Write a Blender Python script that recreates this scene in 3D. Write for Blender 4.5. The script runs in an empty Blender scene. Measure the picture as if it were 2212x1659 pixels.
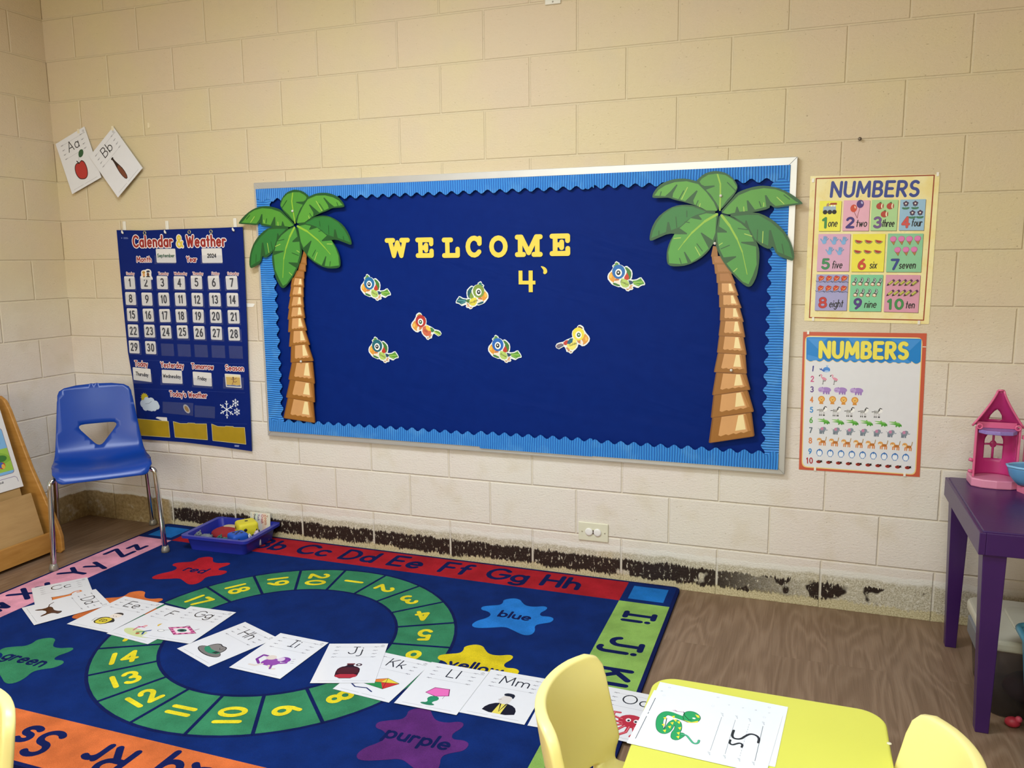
import bpy, bmesh, math, random
from math import sin, cos, pi, radians, atan2, hypot
from mathutils import Vector, Matrix
from mathutils.geometry import delaunay_2d_cdt

random.seed(7)
SC = bpy.context.scene
COL = SC.collection

# ------------------------------------------------------------------ camera, world, lights, exposure
FPX, IW, IH = 1755.68, 2212, 1659
CAM = Vector((3.5515, -3.3428, 1.4077))
YAW, PITCH, ROLL = 0.34585, -0.15376, 0.00987
RM = Matrix.Rotation(YAW, 3, 'Z') @ Matrix.Rotation(PITCH, 3, 'X') @ Matrix.Rotation(ROLL, 3, 'Y')
cam_data = bpy.data.cameras.new('camera')
cam_data.sensor_fit = 'HORIZONTAL'
cam_data.sensor_width = 36.0
cam_data.lens = FPX / IW * 36.0
cam_data.clip_start = 0.02
cam = bpy.data.objects.new('camera', cam_data)
COL.objects.link(cam)
cam.matrix_world = Matrix.Translation(CAM) @ (RM @ Matrix.Rotation(pi / 2, 3, 'X')).to_4x4()
SC.camera = cam

SC.view_settings.view_transform = 'Standard'
SC.view_settings.look = 'None'
SC.view_settings.gamma = 1.0
SC.view_settings.use_curve_mapping = False
SC.view_settings.exposure = 0.0

world = bpy.data.worlds.new('world')
SC.world = world
world.use_nodes = True
world.node_tree.nodes['Background'].inputs[0].default_value = (0.85, 0.92, 1.0, 1)
world.node_tree.nodes['Background'].inputs[1].default_value = 0.5

LAMPS = [  # ceiling troffers: x, y, watts, colour
    (1.95, -1.85, 64.0, (0.80, 0.88, 1.0)),
    (3.7, -3.4, 44.0, (0.82, 0.94, 1.0)),
]
WINDOW_W, WINDOW_COL = 92.0, (1.0, 0.95, 0.80)
CEIL_Z = 2.85


def area_light(name, loc, rot, sx, sy, watts, col):
    d = bpy.data.lights.new(name, 'AREA')
    d.shape = 'RECTANGLE'
    d.size, d.size_y = sx, sy
    d.energy = watts
    d.color = col
    o = bpy.data.objects.new(name, d)
    o.location = loc
    o.rotation_euler = rot
    COL.objects.link(o)
    return o


for lx, ly, lw, lc in LAMPS:
    area_light('troffer_light', (lx, ly, CEIL_Z - 0.03), (0, 0, 0), 1.15, 0.55, lw, lc)
win_lamp = area_light('window_daylight', (2.2, -5.95, 1.6), (radians(90), 0, 0), 3.2, 1.4, WINDOW_W, WINDOW_COL)


# ------------------------------------------------------------------ helpers: pixel rays to known planes
def ray(u, v):
    return RM @ Vector(((u - IW / 2) / FPX, 1.0, -(v - IH / 2) / FPX))


def on_wall(u, v, y=0.0):
    d = ray(u, v)
    p = CAM + d * ((y - CAM.y) / d.y)
    return (p.x, p.z)


def on_floor(u, v, z=0.0):
    d = ray(u, v)
    p = CAM + d * ((z - CAM.z) / d.z)
    return (p.x, p.y)


# ------------------------------------------------------------------ materials
def lin(h):
    h = h.lstrip('#')
    r = []
    for i in (0, 2, 4):
        c = int(h[i:i + 2], 16) / 255
        r.append(c / 12.92 if c <= 0.04045 else ((c + 0.055) / 1.055) ** 2.4)
    return (r[0], r[1], r[2], 1.0)


_M = {}


class NT:
    def __init__(self, name):
        self.m = bpy.data.materials.new(name)
        self.m.use_nodes = True
        self.t = self.m.node_tree
        self.b = self.t.nodes['Principled BSDF']

    def n(self, typ, **kw):
        nd = self.t.nodes.new(typ)
        for k, v in kw.items():
            if k.startswith('i_'):
                nd.inputs[k[2:].replace('_', ' ')].default_value = v
            else:
                setattr(nd, k, v)
        return nd

    def l(self, a, b):
        self.t.links.new(a, b)

    def put(self, s, x):
        if hasattr(x, 'links') or hasattr(x, 'is_linked'):
            self.l(x, s)
        else:
            s.default_value = x

    def math(self, op, a, b=0.0, c=0.0, clamp=False):
        nd = self.n('ShaderNodeMath', operation=op, use_clamp=clamp)
        self.put(nd.inputs[0], a)
        self.put(nd.inputs[1], b)
        self.put(nd.inputs[2], c)
        return nd.outputs[0]

    def step(self, x, e0, e1):
        nd = self.n('ShaderNodeMapRange', interpolation_type='SMOOTHSTEP')
        self.put(nd.inputs['Value'], x)
        self.put(nd.inputs['From Min'], e0)
        self.put(nd.inputs['From Max'], e1)
        return nd.outputs['Result']

    def mix(self, f, a, b):
        nd = self.n('ShaderNodeMix', data_type='RGBA')
        self.put(nd.inputs[0], f)
        self.put(nd.inputs[6], a)
        self.put(nd.inputs[7], b)
        return nd.outputs[2]

    def obj(self):
        return self.n('ShaderNodeTexCoord').outputs['Object']

    def sep(self, v):
        return self.n('ShaderNodeSeparateXYZ'), v

    def xyz(self, v):
        s = self.n('ShaderNodeSeparateXYZ')
        self.l(v, s.inputs[0])
        return s.outputs[0], s.outputs[1], s.outputs[2]

    def vec(self, x, y, z):
        c = self.n('ShaderNodeCombineXYZ')
        for i, q in enumerate((x, y, z)):
            self.put(c.inputs[i], q)
        return c.outputs[0]

    def noise(self, v, scale, detail=3.0, rough=0.5, dist=0.0):
        nd = self.n('ShaderNodeTexNoise')
        if v is not None:
            self.l(v, nd.inputs['Vector'])
        nd.inputs['Scale'].default_value = scale
        nd.inputs['Detail'].default_value = detail
        nd.inputs['Roughness'].default_value = rough
        nd.inputs['Distortion'].default_value = dist
        return nd.outputs['Fac']

    def bump(self, h, dist, strength=1.0, prev=None):
        nd = self.n('ShaderNodeBump')
        nd.inputs['Strength'].default_value = strength
        nd.inputs['Distance'].default_value = dist
        self.l(h, nd.inputs['Height'])
        if prev is not None:
            self.l(prev, nd.inputs['Normal'])
        self.l(nd.outputs[0], self.b.inputs['Normal'])
        return nd.outputs[0]


def M(hexc, rough=0.6, metal=0.0, spec=0.5, vary=0.05, scale=30.0, trans=0.0, alpha=1.0):
    """plain coloured surface with a faint procedural mottling"""
    key = (hexc, rough, metal, spec, vary, scale, trans, alpha)
    if key in _M:
        return _M[key]
    t = NT('surface_' + hexc.lstrip('#'))
    c = lin(hexc)
    if vary > 0:
        f = t.noise(t.obj(), scale, 2.0)
        lo = tuple(q * (1 - vary) for q in c[:3]) + (1,)
        hi = tuple(min(1, q * (1 + vary)) for q in c[:3]) + (1,)
        t.l(t.mix(f, lo, hi), t.b.inputs['Base Color'])
    else:
        t.b.inputs['Base Color'].default_value = c
    t.b.inputs['Roughness'].default_value = rough
    t.b.inputs['Metallic'].default_value = metal
    t.b.inputs['Specular IOR Level'].default_value = spec
    t.b.inputs['Transmission Weight'].default_value = trans
    t.b.inputs['Alpha'].default_value = alpha
    _M[key] = t.m
    return t.m


def pile(hexc):
    """cut-pile carpet yarn"""
    key = ('pile', hexc)
    if key in _M:
        return _M[key]
    t = NT('carpet_' + hexc.lstrip('#'))
    v = t.obj()
    c = lin(hexc)
    patch = t.noise(v, 9.0, 4.0, 0.6)
    fine = t.noise(v, 420.0, 2.0, 0.7)
    f = t.math('ADD', t.math('MULTIPLY', patch, 0.55), t.math('MULTIPLY', fine, 0.45))
    f = t.step(f, 0.3, 0.7)
    t.l(t.mix(f, tuple(q * 0.72 for q in c[:3]) + (1,), tuple(min(1, q * 1.25) for q in c[:3]) + (1,)), t.b.inputs['Base Color'])
    t.b.inputs['Roughness'].default_value = 0.95
    t.b.inputs['Specular IOR Level'].default_value = 0.1
    t.bump(fine, 0.003, 0.8)
    _M[key] = t.m
    return t.m


# ------------------------------------------------------------------ mesh builder
class MB:
    def __init__(self):
        self.v, self.f, self.mi, self.mats, self.sm = [], [], [], [], []

    def mat(self, m):
        if m not in self.mats:
            self.mats.append(m)
        return self.mats.index(m)

    def add(self, vs, fs, m, smooth=False):
        o = len(self.v)
        self.v += [tuple(q) for q in vs]
        k = self.mat(m)
        for f in fs:
            self.f.append([i + o for i in f])
            self.mi.append(k)
            self.sm.append(smooth)

    def box(self, c, s, m, rz=0.0):
        cx, cy, cz = c
        hx, hy, hz = s[0] / 2, s[1] / 2, s[2] / 2
        vs = []
        for dz in (-hz, hz):
            for dx, dy in ((-hx, -hy), (hx, -hy), (hx, hy), (-hx, hy)):
                vs.append((cx + dx * cos(rz) - dy * sin(rz), cy + dx * sin(rz) + dy * cos(rz), cz + dz))
        self.add(vs, [(3, 2, 1, 0), (4, 5, 6, 7), (0, 1, 5, 4), (1, 2, 6, 5), (2, 3, 7, 6), (3, 0, 4, 7)], m)

    def prism(self, pts, fn, h0, h1, m, back=True, smooth=False):
        """outline pts (a,b) mapped by fn(a,b,h), between heights h0 and h1"""
        n = len(pts)
        A = sum(pts[i][0] * pts[(i + 1) % n][1] - pts[(i + 1) % n][0] * pts[i][1] for i in range(n))
        if A < 0:
            pts = pts[::-1]
        vs = [fn(a, b, h1) for a, b in pts] + [fn(a, b, h0) for a, b in pts]
        fs = [list(range(n))] + [[i, i + n, (i + 1) % n + n, (i + 1) % n] for i in range(n)]
        if back:
            fs.append(list(range(2 * n - 1, n - 1, -1)))
        self.add(vs, fs, m, smooth)

    def tube(self, path, r, m, n=12, caps=True, closed=False):
        P = [Vector(p) for p in path]
        R = r if isinstance(r, (list, tuple)) else [r] * len(P)
        vs, fs = [], []
        up = None
        for i, p in enumerate(P):
            if closed:
                t = (P[(i + 1) % len(P)] - P[i - 1]).normalized()
            else:
                t = (P[min(i + 1, len(P) - 1)] - P[max(i - 1, 0)]).normalized()
            if up is None:
                a = Vector((0, 0, 1)) if abs(t.z) < 0.9 else Vector((1, 0, 0))
                up = (a - t * a.dot(t)).normalized()
            else:
                up = (up - t * up.dot(t)).normalized()
            w = t.cross(up)
            for k in range(n):
                q = 2 * pi * k / n
                vs.append(p + (up * cos(q) + w * sin(q)) * R[i])
        L = len(P)
        for i in range(L if closed else L - 1):
            for k in range(n):
                a, b = i * n + k, i * n + (k + 1) % n
                c, d = ((i + 1) % L) * n + (k + 1) % n, ((i + 1) % L) * n + k
                fs.append((a, b, c, d))
        if caps and not closed:
            fs.append(list(range(n - 1, -1, -1)))
            fs.append(list(range((L - 1) * n, L * n)))
        self.add(vs, fs, m, True)

    def lathe(self, prof, c, m, n=20, axis=(0, 0, 1), flat=1.0):
        """prof: list of (radius, height); flat squeezes second cross axis"""
        ax = Vector(axis).normalized()
        a = Vector((1, 0, 0)) if abs(ax.x) < 0.9 else Vector((0, 1, 0))
        u = (a - ax * a.dot(ax)).normalized()
        w = ax.cross(u)
        c = Vector(c)
        vs, fs = [], []
        for r, h in prof:
            for k in range(n):
                q = 2 * pi * k / n
                vs.append(c + ax * h + u * (r * cos(q)) + w * (r * flat * sin(q)))
        for i in range(len(prof) - 1):
            for k in range(n):
                fs.append((i * n + k, i * n + (k + 1) % n, (i + 1) * n + (k + 1) % n, (i + 1) * n + k))
        fs.append(list(range(n - 1, -1, -1)))
        fs.append(list(range((len(prof) - 1) * n, len(prof) * n)))
        self.add(vs, fs, m, True)

    def ball(self, c, r, m, n=14, k=8):
        if not isinstance(r, (tuple, list)):
            r = (r, r, r)
        vs, fs = [], []
        for i in range(1, k):
            th = pi * i / k
            for j in range(n):
                ph = 2 * pi * j / n
                vs.append((c[0] + r[0] * sin(th) * cos(ph), c[1] + r[1] * sin(th) * sin(ph), c[2] + r[2] * cos(th)))
        for i in range(k - 2):
            for j in range(n):
                fs.append((i * n + j, (i + 1) * n + j, (i + 1) * n + (j + 1) % n, i * n + (j + 1) % n))
        t, b = len(vs), len(vs) + 1
        vs += [(c[0], c[1], c[2] + r[2]), (c[0], c[1], c[2] - r[2])]
        for j in range(n):
            fs.append((t, j, (j + 1) % n))
            fs.append((b, (k - 2) * n + (j + 1) % n, (k - 2) * n + j))
        self.add(vs, fs, m, True)

    def build(self, name, parent=None, loc=(0, 0, 0), rot=(0, 0, 0), bevel=0.0, seg=2, recalc=False):
        me = bpy.data.meshes.new(name)
        me.from_pydata(self.v, [], self.f)
        for m in self.mats:
            me.materials.append(m)
        me.polygons.foreach_set('material_index', self.mi)
        me.polygons.foreach_set('use_smooth', self.sm)
        me.update()
        if recalc:
            b = bmesh.new()
            b.from_mesh(me)
            bmesh.ops.recalc_face_normals(b, faces=b.faces)
            b.to_mesh(me)
            b.free()
        o = bpy.data.objects.new(name, me)
        o.location, o.rotation_euler = loc, rot
        if parent is not None:
            o.parent = parent
        COL.objects.link(o)
        if bevel > 0:
            bv = o.modifiers.new('bevel', 'BEVEL')
            bv.width, bv.segments, bv.limit_method = bevel, seg, 'ANGLE'
            bv.angle_limit = radians(40)
        return o


def tag(o, label=None, cat=None, group=None, kind=None):
    if label:
        o['label'] = label
    if cat:
        o['category'] = cat
    if group:
        o['group'] = group
    if kind:
        o['kind'] = kind
    return o


def empty(name, loc, rz=0.0, rot=None):
    o = bpy.data.objects.new(name, None)
    o.empty_display_size = 0.05
    o.location = loc
    o.rotation_euler = rot or (0, 0, rz)
    COL.objects.link(o)
    return o


def copy_thing(src, name=None):
    c = src.copy()
    COL.objects.link(c)
    for ch in src.children:
        d = ch.copy()
        COL.objects.link(d)
        d.parent = c
        for g in ch.children:
            e = g.copy()
            COL.objects.link(e)
            e.parent = d
    return c


# ------------------------------------------------------------------ stroke alphabet (cap height 1)
def A(cx, cy, rx, ry, a0, a1, n=None):
    n = n or max(3, int(abs(a1 - a0) / 22))
    return [(cx + rx * cos(radians(a0 + (a1 - a0) * i / n)), cy + ry * sin(radians(a0 + (a1 - a0) * i / n))) for i in range(n + 1)]


O_ = A(.27, .3, .27, .3, 0, 360)
GL = {
    'A': (.74, [[(0, 0), (.37, 1), (.74, 0)], [(.13, .34), (.61, .34)]]),
    'B': (.6, [[(0, 0), (0, 1)], [(0, 1), (.3, 1)] + A(.3, .76, .24, .24, 90, -90) + [(0, .52)], [(.3, .52)] + A(.32, .26, .28, .26, 90, -90) + [(0, 0)]]),
    'C': (.72, [A(.44, .5, .44, .5, 42, 318)]),
    'D': (.7, [[(0, 0), (0, 1), (.2, 1)] + A(.22, .5, .48, .5, 90, -90) + [(0, 0)]]),
    'E': (.55, [[(.55, 1), (0, 1), (0, 0), (.55, 0)], [(0, .52), (.45, .52)]]),
    'F': (.52, [[(.52, 1), (0, 1), (0, 0)], [(0, .52), (.42, .52)]]),
    'G': (.8, [A(.44, .5, .44, .5, 42, 345) + [(.86, .46), (.52, .46)]]),
    'H': (.66, [[(0, 0), (0, 1)], [(.66, 0), (.66, 1)], [(0, .52), (.66, .52)]]),
    'I': (.4, [[(.2, 0), (.2, 1)], [(0, 1), (.4, 1)], [(0, 0), (.4, 0)]]),
    'J': (.52, [[(.5, 1), (.5, .26)] + A(.25, .26, .25, .26, 0, -170), [(.28, 1), (.72, 1)]]),
    'K': (.6, [[(0, 0), (0, 1)], [(.56, 1), (0, .42)], [(.2, .6), (.6, 0)]]),
    'L': (.5, [[(0, 1), (0, 0), (.5, 0)]]),
    'M': (.9, [[(0, 0), (.08, 1), (.45, .25), (.82, 1), (.9, 0)]]),
    'N': (.7, [[(0, 0), (0, 1), (.7, 0), (.7, 1)]]),
    'O': (.88, [A(.44, .5, .44, .5, 90, 450)]),
    'P': (.58, [[(0, 0), (0, 1), (.28, 1)] + A(.3, .74, .28, .26, 90, -90) + [(0, .48)]]),
    'Q': (.88, [A(.44, .5, .44, .5, 90, 450), [(.55, .25), (.9, -.08)]]),
    'R': (.6, [[(0, 0), (0, 1), (.28, 1)] + A(.3, .74, .28, .26, 90, -90) + [(0, .48)], [(.25, .48), (.6, 0)]]),
    'S': (.58, [A(.3, .75, .27, .25, 40, 270) + A(.29, .25, .29, .25, 90, -145)]),
    'T': (.66, [[(0, 1), (.66, 1)], [(.33, 1), (.33, 0)]]),
    'U': (.66, [[(0, 1), (0, .33)] + A(.33, .33, .33, .33, 180, 360) + [(.66, 1)]]),
    'V': (.7, [[(0, 1), (.35, 0), (.7, 1)]]),
    'W': (.98, [[(0, 1), (.25, 0), (.49, .8), (.73, 0), (.98, 1)]]),
    'X': (.64, [[(0, 1), (.64, 0)], [(0, 0), (.64, 1)]]),
    'Y': (.66, [[(0, 1), (.33, .5), (.66, 1)], [(.33, .5), (.33, 0)]]),
    'Z': (.62, [[(0, 1), (.62, 1), (0, 0), (.64, 0)]]),
    'a': (.54, [O_, [(.54, .6), (.54, 0)]]),
    'b': (.54, [O_, [(0, 1), (0, 0)]]),
    'c': (.48, [A(.28, .3, .28, .3, 45, 315)]),
    'd': (.54, [O_, [(.54, 1), (.54, 0)]]),
    'e': (.54, [[(.02, .32), (.54, .32)] + A(.27, .3, .27, .3, 5, 315)]),
    'f': (.36, [A(.3, .8, .16, .2, 60, 180) + [(.14, 0)], [(0, .6), (.32, .6)]]),
    'g': (.54, [O_, [(.54, .6), (.54, -.1)] + A(.28, -.1, .26, .22, 0, -150)]),
    'h': (.48, [[(0, 1), (0, 0)], A(.24, .34, .24, .26, 180, 0) + [(.48, 0)]]),
    'i': (.02, [[(0, .6), (0, 0)], [(0, .84), (0, .86)]]),
    'j': (.22, [[(.2, .6), (.2, -.1)] + A(0, -.1, .2, .22, 0, -120), [(.2, .84), (.2, .86)]]),
    'k': (.44, [[(0, 1), (0, 0)], [(.42, .6), (0, .22)], [(.15, .36), (.45, 0)]]),
    'l': (.02, [[(0, 1), (0, 0)]]),
    'm': (.84, [[(0, .6), (0, 0)], A(.21, .38, .21, .22, 180, 0) + [(.42, 0)], A(.63, .38, .21, .22, 180, 0) + [(.84, 0)]]),
    'n': (.48, [[(0, .6), (0, 0)], A(.24, .36, .24, .24, 180, 0) + [(.48, 0)]]),
    'o': (.54, [O_]),
    'p': (.54, [O_, [(0, .6), (0, -.34)]]),
    'q': (.54, [O_, [(.54, .6), (.54, -.34)]]),
    'r': (.36, [[(0, .6), (0, 0)], A(.22, .34, .22, .26, 180, 50)]),
    's': (.42, [A(.22, .45, .19, .15, 40, 270) + A(.21, .15, .21, .15, 90, -145)]),
    't': (.34, [[(.16, .9), (.16, 0)], [(0, .6), (.34, .6)]]),
    'u': (.48, [[(0, .6), (0, .24)] + A(.24, .24, .24, .24, 180, 360), [(.48, .6), (.48, 0)]]),
    'v': (.48, [[(0, .6), (.24, 0), (.48, .6)]]),
    'w': (.72, [[(0, .6), (.19, 0), (.36, .55), (.53, 0), (.72, .6)]]),
    'x': (.46, [[(0, .6), (.46, 0)], [(0, 0), (.46, .6)]]),
    'y': (.5, [[(0, .6), (.26, .02)], [(.5, .6), (.12, -.34)]]),
    'z': (.44, [[(0, .6), (.44, .6), (0, 0), (.46, 0)]]),
    '0': (.56, [A(.28, .5, .28, .5, 90, 450)]),
    '1': (.2, [[(0, .8), (.18, 1), (.18, 0)]]),
    '2': (.54, [A(.27, .73, .25, .27, 165, -35) + [(0, 0), (.55, 0)]]),
    '3': (.54, [A(.24, .75, .25, .25, 150, -85) + A(.25, .26, .28, .26, 85, -150)]),
    '4': (.58, [[(.42, 0), (.42, 1), (0, .3), (.58, .3)]]),
    '5': (.54, [[(.48, 1), (.1, 1), (.06, .58)] + A(.25, .32, .28, .32, 115, -150)]),
    '6': (.56, [[(.42, 1)] + A(.5, .3, .48, .62, 115, 180) + A(.28, .3, .26, .3, 180, 540)]),
    '7': (.52, [[(0, 1), (.52, 1), (.16, 0)]]),
    '8': (.54, [A(.27, .75, .23, .24, -90, 270), A(.27, .26, .27, .26, 90, 450)]),
    '9': (.56, [A(.28, .7, .26, .3, 0, 360), A(.06, .7, .48, .62, 0, -65) + [(.14, 0)]]),
    '|': (.02, [[(0, 1), (0, 0)]]),
    '&': (.7, [[(.7, 0), (.16, .74)] + A(.3, .8, .17, .2, 200, -20) + [(.1, .42)] + A(.28, .24, .26, .24, 140, 350) + [(.66, .46)]]),
    "'": (.05, [[(.05, 1), (0, .78)]]),
    '-': (.3, [[(0, .45), (.3, .45)]]),
    ' ': (.3, []),
}
SLAB = {
    'W': (1.0, [[(0, 1), (.3, 1)], [(.15, 1), (.32, 0), (.5, .85), (.68, 0), (.85, 1)], [(.7, 1), (1, 1)]]),
    'E': (.85, [[(0, 1), (.84, 1), (.84, .74)], [(.17, 1), (.17, 0)], [(0, 0), (.85, 0), (.85, .28)], [(.17, .5), (.52, .5)], [(.52, .66), (.52, .34)]]),
    'L': (.82, [[(0, 1), (.42, 1)], [(.2, 1), (.2, 0)], [(0, 0), (.82, 0), (.82, .4)]]),
    'C': (.8, [A(.42, .5, .42, .5, 38, 322), [(.78, .98), (.78, .68)]]),
    'O': (.84, [A(.42, .5, .42, .5, 90, 450)]),
    'M': (1.15, [[(0, 1), (.2, 1), (.575, .1), (.95, 1), (1.15, 1)], [(.15, 1), (.15, 0)], [(0, 0), (.32, 0)], [(1.0, 1), (1.0, 0)], [(.83, 0), (1.15, 0)]]),
}


def layout(s, gap, font=GL):
    x, out = 0.0, []
    for ch in s:
        w, st = font.get(ch, GL.get(ch, (.3, [])))
        out += [[(a + x, b) for a, b in q] for q in st]
        x += w + gap
    return out, max(x - gap, 1e-6)


# ------------------------------------------------------------------ flat printed work on a real sheet
class Art:
    """shapes printed on a sheet. fn(a,b,h) gives the point h above the sheet's back"""

    def __init__(self, fn, base=0.0, rough=0.55, mk=None, px=None):
        self.m = MB()
        self.fn, self.base, self.rough = fn, base, rough
        self.lay = []
        self.mk = mk or (lambda c: M(c, rough, vary=0.03))
        self.px = px or (lambda p: p)
        self.step = 0.00012

    def lift(self, pts):
        """height of the next ink layer over whatever this shape overlaps"""
        x0, x1 = min(p[0] for p in pts), max(p[0] for p in pts)
        y0, y1 = min(p[1] for p in pts), max(p[1] for p in pts)
        k = 0
        for a, b, c, d, e in self.lay:
            if a < x1 and b > x0 and c < y1 and d > y0 and e > k:
                k = e
        k += 1
        self.lay.append((x0, x1, y0, y1, k))
        return self.base + k * self.step

    def slab(self, pts, c, th, px=False):
        if px:
            pts = [self.px(p) for p in pts]
        self.m.prism(pts, self.fn, 0.0, th, self.mk(c) if isinstance(c, str) else c)
        self.base = th

    def poly(self, pts, c, px=False, h=None):
        if px:
            pts = [self.px(p) for p in pts]
        h = self.lift(pts) if h is None else h
        n = len(pts)
        ar = sum(pts[i][0] * pts[(i + 1) % n][1] - pts[(i + 1) % n][0] * pts[i][1] for i in range(n))
        if ar < 0:
            pts = pts[::-1]
        self.m.add([self.fn(a, b, h) for a, b in pts], [list(range(n))], self.mk(c) if isinstance(c, str) else c)

    def ell(self, cx, cy, rx, ry, c, rot=0.0, px=False, n=20, a0=0, a1=360):
        r = radians(rot)
        q = A(0, 0, rx, ry, a0, a1, n)
        if a1 - a0 >= 360:
            q = q[:-1]
        pts = [(cx + a * cos(r) - b * sin(r), cy + a * sin(r) + b * cos(r)) for a, b in q]
        self.poly(pts, c, px)

    def strokes(self, sts, w, c, h=None, th=0.0):
        """polylines with round joints and ends, merged into one outline; th>0 makes them solid"""
        m = self.mk(c) if isinstance(c, str) else c
        r = w / 2
        sts = [q for q in sts if q]
        if not sts:
            return
        allp = [p for q in sts for p in q]
        if h is None and th == 0:
            h = self.lift([(p[0] - r, p[1] - r) for p in allp] + [(p[0] + r, p[1] + r) for p in allp])
        nn = 10 if th == 0 else 18
        vs, fs = [], []

        def face(pts):
            fs.append(list(range(len(vs), len(vs) + len(pts))))
            vs.extend(pts)
        for st in sts:
            closed = len(st) > 2 and hypot(st[0][0] - st[-1][0], st[0][1] - st[-1][1]) < 1e-6
            for i, (a, b) in enumerate(st):
                if not (closed and i == len(st) - 1):
                    face([(a + r * cos(2 * pi * q / nn + .1 * i), b + r * sin(2 * pi * q / nn + .1 * i)) for q in range(nn)])
                if i:
                    pa, pb = st[i - 1]
                    L = hypot(a - pa, b - pb)
                    if L > 1e-9:
                        nx, ny = -(b - pb) / L * r, (a - pa) / L * r
                        face([(pa - nx, pb - ny), (a - nx, b - ny), (a + nx, b + ny), (pa + nx, pb + ny)])
        # work in stroke widths so that the tolerance fits the size
        x0, y0 = allp[0]
        R = delaunay_2d_cdt([Vector(((x - x0) / w, (y - y0) / w)) for x, y in vs], [], fs, 0, 1e-5)
        V = [(q.x * w + x0, q.y * w + y0) for q in R[0]]
        seg = []
        for st in sts:
            q = [((x - x0) / w, (y - y0) / w) for x, y in st]
            seg += [(q[i - 1], q[i]) for i in range(1, len(q))] or [(q[0], q[0])]

        def near(c):
            for (ax, ay), (bx, by) in seg:
                dx, dy = bx - ax, by - ay
                k = dx * dx + dy * dy
                t = 0.0 if k < 1e-12 else max(0.0, min(1.0, ((c[0] - ax) * dx + (c[1] - ay) * dy) / k))
                ex, ey = c[0] - ax - t * dx, c[1] - ay - t * dy
                if ex * ex + ey * ey < .255:
                    return True
            return False
        T = []
        for f, o in zip(R[2], R[5]):
            if len(o) and near((sum(R[0][i].x for i in f) / 3, sum(R[0][i].y for i in f) / 3)):
                T.append(list(f))
        self.tris(V, T, m, h, th)

    def tris(self, V, T, m, h, th=0.0):
        used = {}
        for f in T:
            for i in f:
                used.setdefault(i, len(used))
        keep = sorted(used, key=used.get)
        if th == 0:
            self.m.add([self.fn(*V[i], h) for i in keep], [[used[i] for i in f] for f in T], m)
            return
        n = len(keep)
        ed = {}
        for f in T:
            for i in range(3):
                ed[(f[i], f[(i + 1) % 3])] = 1
        fs = [[used[i] for i in f] for f in T]
        fs += [[used[a], used[a] + n, used[b] + n, used[b]] for a, b in ed if (b, a) not in ed]
        self.m.add([self.fn(*V[i], th) for i in keep] + [self.fn(*V[i], 0) for i in keep], fs, m)

    def line(self, pts, w, c, px=False):
        if px:
            pts = [self.px(p) for p in pts]
        self.strokes([pts], w, c)

    def text(self, s, p, h, w, c, ang=0.0, gap=.25, xs=1.0, shear=0.0, align='c', outline=None, font=GL, th=0.0):
        """p baseline point (sheet coords), h cap height, w stroke width"""
        st, W = layout(s, gap, font)
        x0 = {'c': -W / 2, 'l': 0, 'r': -W}[align]
        ca, sa = cos(ang), sin(ang)
        q = []
        for one in st:
            q.append([(p[0] + ((a + x0) * xs + b * shear) * h * ca - b * h * sa, p[1] + ((a + x0) * xs + b * shear) * h * sa + b * h * ca) for a, b in one])
        if outline:
            self.strokes(q, w + outline[1] * 2, outline[0])
        self.strokes(q, w, c, th=th)

    def textq(self, s, p0, p1, hp, w, c, gap=.25, shear=0.0, outline=None, font=GL, px=True, th=0.0):
        """baseline from photo point p0 to p1, cap height hp in the same units"""
        a, b, t = p0, p1, (p0[0], p0[1] - hp)
        if px:
            a, b, t = self.px(a), self.px(b), self.px(t)
        h = hypot(t[0] - a[0], t[1] - a[1])
        W = layout(s, gap, font)[1]
        L = hypot(b[0] - a[0], b[1] - a[1])
        xs = max(L - w, L * .3) / (W * h)
        an = atan2(b[1] - a[1], b[0] - a[0])
        a = (a[0] + cos(an) * w / 2, a[1] + sin(an) * w / 2)
        self.text(s, a, h, w, c, an, gap, xs, shear, 'l', outline, font, th)

    def build(self, name, parent=None, loc=(0, 0, 0), rot=(0, 0, 0)):
        return self.m.build(name, parent, loc, rot)


def wall_art(c, depth, px=None, rough=0.55, mk=None):
    """sheet on the back wall: a = x, b = z, sheet back depth in front of the wall; c = centre (x, z)"""
    f = lambda a, b, h: (a - c[0], -h, b - c[1])
    return Art(f, 0.0, rough, mk, px), (c[0], -depth, c[1])


def wpx(o, s, y):
    return lambda p: on_wall(o[0] + p[0] / s, o[1] + p[1] / s, -y)


def rrect(x0, y0, x1, y1, r, n=5):
    out = []
    for cx, cy, a in ((x1 - r, y0 + r, -90), (x1 - r, y1 - r, 0), (x0 + r, y1 - r, 90), (x0 + r, y0 + r, 180)):
        out += A(cx, cy, r, r, a, a + 90, n)
    return out


def quad_round(q, r=0.12, n=3):
    """four corner points with softened corners"""
    out = []
    for i in range(4):
        p, a, b = q[i], q[i - 1], q[(i + 1) % 4]
        s = (p[0] + (a[0] - p[0]) * r, p[1] + (a[1] - p[1]) * r)
        e = (p[0] + (b[0] - p[0]) * r, p[1] + (b[1] - p[1]) * r)
        for k in range(n + 1):
            t = k / n
            out.append(((1 - t) ** 2 * s[0] + 2 * t * (1 - t) * p[0] + t * t * e[0], (1 - t) ** 2 * s[1] + 2 * t * (1 - t) * p[1] + t * t * e[1]))
    return out


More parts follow.
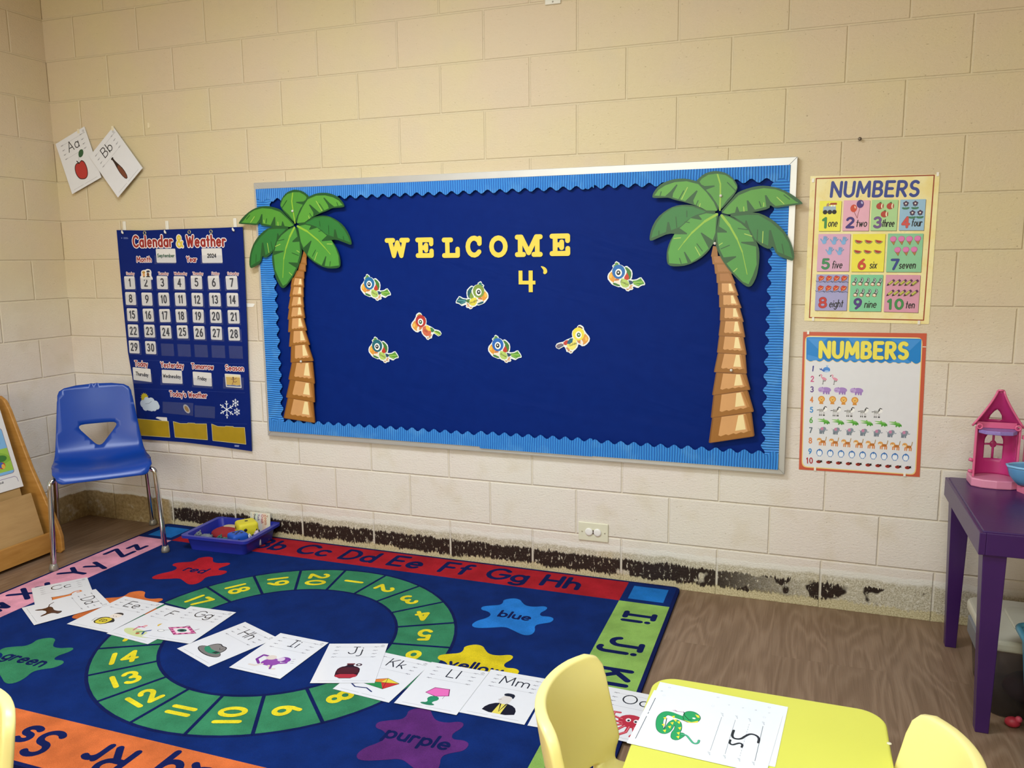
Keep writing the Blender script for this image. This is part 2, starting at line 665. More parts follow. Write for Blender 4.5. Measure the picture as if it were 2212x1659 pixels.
# ================================================================== THE SETTING
def block_wall_mat(axis, strip=True):
    """painted concrete block: running bond 16 x 8 inch, with the stripped base course"""
    t = NT('painted_block')
    v = t.obj()
    x, y, z = t.xyz(v)
    u = x if axis == 'x' else y
    p2 = t.vec(t.math('ADD', u, 8 * 0.4064 if axis == 'x' else 8 * 0.4064 + 0.2), t.math('ADD', z, 0.4064 - 0.199), 0.0)
    br = t.n('ShaderNodeTexBrick')
    t.l(p2, br.inputs['Vector'])
    for k, q in (('Scale', 1.0), ('Mortar Size', 0.006), ('Mortar Smooth', 0.8), ('Brick Width', 0.4064), ('Row Height', 0.2032), ('Bias', 0.0)):
        br.inputs[k].default_value = q
    br.offset, br.offset_frequency, br.squash = 0.5, 2, 1.0
    mort = br.outputs['Fac']
    pv = t.vec(u, t.math('MULTIPLY', z, 1.4), 0.0)
    pits = t.noise(pv, 95.0, 5.0, 0.62)
    grit = t.noise(pv, 260.0, 3.0, 0.6)
    soft = t.noise(v, 2.3, 3.0, 0.5)
    blot = t.noise(v, 7.0, 2.0, 0.5)
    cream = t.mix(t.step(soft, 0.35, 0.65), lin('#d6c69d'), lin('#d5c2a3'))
    cream = t.mix(t.step(t.math('ADD', z, t.math('MULTIPLY', soft, 0.6)), 1.75, 0.95), cream, t.mix(t.step(soft, 0.35, 0.65), lin('#e2dbcf'), lin('#e2d8ce')))  # warm-above, cool-below room light put into the paint colour by height
    cream = t.mix(t.math('MULTIPLY', t.step(blot, 0.5, 0.75), 0.35), cream, lin('#cfc1a4'))
    hole = t.step(pits, 0.335, 0.285)
    cream = t.mix(t.math('MULTIPLY', hole, 0.5), cream, lin('#a08c68'))
    cream = t.mix(t.math('MULTIPLY', mort, 0.35), cream, lin('#dfd1ae'))
    col = cream
    if strip:
        # ragged band where the old base trim was pulled off
        big = t.noise(t.vec(t.math('MULTIPLY', u, 9.0), t.math('MULTIPLY', z, 9.0), 0.0), 1.0, 4.0, 0.6)
        streak = t.noise(t.vec(t.math('MULTIPLY', u, 150.0), t.math('MULTIPLY', z, 16.0), 0.0), 1.0, 4.0, 0.65)
        patch = t.noise(t.vec(t.math('MULTIPLY', u, 3.1), 0.0, 0.0), 1.0, 3.0, 0.6)
        speck = t.noise(v, 170.0, 4.0, 0.7)
        sp2 = t.noise(v, 60.0, 3.0, 0.6)
        zr = t.math('ADD', z, t.math('MULTIPLY', t.math('SUBTRACT', big, 0.5), 0.035))
        bare = t.mix(t.step(speck, 0.38, 0.62), lin('#a59c82'), lin('#d4ceba'))
        bare = t.mix(t.math('MULTIPLY', t.step(sp2, 0.52, 0.66), 0.65), bare, lin('#e3ded0'))
        bare = t.mix(t.math('MULTIPLY', t.step(patch, 0.58, 0.7), 0.6), bare, lin('#bfae82'))
        col = t.mix(t.step(zr, 0.162, 0.15), col, bare)
        wl = t.math('MULTIPLY', t.step(zr, 0.168, 0.158), t.step(zr, 0.128, 0.146))
        col = t.mix(t.math('MULTIPLY', wl, 0.85), col, lin('#e9e6dd'))
        # grout stubs between the blocks of the lowest course stay pale
        stub = t.step(mort, 0.02, 0.3)
        zs = t.math('ADD', z, t.math('MULTIPLY', t.math('SUBTRACT', streak, 0.5), 0.05))
        zs = t.math('ADD', zs, t.math('MULTIPLY', t.math('SUBTRACT', big, 0.5), 0.05))
        blk = t.math('MULTIPLY', t.step(zs, 0.03, 0.036), t.step(zs, 0.109, 0.103))
        scr = t.noise(t.vec(t.math('MULTIPLY', u, 75.0), t.math('MULTIPLY', z, 32.0), 0.0), 1.0, 5.0, 0.72)
        blk = t.math('MULTIPLY', blk, t.step(scr, 0.37, 0.43))
        gaps = t.noise(t.vec(t.math('MULTIPLY', u, 6.5), t.math('MULTIPLY', z, 5.0), 3.7), 1.0, 3.0, 0.6)
        blk = t.math('MULTIPLY', blk, t.step(gaps, 0.3, 0.34))
        blk = t.math('MULTIPLY', blk, t.math('SUBTRACT', 1.0, stub))
        if axis == 'x':
            blk = t.math('MULTIPLY', blk, t.step(u, 0.36, 0.42))
            far = t.step(u, 3.75, 3.2)
            blk = t.math('MULTIPLY', blk, t.math('MAXIMUM', far, t.step(gaps, 0.5, 0.54)))
            old = t.step(u, 0.41, 0.37)
        else:
            blk = t.math('MULTIPLY', blk, 0.0)
            old = 1.0
        col = t.mix(t.math('MULTIPLY', t.math('MULTIPLY', stub, t.step(zr, 0.15, 0.14)), 0.7), col, lin('#d9d4c6'))
        low = t.step(zs, 0.045, 0.034)
        col = t.mix(low, col, t.mix(t.step(speck, 0.35, 0.6), lin('#aa9d74'), lin('#d2c8a2')))
        col = t.mix(blk, col, lin('#261811'))
        # smooth brown residue near the corner
        brown = t.mix(t.step(sp2, 0.3, 0.7), lin('#8f7a52'), lin('#b09a70'))
        brown = t.mix(t.math('MULTIPLY', t.step(big, 0.56, 0.66), 0.7), brown, lin('#c9bfaa'))
        col = t.mix(t.math('MULTIPLY', old, t.step(zr, 0.15, 0.142)), col, brown)
    t.l(col, t.b.inputs['Base Color'])
    t.b.inputs['Roughness'].default_value = 0.55
    t.b.inputs['Specular IOR Level'].default_value = 0.35
    h = t.math('SUBTRACT', t.math('MULTIPLY', pits, 0.55), t.math('MULTIPLY', mort, 0.8))
    h = t.math('ADD', h, t.math('MULTIPLY', grit, 0.2))
    h = t.math('SUBTRACT', h, t.math('MULTIPLY', hole, 0.25))
    t.bump(h, 0.005, 0.8)
    return t.m


def plane_box(name, lo, hi, mat):
    b = MB()
    b.box([(lo[i] + hi[i]) / 2 for i in range(3)], [hi[i] - lo[i] for i in range(3)], mat)
    return tag(b.build(name), kind='structure')


XR, YF = 6.2, -6.1
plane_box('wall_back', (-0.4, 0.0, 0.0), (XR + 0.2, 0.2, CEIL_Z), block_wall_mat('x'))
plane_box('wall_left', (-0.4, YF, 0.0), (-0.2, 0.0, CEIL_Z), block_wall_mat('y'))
plain_wall = M('#d8c6a2', 0.7, vary=0.06, scale=3)
plane_box('wall_right', (XR, YF, 0.0), (XR + 0.2, 0.0, CEIL_Z), plain_wall)
plane_box('wall_front', (-0.4, YF - 0.2, 0.0), (XR + 0.2, YF, CEIL_Z), plain_wall)
plane_box('ceiling', (-0.4, YF - 0.2, CEIL_Z), (XR + 0.2, 0.2, CEIL_Z + 0.1), M('#e2dccc', 0.9, vary=0.05, scale=40))

# window behind the camera (its daylight is the area lamp above)
wb = MB()
wf = M('#d8d8d4', 0.4)
for cx_, cz_, sx_, sz_ in ((2.2, 0.88, 3.4, 0.06), (2.2, 2.32, 3.4, 0.06), (0.56, 1.6, 0.06, 1.5), (3.84, 1.6, 0.06, 1.5), (2.2, 1.6, 0.05, 1.5)):
    wb.box((cx_, YF + 0.03, cz_), (sx_, 0.06, sz_), wf)
win = tag(wb.build('window_1'), kind='structure')
wg = MB()
wg.box((2.2, YF + 0.02, 1.6), (3.26, 0.008, 1.42), M('#c9d8e2', 0.1))
wg.build('window_glass', win)

# ceiling troffers (out of the picture, they carry the lamps)
for i, (lx, ly, lw, lc) in enumerate(LAMPS):
    r = tag(empty('ceiling_troffer', (lx, ly, CEIL_Z)), ('recessed ceiling light over the alphabet rug', 'recessed ceiling light over the yellow table')[i], 'ceiling light')
    f = MB()
    for dx, dy, sx, sy in ((0, .29, 1.24, .03), (0, -.29, 1.24, .03), (.605, 0, .03, .55), (-.605, 0, .03, .55)):
        f.box((dx, dy, -0.012), (sx, sy, 0.024), M('#e6e6e2', 0.5))
    f.build('frame', r)
    d = MB()
    t = NT('lamp_diffuser')
    t.b.inputs['Base Color'].default_value = (0.9, 0.9, 0.86, 1)
    t.b.inputs['Emission Color'].default_value = (*lc, 1)
    t.b.inputs['Emission Strength'].default_value = 4.0
    d.box((0, 0, -0.008), (1.18, .55, 0.008), t.m)
    d.build('diffuser', r)


def floor_mat():
    t = NT('vinyl_plank')
    v = t.obj()
    x, y, z = t.xyz(v)
    # planks run away from the camera (along y)
    pv = t.vec(t.math('ADD', y, 20.0), t.math('ADD', x, 20.07), 0.0)
    br = t.n('ShaderNodeTexBrick')
    t.l(pv, br.inputs['Vector'])
    for k, q in (('Scale', 1.0), ('Mortar Size', 0.0006), ('Mortar Smooth', 0.1), ('Brick Width', 1.22), ('Row Height', 0.19), ('Bias', 0.0)):
        br.inputs[k].default_value = q
    br.offset, br.offset_frequency = 0.37, 3
    br.inputs['Color1'].default_value = (0, 0, 0, 1)
    br.inputs['Color2'].default_value = (1, 1, 1, 1)
    idv = t.n('ShaderNodeRGBToBW')
    t.l(br.outputs['Color'], idv.inputs[0])
    off = t.math('MULTIPLY', idv.outputs[0], 7.0)
    wv = t.vec(t.math('MULTIPLY', x, 7.5), t.math('ADD', t.math('MULTIPLY', y, 1.5), off), off)
    field = t.noise(wv, 1.0, 1.5, 0.4, 0.25)
    fib = t.noise(t.vec(t.math('MULTIPLY', x, 330.0), t.math('MULTIPLY', y, 6.0), 0.0), 1.0, 3.0, 0.65)
    mid = t.noise(t.vec(t.math('MULTIPLY', x, 70.0), t.math('MULTIPLY', y, 2.2), 0.0), 1.0, 3.0, 0.6)
    rings = t.math('SINE', t.math('ADD', t.math('MULTIPLY', field, 60.0), t.math('MULTIPLY', mid, 5.0)))
    g = t.math('ADD', t.math('MULTIPLY', t.step(rings, -1.0, 1.0), 0.13), t.math('MULTIPLY', fib, 0.47))
    g = t.math('ADD', g, t.math('MULTIPLY', mid, 0.4))
    col = t.mix(t.step(g, 0.22, 0.74), lin('#705741'), lin('#927860'))
    col = t.mix(t.math('MULTIPLY', t.step(field, 0.42, 0.62), 0.3), col, lin('#6a513a'))
    thin = t.math('MULTIPLY', t.step(rings, 0.6, 1.0), 0.12)
    col = t.mix(thin, col, lin('#a28c74'))
    col = t.mix(t.math('MULTIPLY', br.outputs['Fac'], 0.2), col, lin('#5e4936'))
    t.l(col, t.b.inputs['Base Color'])
    t.b.inputs['Roughness'].default_value = 0.42
    t.b.inputs['Specular IOR Level'].default_value = 0.4
    t.bump(fib, 0.0006, 0.4)
    return t.m


plane_box('floor', (-0.4, YF - 0.2, -0.1), (XR + 0.2, 0.2, 0.0), floor_mat())


# ================================================================== ALPHABET RUG
RZ = 0.012
RX0, RX1, RY0, RY1 = 0.362, 3.104, -1.846, -0.006
rc = ((RX0 + RX1) / 2, (RY0 + RY1) / 2)
rug = Art(lambda a, b, h: (a - rc[0], b - rc[1], h), 0.0, 0.9, mk=pile)
rug.step = 0.00018
NAVY, RNAVY = '#0a2766', '#0d1a50'
rug.slab(rrect(RX0, RY0, RX1, RY1, 0.03), RNAVY, RZ)
E1 = 0.014
ix0, ix1, iy0, iy1 = 0.585, 2.884, -1.628, -0.217
rug.poly([(ix0, iy0), (ix1, iy0), (ix1, iy1), (ix0, iy1)], NAVY)
for cx0, cx1 in ((RX0 + E1, ix0), (ix1, RX1 - E1)):
    for cy0, cy1 in ((RY0 + E1, iy0), (iy1, RY1 - E1)):
        rug.poly([(cx0, cy0), (cx1, cy0), (cx1, cy1), (cx0, cy1)], NAVY, h=RZ + 0.0004)
        rug.poly([(cx0 + .03, cy0 + .03), (cx1 - .03, cy0 + .03), (cx1 - .03, cy1 - .03), (cx0 + .03, cy1 - .03)], '#1f73c2', h=RZ + 0.0006)
rug.poly([(ix0, iy1), (ix1, iy1), (ix1, RY1 - E1), (ix0, RY1 - E1)], '#a61f2a')
rug.poly([(ix1, iy0), (RX1 - E1, iy0), (RX1 - E1, iy1), (ix1, iy1)], '#8cb45a')
rug.poly([(ix0, RY0 + E1), (ix1, RY0 + E1), (ix1, iy0), (ix0, iy0)], '#cc6a38')
rug.poly([(RX0 + E1, iy0), (ix0, iy0), (ix0, iy1), (RX0 + E1, iy1)], '#e09aae')
# letters: tops point outward, read clockwise
LW = 0.0225
for i, ch in enumerate('ABCDEFGH'):
    rug.text(ch + ch.lower(), (0.862 + 0.2495 * i, -0.163), 0.11, LW, RNAVY, 0, gap=.28)
for i, ch in enumerate('IJKLM'):
    rug.text(ch + ch.lower(), (2.938, -0.353 - 0.25 * i), 0.11, LW, RNAVY, -pi / 2, gap=.28)
for i, ch in enumerate('NOPQRSTU'):
    rug.text(ch + ch.lower(), (2.813 - 0.27 * i, -1.688), 0.11, LW, RNAVY, pi, gap=.28)
for i, ch in enumerate('ZYXWV'):
    rug.text(ch + ch.lower(), (0.527, -0.4 - 0.255 * i), 0.11, LW, RNAVY, pi / 2, gap=.28)
# number ring
RC, R1, R2 = (1.7514, -0.9308), 0.6485, 0.430


def ring(cx, cy, r, n=72):
    return [(cx + r * cos(2 * pi * i / n), cy + r * sin(2 * pi * i / n)) for i in range(n)]


rug.poly(ring(*RC, R1 + .012), RNAVY)
rug.poly(ring(*RC, R1), '#37805a')
rug.poly(ring(*RC, R2 + .004), RNAVY)
rug.poly(ring(*RC, R2 - .008), NAVY)
for n in range(20):
    a = radians(109 - 18 * n + 9)
    rug.strokes([[(RC[0] + r * cos(a), RC[1] + r * sin(a)) for r in (R2, R1)]], 0.012, RNAVY)
for n in range(1, 21):
    a = radians(109 - 18 * n)
    d = a + pi
    h = 0.076
    c0 = (RC[0] + .539 * cos(a), RC[1] + .539 * sin(a))
    p = (c0[0] + sin(d) * h / 2, c0[1] - cos(d) * h / 2)
    rug.text(str(n).replace('1', '|'), p, h, 0.0175, '#e6d52c', d, gap=.42)
# colour splashes
SPL = [(-0.092, 0.124), (-0.061, 0.152), (-0.03, 0.147), (-0.015, 0.125), (0.009, 0.1), (0.044, 0.1), (0.075, 0.119), (0.093, 0.112), (0.094, 0.088), (0.079, 0.055), (0.091, 0.03), (0.125, 0.039), (0.146, 0.025), (0.142, -0.009), (0.113, -0.027), (0.093, -0.05), (0.11, -0.092), (0.106, -0.126), (0.079, -0.136), (0.031, -0.11), (-0.003, -0.093), (-0.042, -0.113), (-0.1, -0.138), (-0.126, -0.122), (-0.122, -0.083), (-0.093, -0.047), (-0.087, -0.016), (-0.11, 0.008), (-0.141, 0.012), (-0.149, 0.04), (-0.118, 0.06), (-0.086, 0.075), (-0.083, 0.1)]


def smooth_loop(p, it=2):
    for _ in range(it):
        q = []
        for i in range(len(p)):
            a, b = p[i], p[(i + 1) % len(p)]
            q += [(a[0] * .75 + b[0] * .25, a[1] * .75 + b[1] * .25), (a[0] * .25 + b[0] * .75, a[1] * .25 + b[1] * .75)]
        p = q
    return p


for x, y, c, w in ((0.985, -0.505, '#b3202c', 'red'), (0.985, -0.93, '#d0703a', 'orange'), (0.995, -1.385, '#37805a', 'green'),
                   (2.528, -0.496, '#2679cc', 'blue'), (2.535, -0.925, '#d9c322', 'yellow'), (2.535, -1.37, '#57286a', 'purple')):
    rug.poly([(x + a * 1.06, y + b * 1.06) for a, b in smooth_loop(SPL)], c)
    rug.text(w, (x, y - .02), 0.053, 0.0108, RNAVY, 0, gap=.26)
tag(rug.build('alphabet_rug', loc=(rc[0], rc[1], 0)), 'large blue classroom rug with alphabet border, green number ring and colour splashes', 'rug')


# ================================================================== BULLETIN BOARD
BX0, BX1, BZ0, BZ1 = 1.058, 3.503, 0.545, 1.773
board = tag(empty('bulletin_board', ((BX0 + BX1) / 2, 0, BZ0)), 'large wall board covered in dark blue paper inside a light blue scalloped border', 'bulletin board')
bc = ((BX0 + BX1) / 2, BZ0)
alu = M('#c3c3bf', 0.38, metal=0.55, vary=0.06, scale=12)
FW, FD = 0.03, 0.022
for nm, pts in (('top', [(BX0, BZ1), (BX1, BZ1), (BX1 - FW, BZ1 - FW), (BX0 + FW, BZ1 - FW)]),
                ('bottom', [(BX0, BZ0), (BX1, BZ0), (BX1 - FW, BZ0 + FW), (BX0 + FW, BZ0 + FW)]),
                ('left', [(BX0, BZ0), (BX0 + FW, BZ0 + FW), (BX0 + FW, BZ1 - FW), (BX0, BZ1)]),
                ('right', [(BX1, BZ0), (BX1 - FW, BZ0 + FW), (BX1 - FW, BZ1 - FW), (BX1, BZ1)])):
    f = MB()
    f.prism(pts, lambda a, b, h: (a - bc[0], -h, b - bc[1]), 0, FD, alu)
    f.build('frame_rail', board, bevel=0.0015)


def paper_mat():
    t = NT('butcher_paper')
    v = t.obj()
    x, y, z = t.xyz(v)
    wr = t.noise(t.vec(t.math('MULTIPLY', x, 1.6), 0.0, t.math('ADD', t.math('MULTIPLY', z, 5.5), t.math('MULTIPLY', x, 1.1))), 1.0, 3.0, 0.55, 0.6)
    fine = t.noise(v, 22.0, 3.0, 0.5)
    t.l(t.mix(fine, lin('#03206a'), lin('#052674')), t.b.inputs['Base Color'])
    t.b.inputs['Roughness'].default_value = 0.55
    t.b.inputs['Specular IOR Level'].default_value = 0.08
    t.bump(wr, 0.03, 0.22)
    return t.m


pb = MB()
pb.box((0, -0.006, (BZ1 - BZ0) / 2), (BX1 - BX0 - 2 * FW + .004, 0.012, BZ1 - BZ0 - 2 * FW + .004), paper_mat())
pb.build('backing_paper', board)


def corrugated(axis):
    t = NT('corrugated_border')
    v = t.obj()
    x, y, z = t.xyz(v)
    u = x if axis == 'x' else z
    w = z if axis == 'x' else x
    wob = t.noise(v, 9.0, 2.0)
    ph = t.math('ADD', t.math('MULTIPLY', u, 2 * pi / 0.0105), t.math('MULTIPLY', wob, 7.0))
    s = t.math('SINE', ph)
    f = t.step(s, -0.9, 0.9)
    pat = t.noise(v, 14.0, 3.0)
    c = t.mix(f, lin('#1f6cc4'), lin('#3f9aec'))
    c = t.mix(t.math('MULTIPLY', t.step(pat, 0.5, 0.8), 0.3), c, lin('#74bbf2'))
    t.l(c, t.b.inputs['Base Color'])
    t.b.inputs['Roughness'].default_value = 0.5
    t.bump(s, 0.002, 0.8)
    return t.m


def border(a0, a1, outer, inner, axis, y0, amp=0.008, per=0.056, ph=0.0):
    """strip with a wavy inner edge between positions a0..a1 along the axis"""
    n = max(8, int(abs(a1 - a0) / per * 10))
    wav = []
    for i in range(n + 1):
        a = a0 + (a1 - a0) * i / n
        wav.append((a, inner + amp * sin(2 * pi * (a - ph) / per)))
    pts = [(a0, outer)] + wav + [(a1, outer)]
    if axis == 'z':
        pts = [(b, a) for a, b in pts]
    m = MB()
    m.prism(pts, lambda a, b, h: (a - bc[0], -h, b - bc[1]), y0, y0 + 0.0012, BMAT[axis])
    return m.build('border_strip', board)


BMAT = {'x': corrugated('x'), 'z': corrugated('z')}
OX0, OX1, OZ0, OZ1 = 1.071, 3.479, 0.565, 1.743
border(OZ0 + .005, OZ1, OX0, 1.152, 'z', 0.0235)
border(OZ0, OZ1 - .01, OX1, 3.418, 'z', 0.0235)
border(OX0, 2.72, OZ1, 1.690, 'x', 0.0255)
border(2.68, OX1, OZ1 + .001, 1.691, 'x', 0.0245, ph=.02)
border(OX0, 2.235, OZ0 + .004, 0.628, 'x', 0.0255)
border(2.20, 2.72, OZ0 - .003, 0.634, 'x', 0.0275, ph=.01)
border(2.69, OX1, OZ0 - .001, 0.630, 'x', 0.0265, ph=.03)

# ------------------------------------------------------------------ palm trees
PY = 0.031          # card hangs just proud of the border strips
CRO, CRS = (510, 400), 7.2115
LEAVES = {
    'L2': ([(935, 600), (800, 470), (735, 395), (690, 310), (720, 210), (790, 120), (880, 78), (950, 70), (1050, 95), (1120, 150), (1150, 180), (1100, 250), (1040, 330), (980, 460), (950, 560)],
           [(925, 580), (830, 460), (745, 380), (702, 315), (740, 210), (810, 140), (900, 110), (1000, 112), (1080, 155), (1110, 190), (1095, 230), (1060, 255), (950, 260), (945, 275), (1050, 305), (1010, 380), (965, 470)], '#4a9130'),
    'L4': ([(950, 612), (1100, 570), (1200, 500), (1330, 472), (1450, 480), (1560, 530), (1680, 620), (1770, 760), (1815, 900), (1800, 935), (1700, 895), (1570, 845), (1450, 860), (1300, 760), (1100, 640)],
           [(1090, 592), (1230, 515), (1350, 492), (1470, 502), (1600, 582), (1690, 685), (1755, 800), (1790, 892), (1595, 822), (1560, 690), (1540, 690), (1530, 805), (1440, 775), (1300, 700), (1200, 645)], '#23762f'),
    'L7': ([(850, 660), (700, 655), (540, 655), (430, 720), (330, 830), (260, 960), (225, 1100), (215, 1220), (235, 1300), (300, 1272), (400, 1210), (420, 1090), (460, 1140), (540, 1090), (600, 1010), (650, 860), (760, 720)],
           [(790, 682), (640, 680), (520, 692), (400, 800), (300, 940), (252, 1080), (242, 1258), (385, 1170), (415, 895), (435, 895), (470, 1090), (598, 1000), (640, 850), (655, 750), (668, 750), (680, 790)], '#23762f'),
    'L1': ([(935, 622), (850, 530), (770, 450), (720, 390), (640, 355), (500, 325), (400, 330), (280, 370), (180, 440), (100, 520), (50, 590), (60, 605), (200, 610), (340, 625), (385, 575), (395, 625), (540, 650), (700, 665), (850, 660)],
           [(905, 622), (820, 530), (700, 420), (560, 370), (420, 360), (300, 390), (220, 440), (120, 560), (92, 584), (330, 598), (375, 535), (405, 452), (422, 452), (425, 598), (550, 622), (605, 497), (622, 497), (628, 630), (718, 632), (730, 565), (742, 565), (768, 638), (850, 650)], '#4f962f'),
    'L3': ([(948, 605), (960, 500), (1000, 380), (1060, 300), (1120, 190), (1250, 130), (1380, 115), (1500, 135), (1600, 185), (1670, 260), (1700, 320), (1690, 345), (1560, 355), (1500, 360), (1430, 400), (1320, 440), (1240, 480), (1150, 530), (1060, 590)],
           [(960, 592), (985, 480), (1050, 340), (1130, 220), (1260, 165), (1400, 160), (1520, 190), (1610, 240), (1672, 312), (1540, 335), (1470, 280), (1382, 192), (1372, 205), (1440, 310), (1455, 362), (1310, 428), (1160, 300), (1148, 312), (1215, 430), (1213, 478), (1080, 578)], '#559c33'),
    'L5': ([(948, 625), (1080, 605), (1180, 615), (1290, 660), (1420, 770), (1500, 860), (1570, 960), (1620, 1080), (1640, 1200), (1630, 1280), (1540, 1300), (1400, 1290), (1250, 1220), (1130, 1120), (1080, 1040), (1040, 1000), (1010, 880), (980, 740)],
           [(975, 640), (1090, 615), (1178, 635), (1148, 690), (1160, 698), (1275, 662), (1425, 785), (1345, 862), (1350, 874), (1500, 862), (1560, 980), (1605, 1100), (1615, 1250), (1480, 1268), (1392, 1258), (1418, 1112), (1405, 1106), (1345, 1248), (1230, 1180), (1122, 1080), (1188, 870), (1175, 865), (1062, 975), (1020, 880), (995, 740)], '#4b9836'),
    'L6': ([(943, 632), (990, 800), (1030, 960), (1040, 1060), (1000, 1220), (940, 1360), (860, 1490), (780, 1590), (740, 1605), (700, 1580), (640, 1470), (600, 1330), (575, 1200), (570, 1090), (610, 960), (650, 860), (720, 760), (830, 675)],
           [(930, 655), (968, 800), (890, 870), (890, 888), (998, 880), (1010, 1000), (1000, 1100), (970, 1208), (832, 1200), (830, 1214), (948, 1288), (890, 1400), (800, 1535), (742, 1568), (682, 1460), (622, 1320), (598, 1092), (752, 1036), (750, 1020), (612, 1026), (650, 880), (722, 780), (832, 692)], '#449136'),
}
RIBS = [[(895, 125), (880, 250), (900, 400), (930, 590)], [(970, 640), (1120, 720), (1290, 860), (1400, 980), (1480, 1075)], [(920, 660), (850, 800), (790, 980), (755, 1150), (740, 1440)]]
TICKS = [[(300, 490), (240, 580)], [(445, 545), (452, 590)], [(665, 575), (668, 630)], [(1260, 250), (1350, 400)], [(1140, 480), (1155, 520)], [(625, 955), (700, 920)], [(1430, 915), (1510, 918)], [(1275, 1050), (1235, 1165)], [(840, 1360), (885, 1400)], [(500, 905), (525, 1050)], [(960, 1020), (1000, 1045)]]
DTICK = [[(490, 525), (480, 590)], [(225, 470), (175, 530)], [(1310, 290), (1380, 395)], [(1160, 440), (1190, 495)], [(1580, 270), (1600, 320)], [(1450, 630), (1458, 770)], [(1310, 560), (1320, 640)], [(555, 880), (580, 1020)], [(325, 1080), (322, 1200)], [(660, 870), (760, 845)], [(885, 1055), (985, 1095)], [(1200, 1110), (1250, 1010)], [(1480, 1190), (1470, 1260)], [(1680, 800), (1690, 860)], [(800, 240), (730, 350)], [(1300, 720), (1350, 705)]]
L_TR = [(240, 50, 262, 60, 268, 112, 225, 108), (226, 102, 264, 105, 268, 182, 208, 170), (203, 165, 260, 175, 260, 242, 188, 232), (178, 230, 246, 240, 246, 307, 148, 297), (135, 295, 240, 305, 245, 387, 120, 382),
        (125, 378, 238, 380, 242, 477, 108, 472), (118, 468, 235, 472, 245, 570, 97, 582), (108, 568, 238, 563, 255, 668, 92, 682), (105, 668, 240, 662, 272, 782, 97, 798), (118, 783, 255, 778, 300, 914, 105, 932),
        (125, 918, 280, 902, 333, 1062, 120, 1077), (132, 1074, 325, 1069, 345, 1272, 100, 1232), (115, 1229, 335, 1262, 346, 1443, 78, 1397), (95, 1395, 330, 1435, 348, 1630, 55, 1585)]
R_TR = [(112, 42, 143, 45, 152, 128, 95, 126), (100, 122, 172, 122, 217, 192, 108, 188), (120, 186, 215, 186, 267, 262, 128, 264), (138, 260, 255, 256, 292, 342, 140, 337), (150, 336, 280, 336, 316, 437, 150, 432),
        (160, 430, 300, 430, 341, 537, 160, 532), (170, 530, 325, 533, 358, 647, 165, 637), (170, 637, 345, 637, 369, 770, 155, 757), (160, 756, 355, 763, 381, 910, 142, 892), (150, 892, 370, 903, 383, 1060, 118, 1047),
        (135, 1048, 378, 1060, 411, 1187, 104, 1232), (115, 1228, 390, 1190, 439, 1362, 94, 1412), (105, 1405, 420, 1365, 443, 1557, 77, 1612)]


def solve3(src, dst):
    """least squares affine map of the plane"""
    S = Matrix(((0,) * 3,) * 3)
    bx, bz = Vector((0, 0, 0)), Vector((0, 0, 0))
    for (x, y), (u, v) in zip(src, dst):
        q = Vector((x, y, 1))
        S = S + Matrix([[q[i] * q[j] for j in range(3)] for i in range(3)])
        bx += q * u
        bz += q * v
    Si = S.inverted()
    return Si @ bx, Si @ bz


lpx = wpx(CRO, CRS, PY)
rpx_ = wpx((1375, 360), 6.32, PY)
lm = [(940, 625), (50, 595), (1695, 330), (1810, 925), (1630, 1285), (740, 1605), (235, 1300), (940, 72)]
rm = [(1110, 635), (2160, 615), (140, 285), (50, 1050), (490, 1520), (1670, 1525), (2045, 1255), (1230, 68)]
AX, AZ = solve3([lpx(p) for p in lm], [rpx_(p) for p in rm])


def right_crown(p):
    q = lpx(p)
    v = Vector((q[0], q[1], 1))
    return (AX.dot(v), AZ.dot(v))


